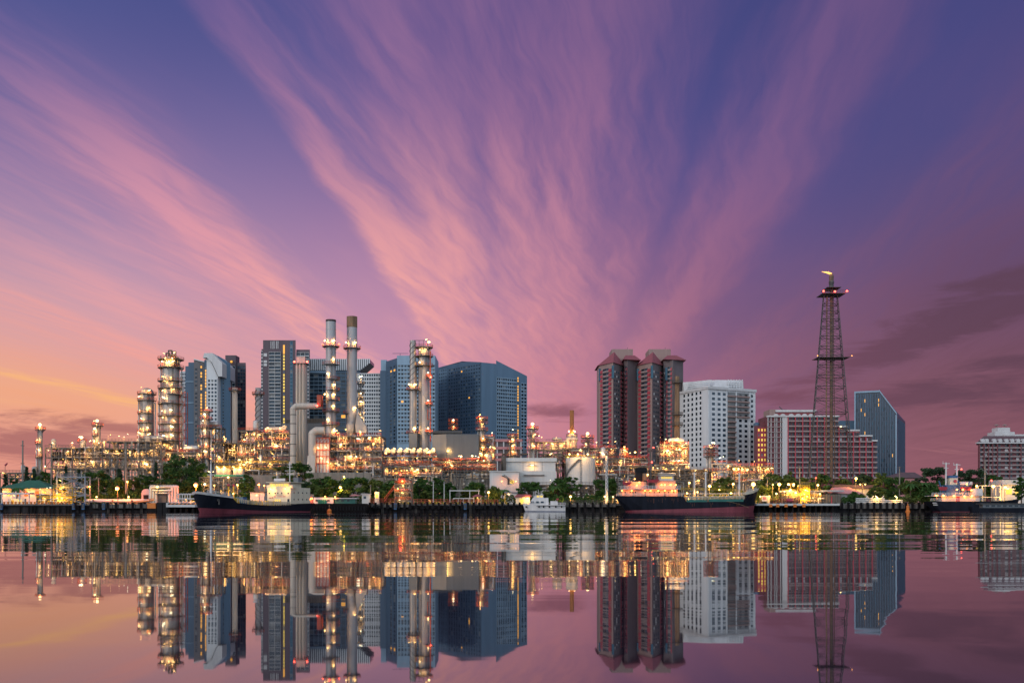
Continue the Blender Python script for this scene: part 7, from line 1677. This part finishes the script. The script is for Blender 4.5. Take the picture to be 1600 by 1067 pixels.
def hedge(p0, p1, top, Y, d, label, m=None, seed=1, name='hedge', leaf=.5):
    m = m or m_leaf; rn = random.Random(seed); b = MB(); x0, x1 = X(p0,Y), X(p1,Y); h = Z(top,Y)-GZ
    n = int((x1-x0)*d*h*5.5); n = min(n, 16000)
    for _ in range(n):
        x = rn.uniform(x0, x1); lim = h*(.72 + .16*math.sin(x*.9+seed) + .12*math.sin(x*2.3+seed*3)); z = lim*math.sqrt(rn.random()); p = Vector((x, Y+rn.random()*d, GZ+z)); u = Vector((rn.uniform(-1,1), rn.uniform(-1,1), rn.uniform(-.6,.6))).normalized(); v = u.orthogonal().normalized(); s = leaf*rn.uniform(.5, 1.1)
        b.add([p-u*s, p+v*s*.5, p+u*s, p-v*s*.5], [(0,1,2,3)])
    o = thing(name, ((x0+x1)/2, Y, GZ), label, 'hedge'); b.build('foliage', m, o)
    t = MB(); [t.cone((x0+(k+.5)*2.2, Y+d/2, GZ), (x0+(k+.5)*2.2, Y+d/2, GZ+h*.5), .12, .06, 5) for k in range(int((x1-x0)/2.2))]; t.build('stem', m_bark, o); return o
for a in (
 (8, 14, 740, 455, 'cone', 'dark pointed conifer at the left picture edge', m_leaf3, 1), (22, 12, 744, 458, 'round', 'low dark bush tree behind the tall bare pole', m_leaf, 2), (42, 13, 729, 462, 'cone', 'tall dark conifer right of the tall bare pole', m_leaf3, 3), (53, 11, 732, 460, 'cone', 'slim dark conifer above the ridge of the green roof', m_leaf3, 0), (70, 24, 737, 452, 'round', 'round dark tree right above the green roof', m_leaf, 1), (92, 20, 742, 456, 'round', 'round dark tree behind the blue grey gantry', m_leaf, 3), (103, 10, 728, 466, 'cone', 'slim conifer above the blue grey gantry', m_leaf3, 2), (123, 12, 733, 466, 'cone', 'dark conifer left of the big tree group', m_leaf3, 1),
 (152, 36, 736, 448, 'round', 'broad dark tree left of the big orange street lamp', m_leaf, 2), (186, 16, 732, 462, 'cone', 'pointed conifer above the big orange street lamp', m_leaf3, 0), (182, 30, 742, 444, 'round', 'dark tree right behind the big orange street lamp', m_leaf, 0), (207, 30, 748, 446, 'round', 'low dark tree beside the tall concrete pole', m_leaf2, 1), (226, 28, 738, 450, 'round', 'mid dark tree left of the largest tree', m_leaf, 3), (244, 13, 722, 462, 'cone', 'tall conifer touching the largest tree', m_leaf3, 3), (281, 58, 713, 446, 'round', 'largest dark tree, above the white dock frame', m_leaf, 1), (312, 34, 724, 452, 'round', 'round dark tree joined to the right of the largest tree', m_leaf, 2), (267, 40, 745, 440, 'round', 'dark low tree behind the white dock frame', m_leaf, 0), (295, 34, 752, 436, 'round', 'dark low tree behind the big orange red street lamp', m_leaf, 3),
 (387, 24, 742, 440, 'round', 'small round tree behind the tanker deck', m_leaf, 1), (441, 26, 730, 450, 'flat', 'pale layered tree left of the radar mast', m_leaf2, 2), (467, 40, 726, 446, 'flat', 'dark layered tree right of the radar mast', m_leaf, 3), (470, 30, 748, 442, 'round', 'dark tree behind the stern of the left tanker', m_leaf3, 0), (508, 40, 741, 440, 'round', 'round tree behind the work barge, below the concrete wall', m_leaf, 0), (556, 46, 749, 442, 'flat', 'wide dark umbrella shaped tree behind the white kiosk', m_leaf, 1), (490, 26, 757, 432, 'round', 'low bushy tree behind the white barge cabin', m_leaf2, 2), (537, 20, 764, 430, 'round', 'low shrub like tree under the yellow star bright lamp', m_leaf2, 3), (587, 32, 748, 440, 'round', 'mid green tree right of the umbrella shaped tree', m_leaf2, 2), (606, 22, 752, 436, 'round', 'young tree left of the lattice gantry', m_leaf, 3), (600, 24, 767, 431, 'round', 'low green bush tree behind the rusty outdoor stairs', m_leaf2, 1),
 (657, 26, 748, 436, 'round', 'upright green tree right of the lattice gantry', m_leaf, 0), (684, 28, 747, 436, 'round', 'tall green tree between the two slim pale poles', m_leaf, 1), (702, 22, 755, 438, 'round', 'smaller green tree behind the white frame shelter', m_leaf, 2), (668, 22, 766, 431, 'round', 'low leafy bush tree behind the red railing', m_leaf2, 3), (742, 30, 754, 438, 'round', 'green tree above the small hip roofed gazebo', m_leaf, 3), (729, 20, 762, 434, 'round', 'low tree behind the white frame shelter posts', m_leaf2, 0), (773, 20, 761, 434, 'round', 'low green tree left of the awning', m_leaf2, 1), (826, 34, 755, 440, 'flat', 'dark spreading tree before the white control building', m_leaf, 2), (853, 18, 766, 434, 'round', 'low bright green tree behind the white yacht', m_leaf2, 3), (872, 28, 748, 446, 'round', 'tree at the right corner of the white control building', m_leaf, 0), (893, 24, 746, 448, 'flat', 'spreading tree in front of the white tank', m_leaf, 1), (948, 34, 748, 448, 'round', 'dark tree left of the red lifeboat of the big tanker', m_leaf, 2),
 (1135, 26, 742, 452, 'round', 'olive tree between the derrick posts of the big tanker', m_leaf2, 1), (1120, 20, 752, 440, 'round', 'low olive tree over the deck of the big tanker', m_leaf2, 0), (1190, 26, 757, 436, 'round', 'low olive tree right of the biggest yellow lamp', m_leaf2, 3), (1205, 34, 738, 458, 'round', 'hazy olive tree left of the slim dark pole', m_leaf2, 2), (1232, 34, 740, 462, 'round', 'hazy olive tree below the white stair panel', m_leaf2, 1), (1257, 28, 744, 455, 'round', 'hazy olive tree at the left foot of the flare tower', m_leaf2, 0), (1283, 28, 737, 446, 'round', 'dark leafy tree in front of the flare tower legs', m_leaf, 3), (1316, 26, 746, 462, 'round', 'olive tree under the right leg of the flare tower', m_leaf2, 2), (1352, 34, 738, 458, 'round', 'round dark tree right of the flare tower', m_leaf3, 1), (1380, 34, 742, 452, 'round', 'olive tree below the dark glass tower', m_leaf2, 0), (1400, 30, 746, 445, 'round', 'dark tree under the brown pole', m_leaf, 2), (1424, 36, 752, 438, 'round', 'round olive tree below the purple brown roof', m_leaf2, 3), (1459, 44, 733, 448, 'flat', 'broad dark spreading tree left of the navy tanker masts', m_leaf3, 1), (1450, 36, 756, 434, 'round', 'leafy tree left of the navy tanker stern', m_leaf, 2), (1515, 54, 736, 452, 'flat', 'broad dark spreading tree right of the navy tanker masts', m_leaf3, 3), (1551, 28, 743, 446, 'round', 'dark tree before the left corner of the hotel', m_leaf, 0), (1480, 30, 748, 442, 'round', 'dark tree right behind the navy tanker masts', m_leaf, 1), (1370, 26, 760, 434, 'round', 'low olive tree behind the pale valve manifold', m_leaf2, 2), (1336, 22, 770, 431, 'round', 'low bush tree before the pale pink shed', m_leaf, 1)):
    tree(*a)
tree(1596, 24, 746, 398, 'round', 'dark leafy tree cut by the right picture edge', m_leaf, 1)
def palm(px, top, Y, label, seed):
    rn = random.Random(seed); o = thing('palm_tree', (X(px,Y), Y, GZ), label, 'tree'); zt = Z(top,Y)-1.5; x = X(px,Y)
    MB().cone((x, Y, GZ), (x+.3, Y, zt), .28, .18, 8).build('trunk', m_bark, o); b = MB()
    for k in range(13):
        a = 6.28*k/13+rn.uniform(-.2,.2); L_ = rn.uniform(3, 4.2); up = rn.uniform(.3, 1.2); P = []
        for i in range(6):
            f = i/5; P.append(Vector((x+.3+math.cos(a)*L_*f, Y+math.sin(a)*L_*f, zt + up*1.6*f - 3.0*f*f)))
        sd = Vector((-math.sin(a), math.cos(a), 0))
        for i, (p, q) in enumerate(zip(P, P[1:])):
            w0, w1 = .55*math.sin(math.pi*(i+.6)/6.4), .55*math.sin(math.pi*(i+1.6)/6.6)
            for s_ in (-1, 1): b.add([p, q, q+sd*s_*w1+Vector((0,0,-.35*w1)), p+sd*s_*w0+Vector((0,0,-.35*w0))], [(0,1,2,3)])
    b.build('crown', m_leaf, o)
palm(26, 757, 432, 'small palm before the green roofed house', 1); palm(1422, 751, 432, 'coconut palm left of two near the navy tanker stern', 2); palm(1440, 749, 434, 'coconut palm nearest the navy tanker stern', 3); palm(866, 755, 436, 'small palm at the corner of the white control building', 4); palm(785, 760, 434, 'small palm before the peach lit annex', 5); palm(612, 746, 438, 'thin palm left of the hose reel gantry', 6)
for a in ((646, 700, 770, 429, 4, 'green hedge behind the red railing, right of the lattice gantry', m_leaf, 1), (702, 770, 772, 431, 3, 'dark hedge behind the white frame shelter', m_leaf, 2), (852, 881, 771, 428, 5, 'thick clipped hedge right behind the white yacht', m_leaf, 3), (1203, 1226, 770, 431, 4, 'olive hedge left of the yellow lit manifold', m_leaf2, 4), (1316, 1338, 775, 428, 5, 'dark hedge right of the open grey shed', m_leaf, 5), (1405, 1462, 773, 430, 6, 'long hedge left of the navy tanker', m_leaf2, 6), (112, 232, 765, 436, 5, 'long dark hedge behind the long pale pipe', m_leaf, 7), (480, 560, 771, 430, 4, 'dark hedge behind the work barge', m_leaf, 8), (880, 960, 770, 440, 4, 'dark hedge under the low grey pipe bridge', m_leaf, 9), (1340, 1408, 773, 431, 4, 'olive hedge behind the pale valve manifold', m_leaf2, 10), (1185, 1330, 762, 446, 5, 'rough hazy hedge at the foot of the flare tower', m_leaf2, 11), (1110, 1186, 766, 434, 4, 'olive hedge behind the big tanker bow', m_leaf2, 12), (1465, 1536, 762, 436, 4, 'dark hedge behind the navy tanker', m_leaf, 13), (0, 90, 762, 446, 4, 'dark hedge at the back of the green roofed house', m_leaf, 14), (775, 850, 771, 432, 3, 'low hedge before the white control building', m_leaf2, 15), (560, 616, 772, 432, 3, 'low hedge behind the white kiosk', m_leaf2, 16), (300, 420, 768, 436, 4, 'low dark hedge behind the tanker deck', m_leaf, 17)): hedge(*a)
# far bank of low trees, the city's edge beyond the plant
def far_wood(x0, x1, Y, h, seed):
    rn = random.Random(seed); b = MB()
    for _ in range(int((x1-x0)*9)):
        x = rn.uniform(x0, x1); lim = h*(.6+.25*math.sin(x*.06+seed)+.15*math.sin(x*.21)); p = Vector((x, Y+rn.uniform(0, 25), GZ+lim*math.sqrt(rn.random()))); u = Vector((rn.uniform(-1,1), rn.uniform(-.5,.5), rn.uniform(-.7,.7))).normalized(); v = u.orthogonal().normalized(); s = rn.uniform(.8, 1.7)
        b.add([p-u*s, p+v*s*.6, p+u*s, p-v*s*.6], [(0,1,2,3)])
    return b
o = far_wood(-420, 620, 800, 16, 2).build('far_treeline', m_leaf3); tag(o, 'far off line of dark trees beyond the plant', 'treeline', kind='stuff')

for q in (m_leaf, m_leaf2, m_leaf3): q.node_tree.nodes['Principled BSDF'].inputs['Specular IOR Level'].default_value = .15
GROUPS = {'street_lamp': 'lamps on posts along the quay', 'tree': 'trees between the river and the plant', 'palm_tree': 'palms along the river bank', 'hedge': 'hedges along the quay', 'quay_apron': 'concrete aprons along the quay', 'utility_pole': 'poles along the river bank', 'distillation_column': 'columns of the refinery', 'chimney_stack': 'stacks of the refinery', 'process_unit': 'process decks of the refinery', 'apartment_tower': 'apartment towers behind the plant', 'tanker': 'tankers moored at the quay', 'air_cooler': 'air coolers of the refinery', 'flue_duct': 'large ducts of the refinery', 'fence': 'railings along the quay', 'retaining_wall': 'concrete walls below the plant', 'buoy': 'buoys in the river', 'condominium_tower': 'twin brown towers', 'fender_block': 'large fender blocks along the quay'}
for q in SC.objects:
    n_ = q.name.split('.')[0]
    if q.parent is None and n_ in GROUPS and not q.get('group') and q.get('label'): q['group'] = GROUPS[n_]
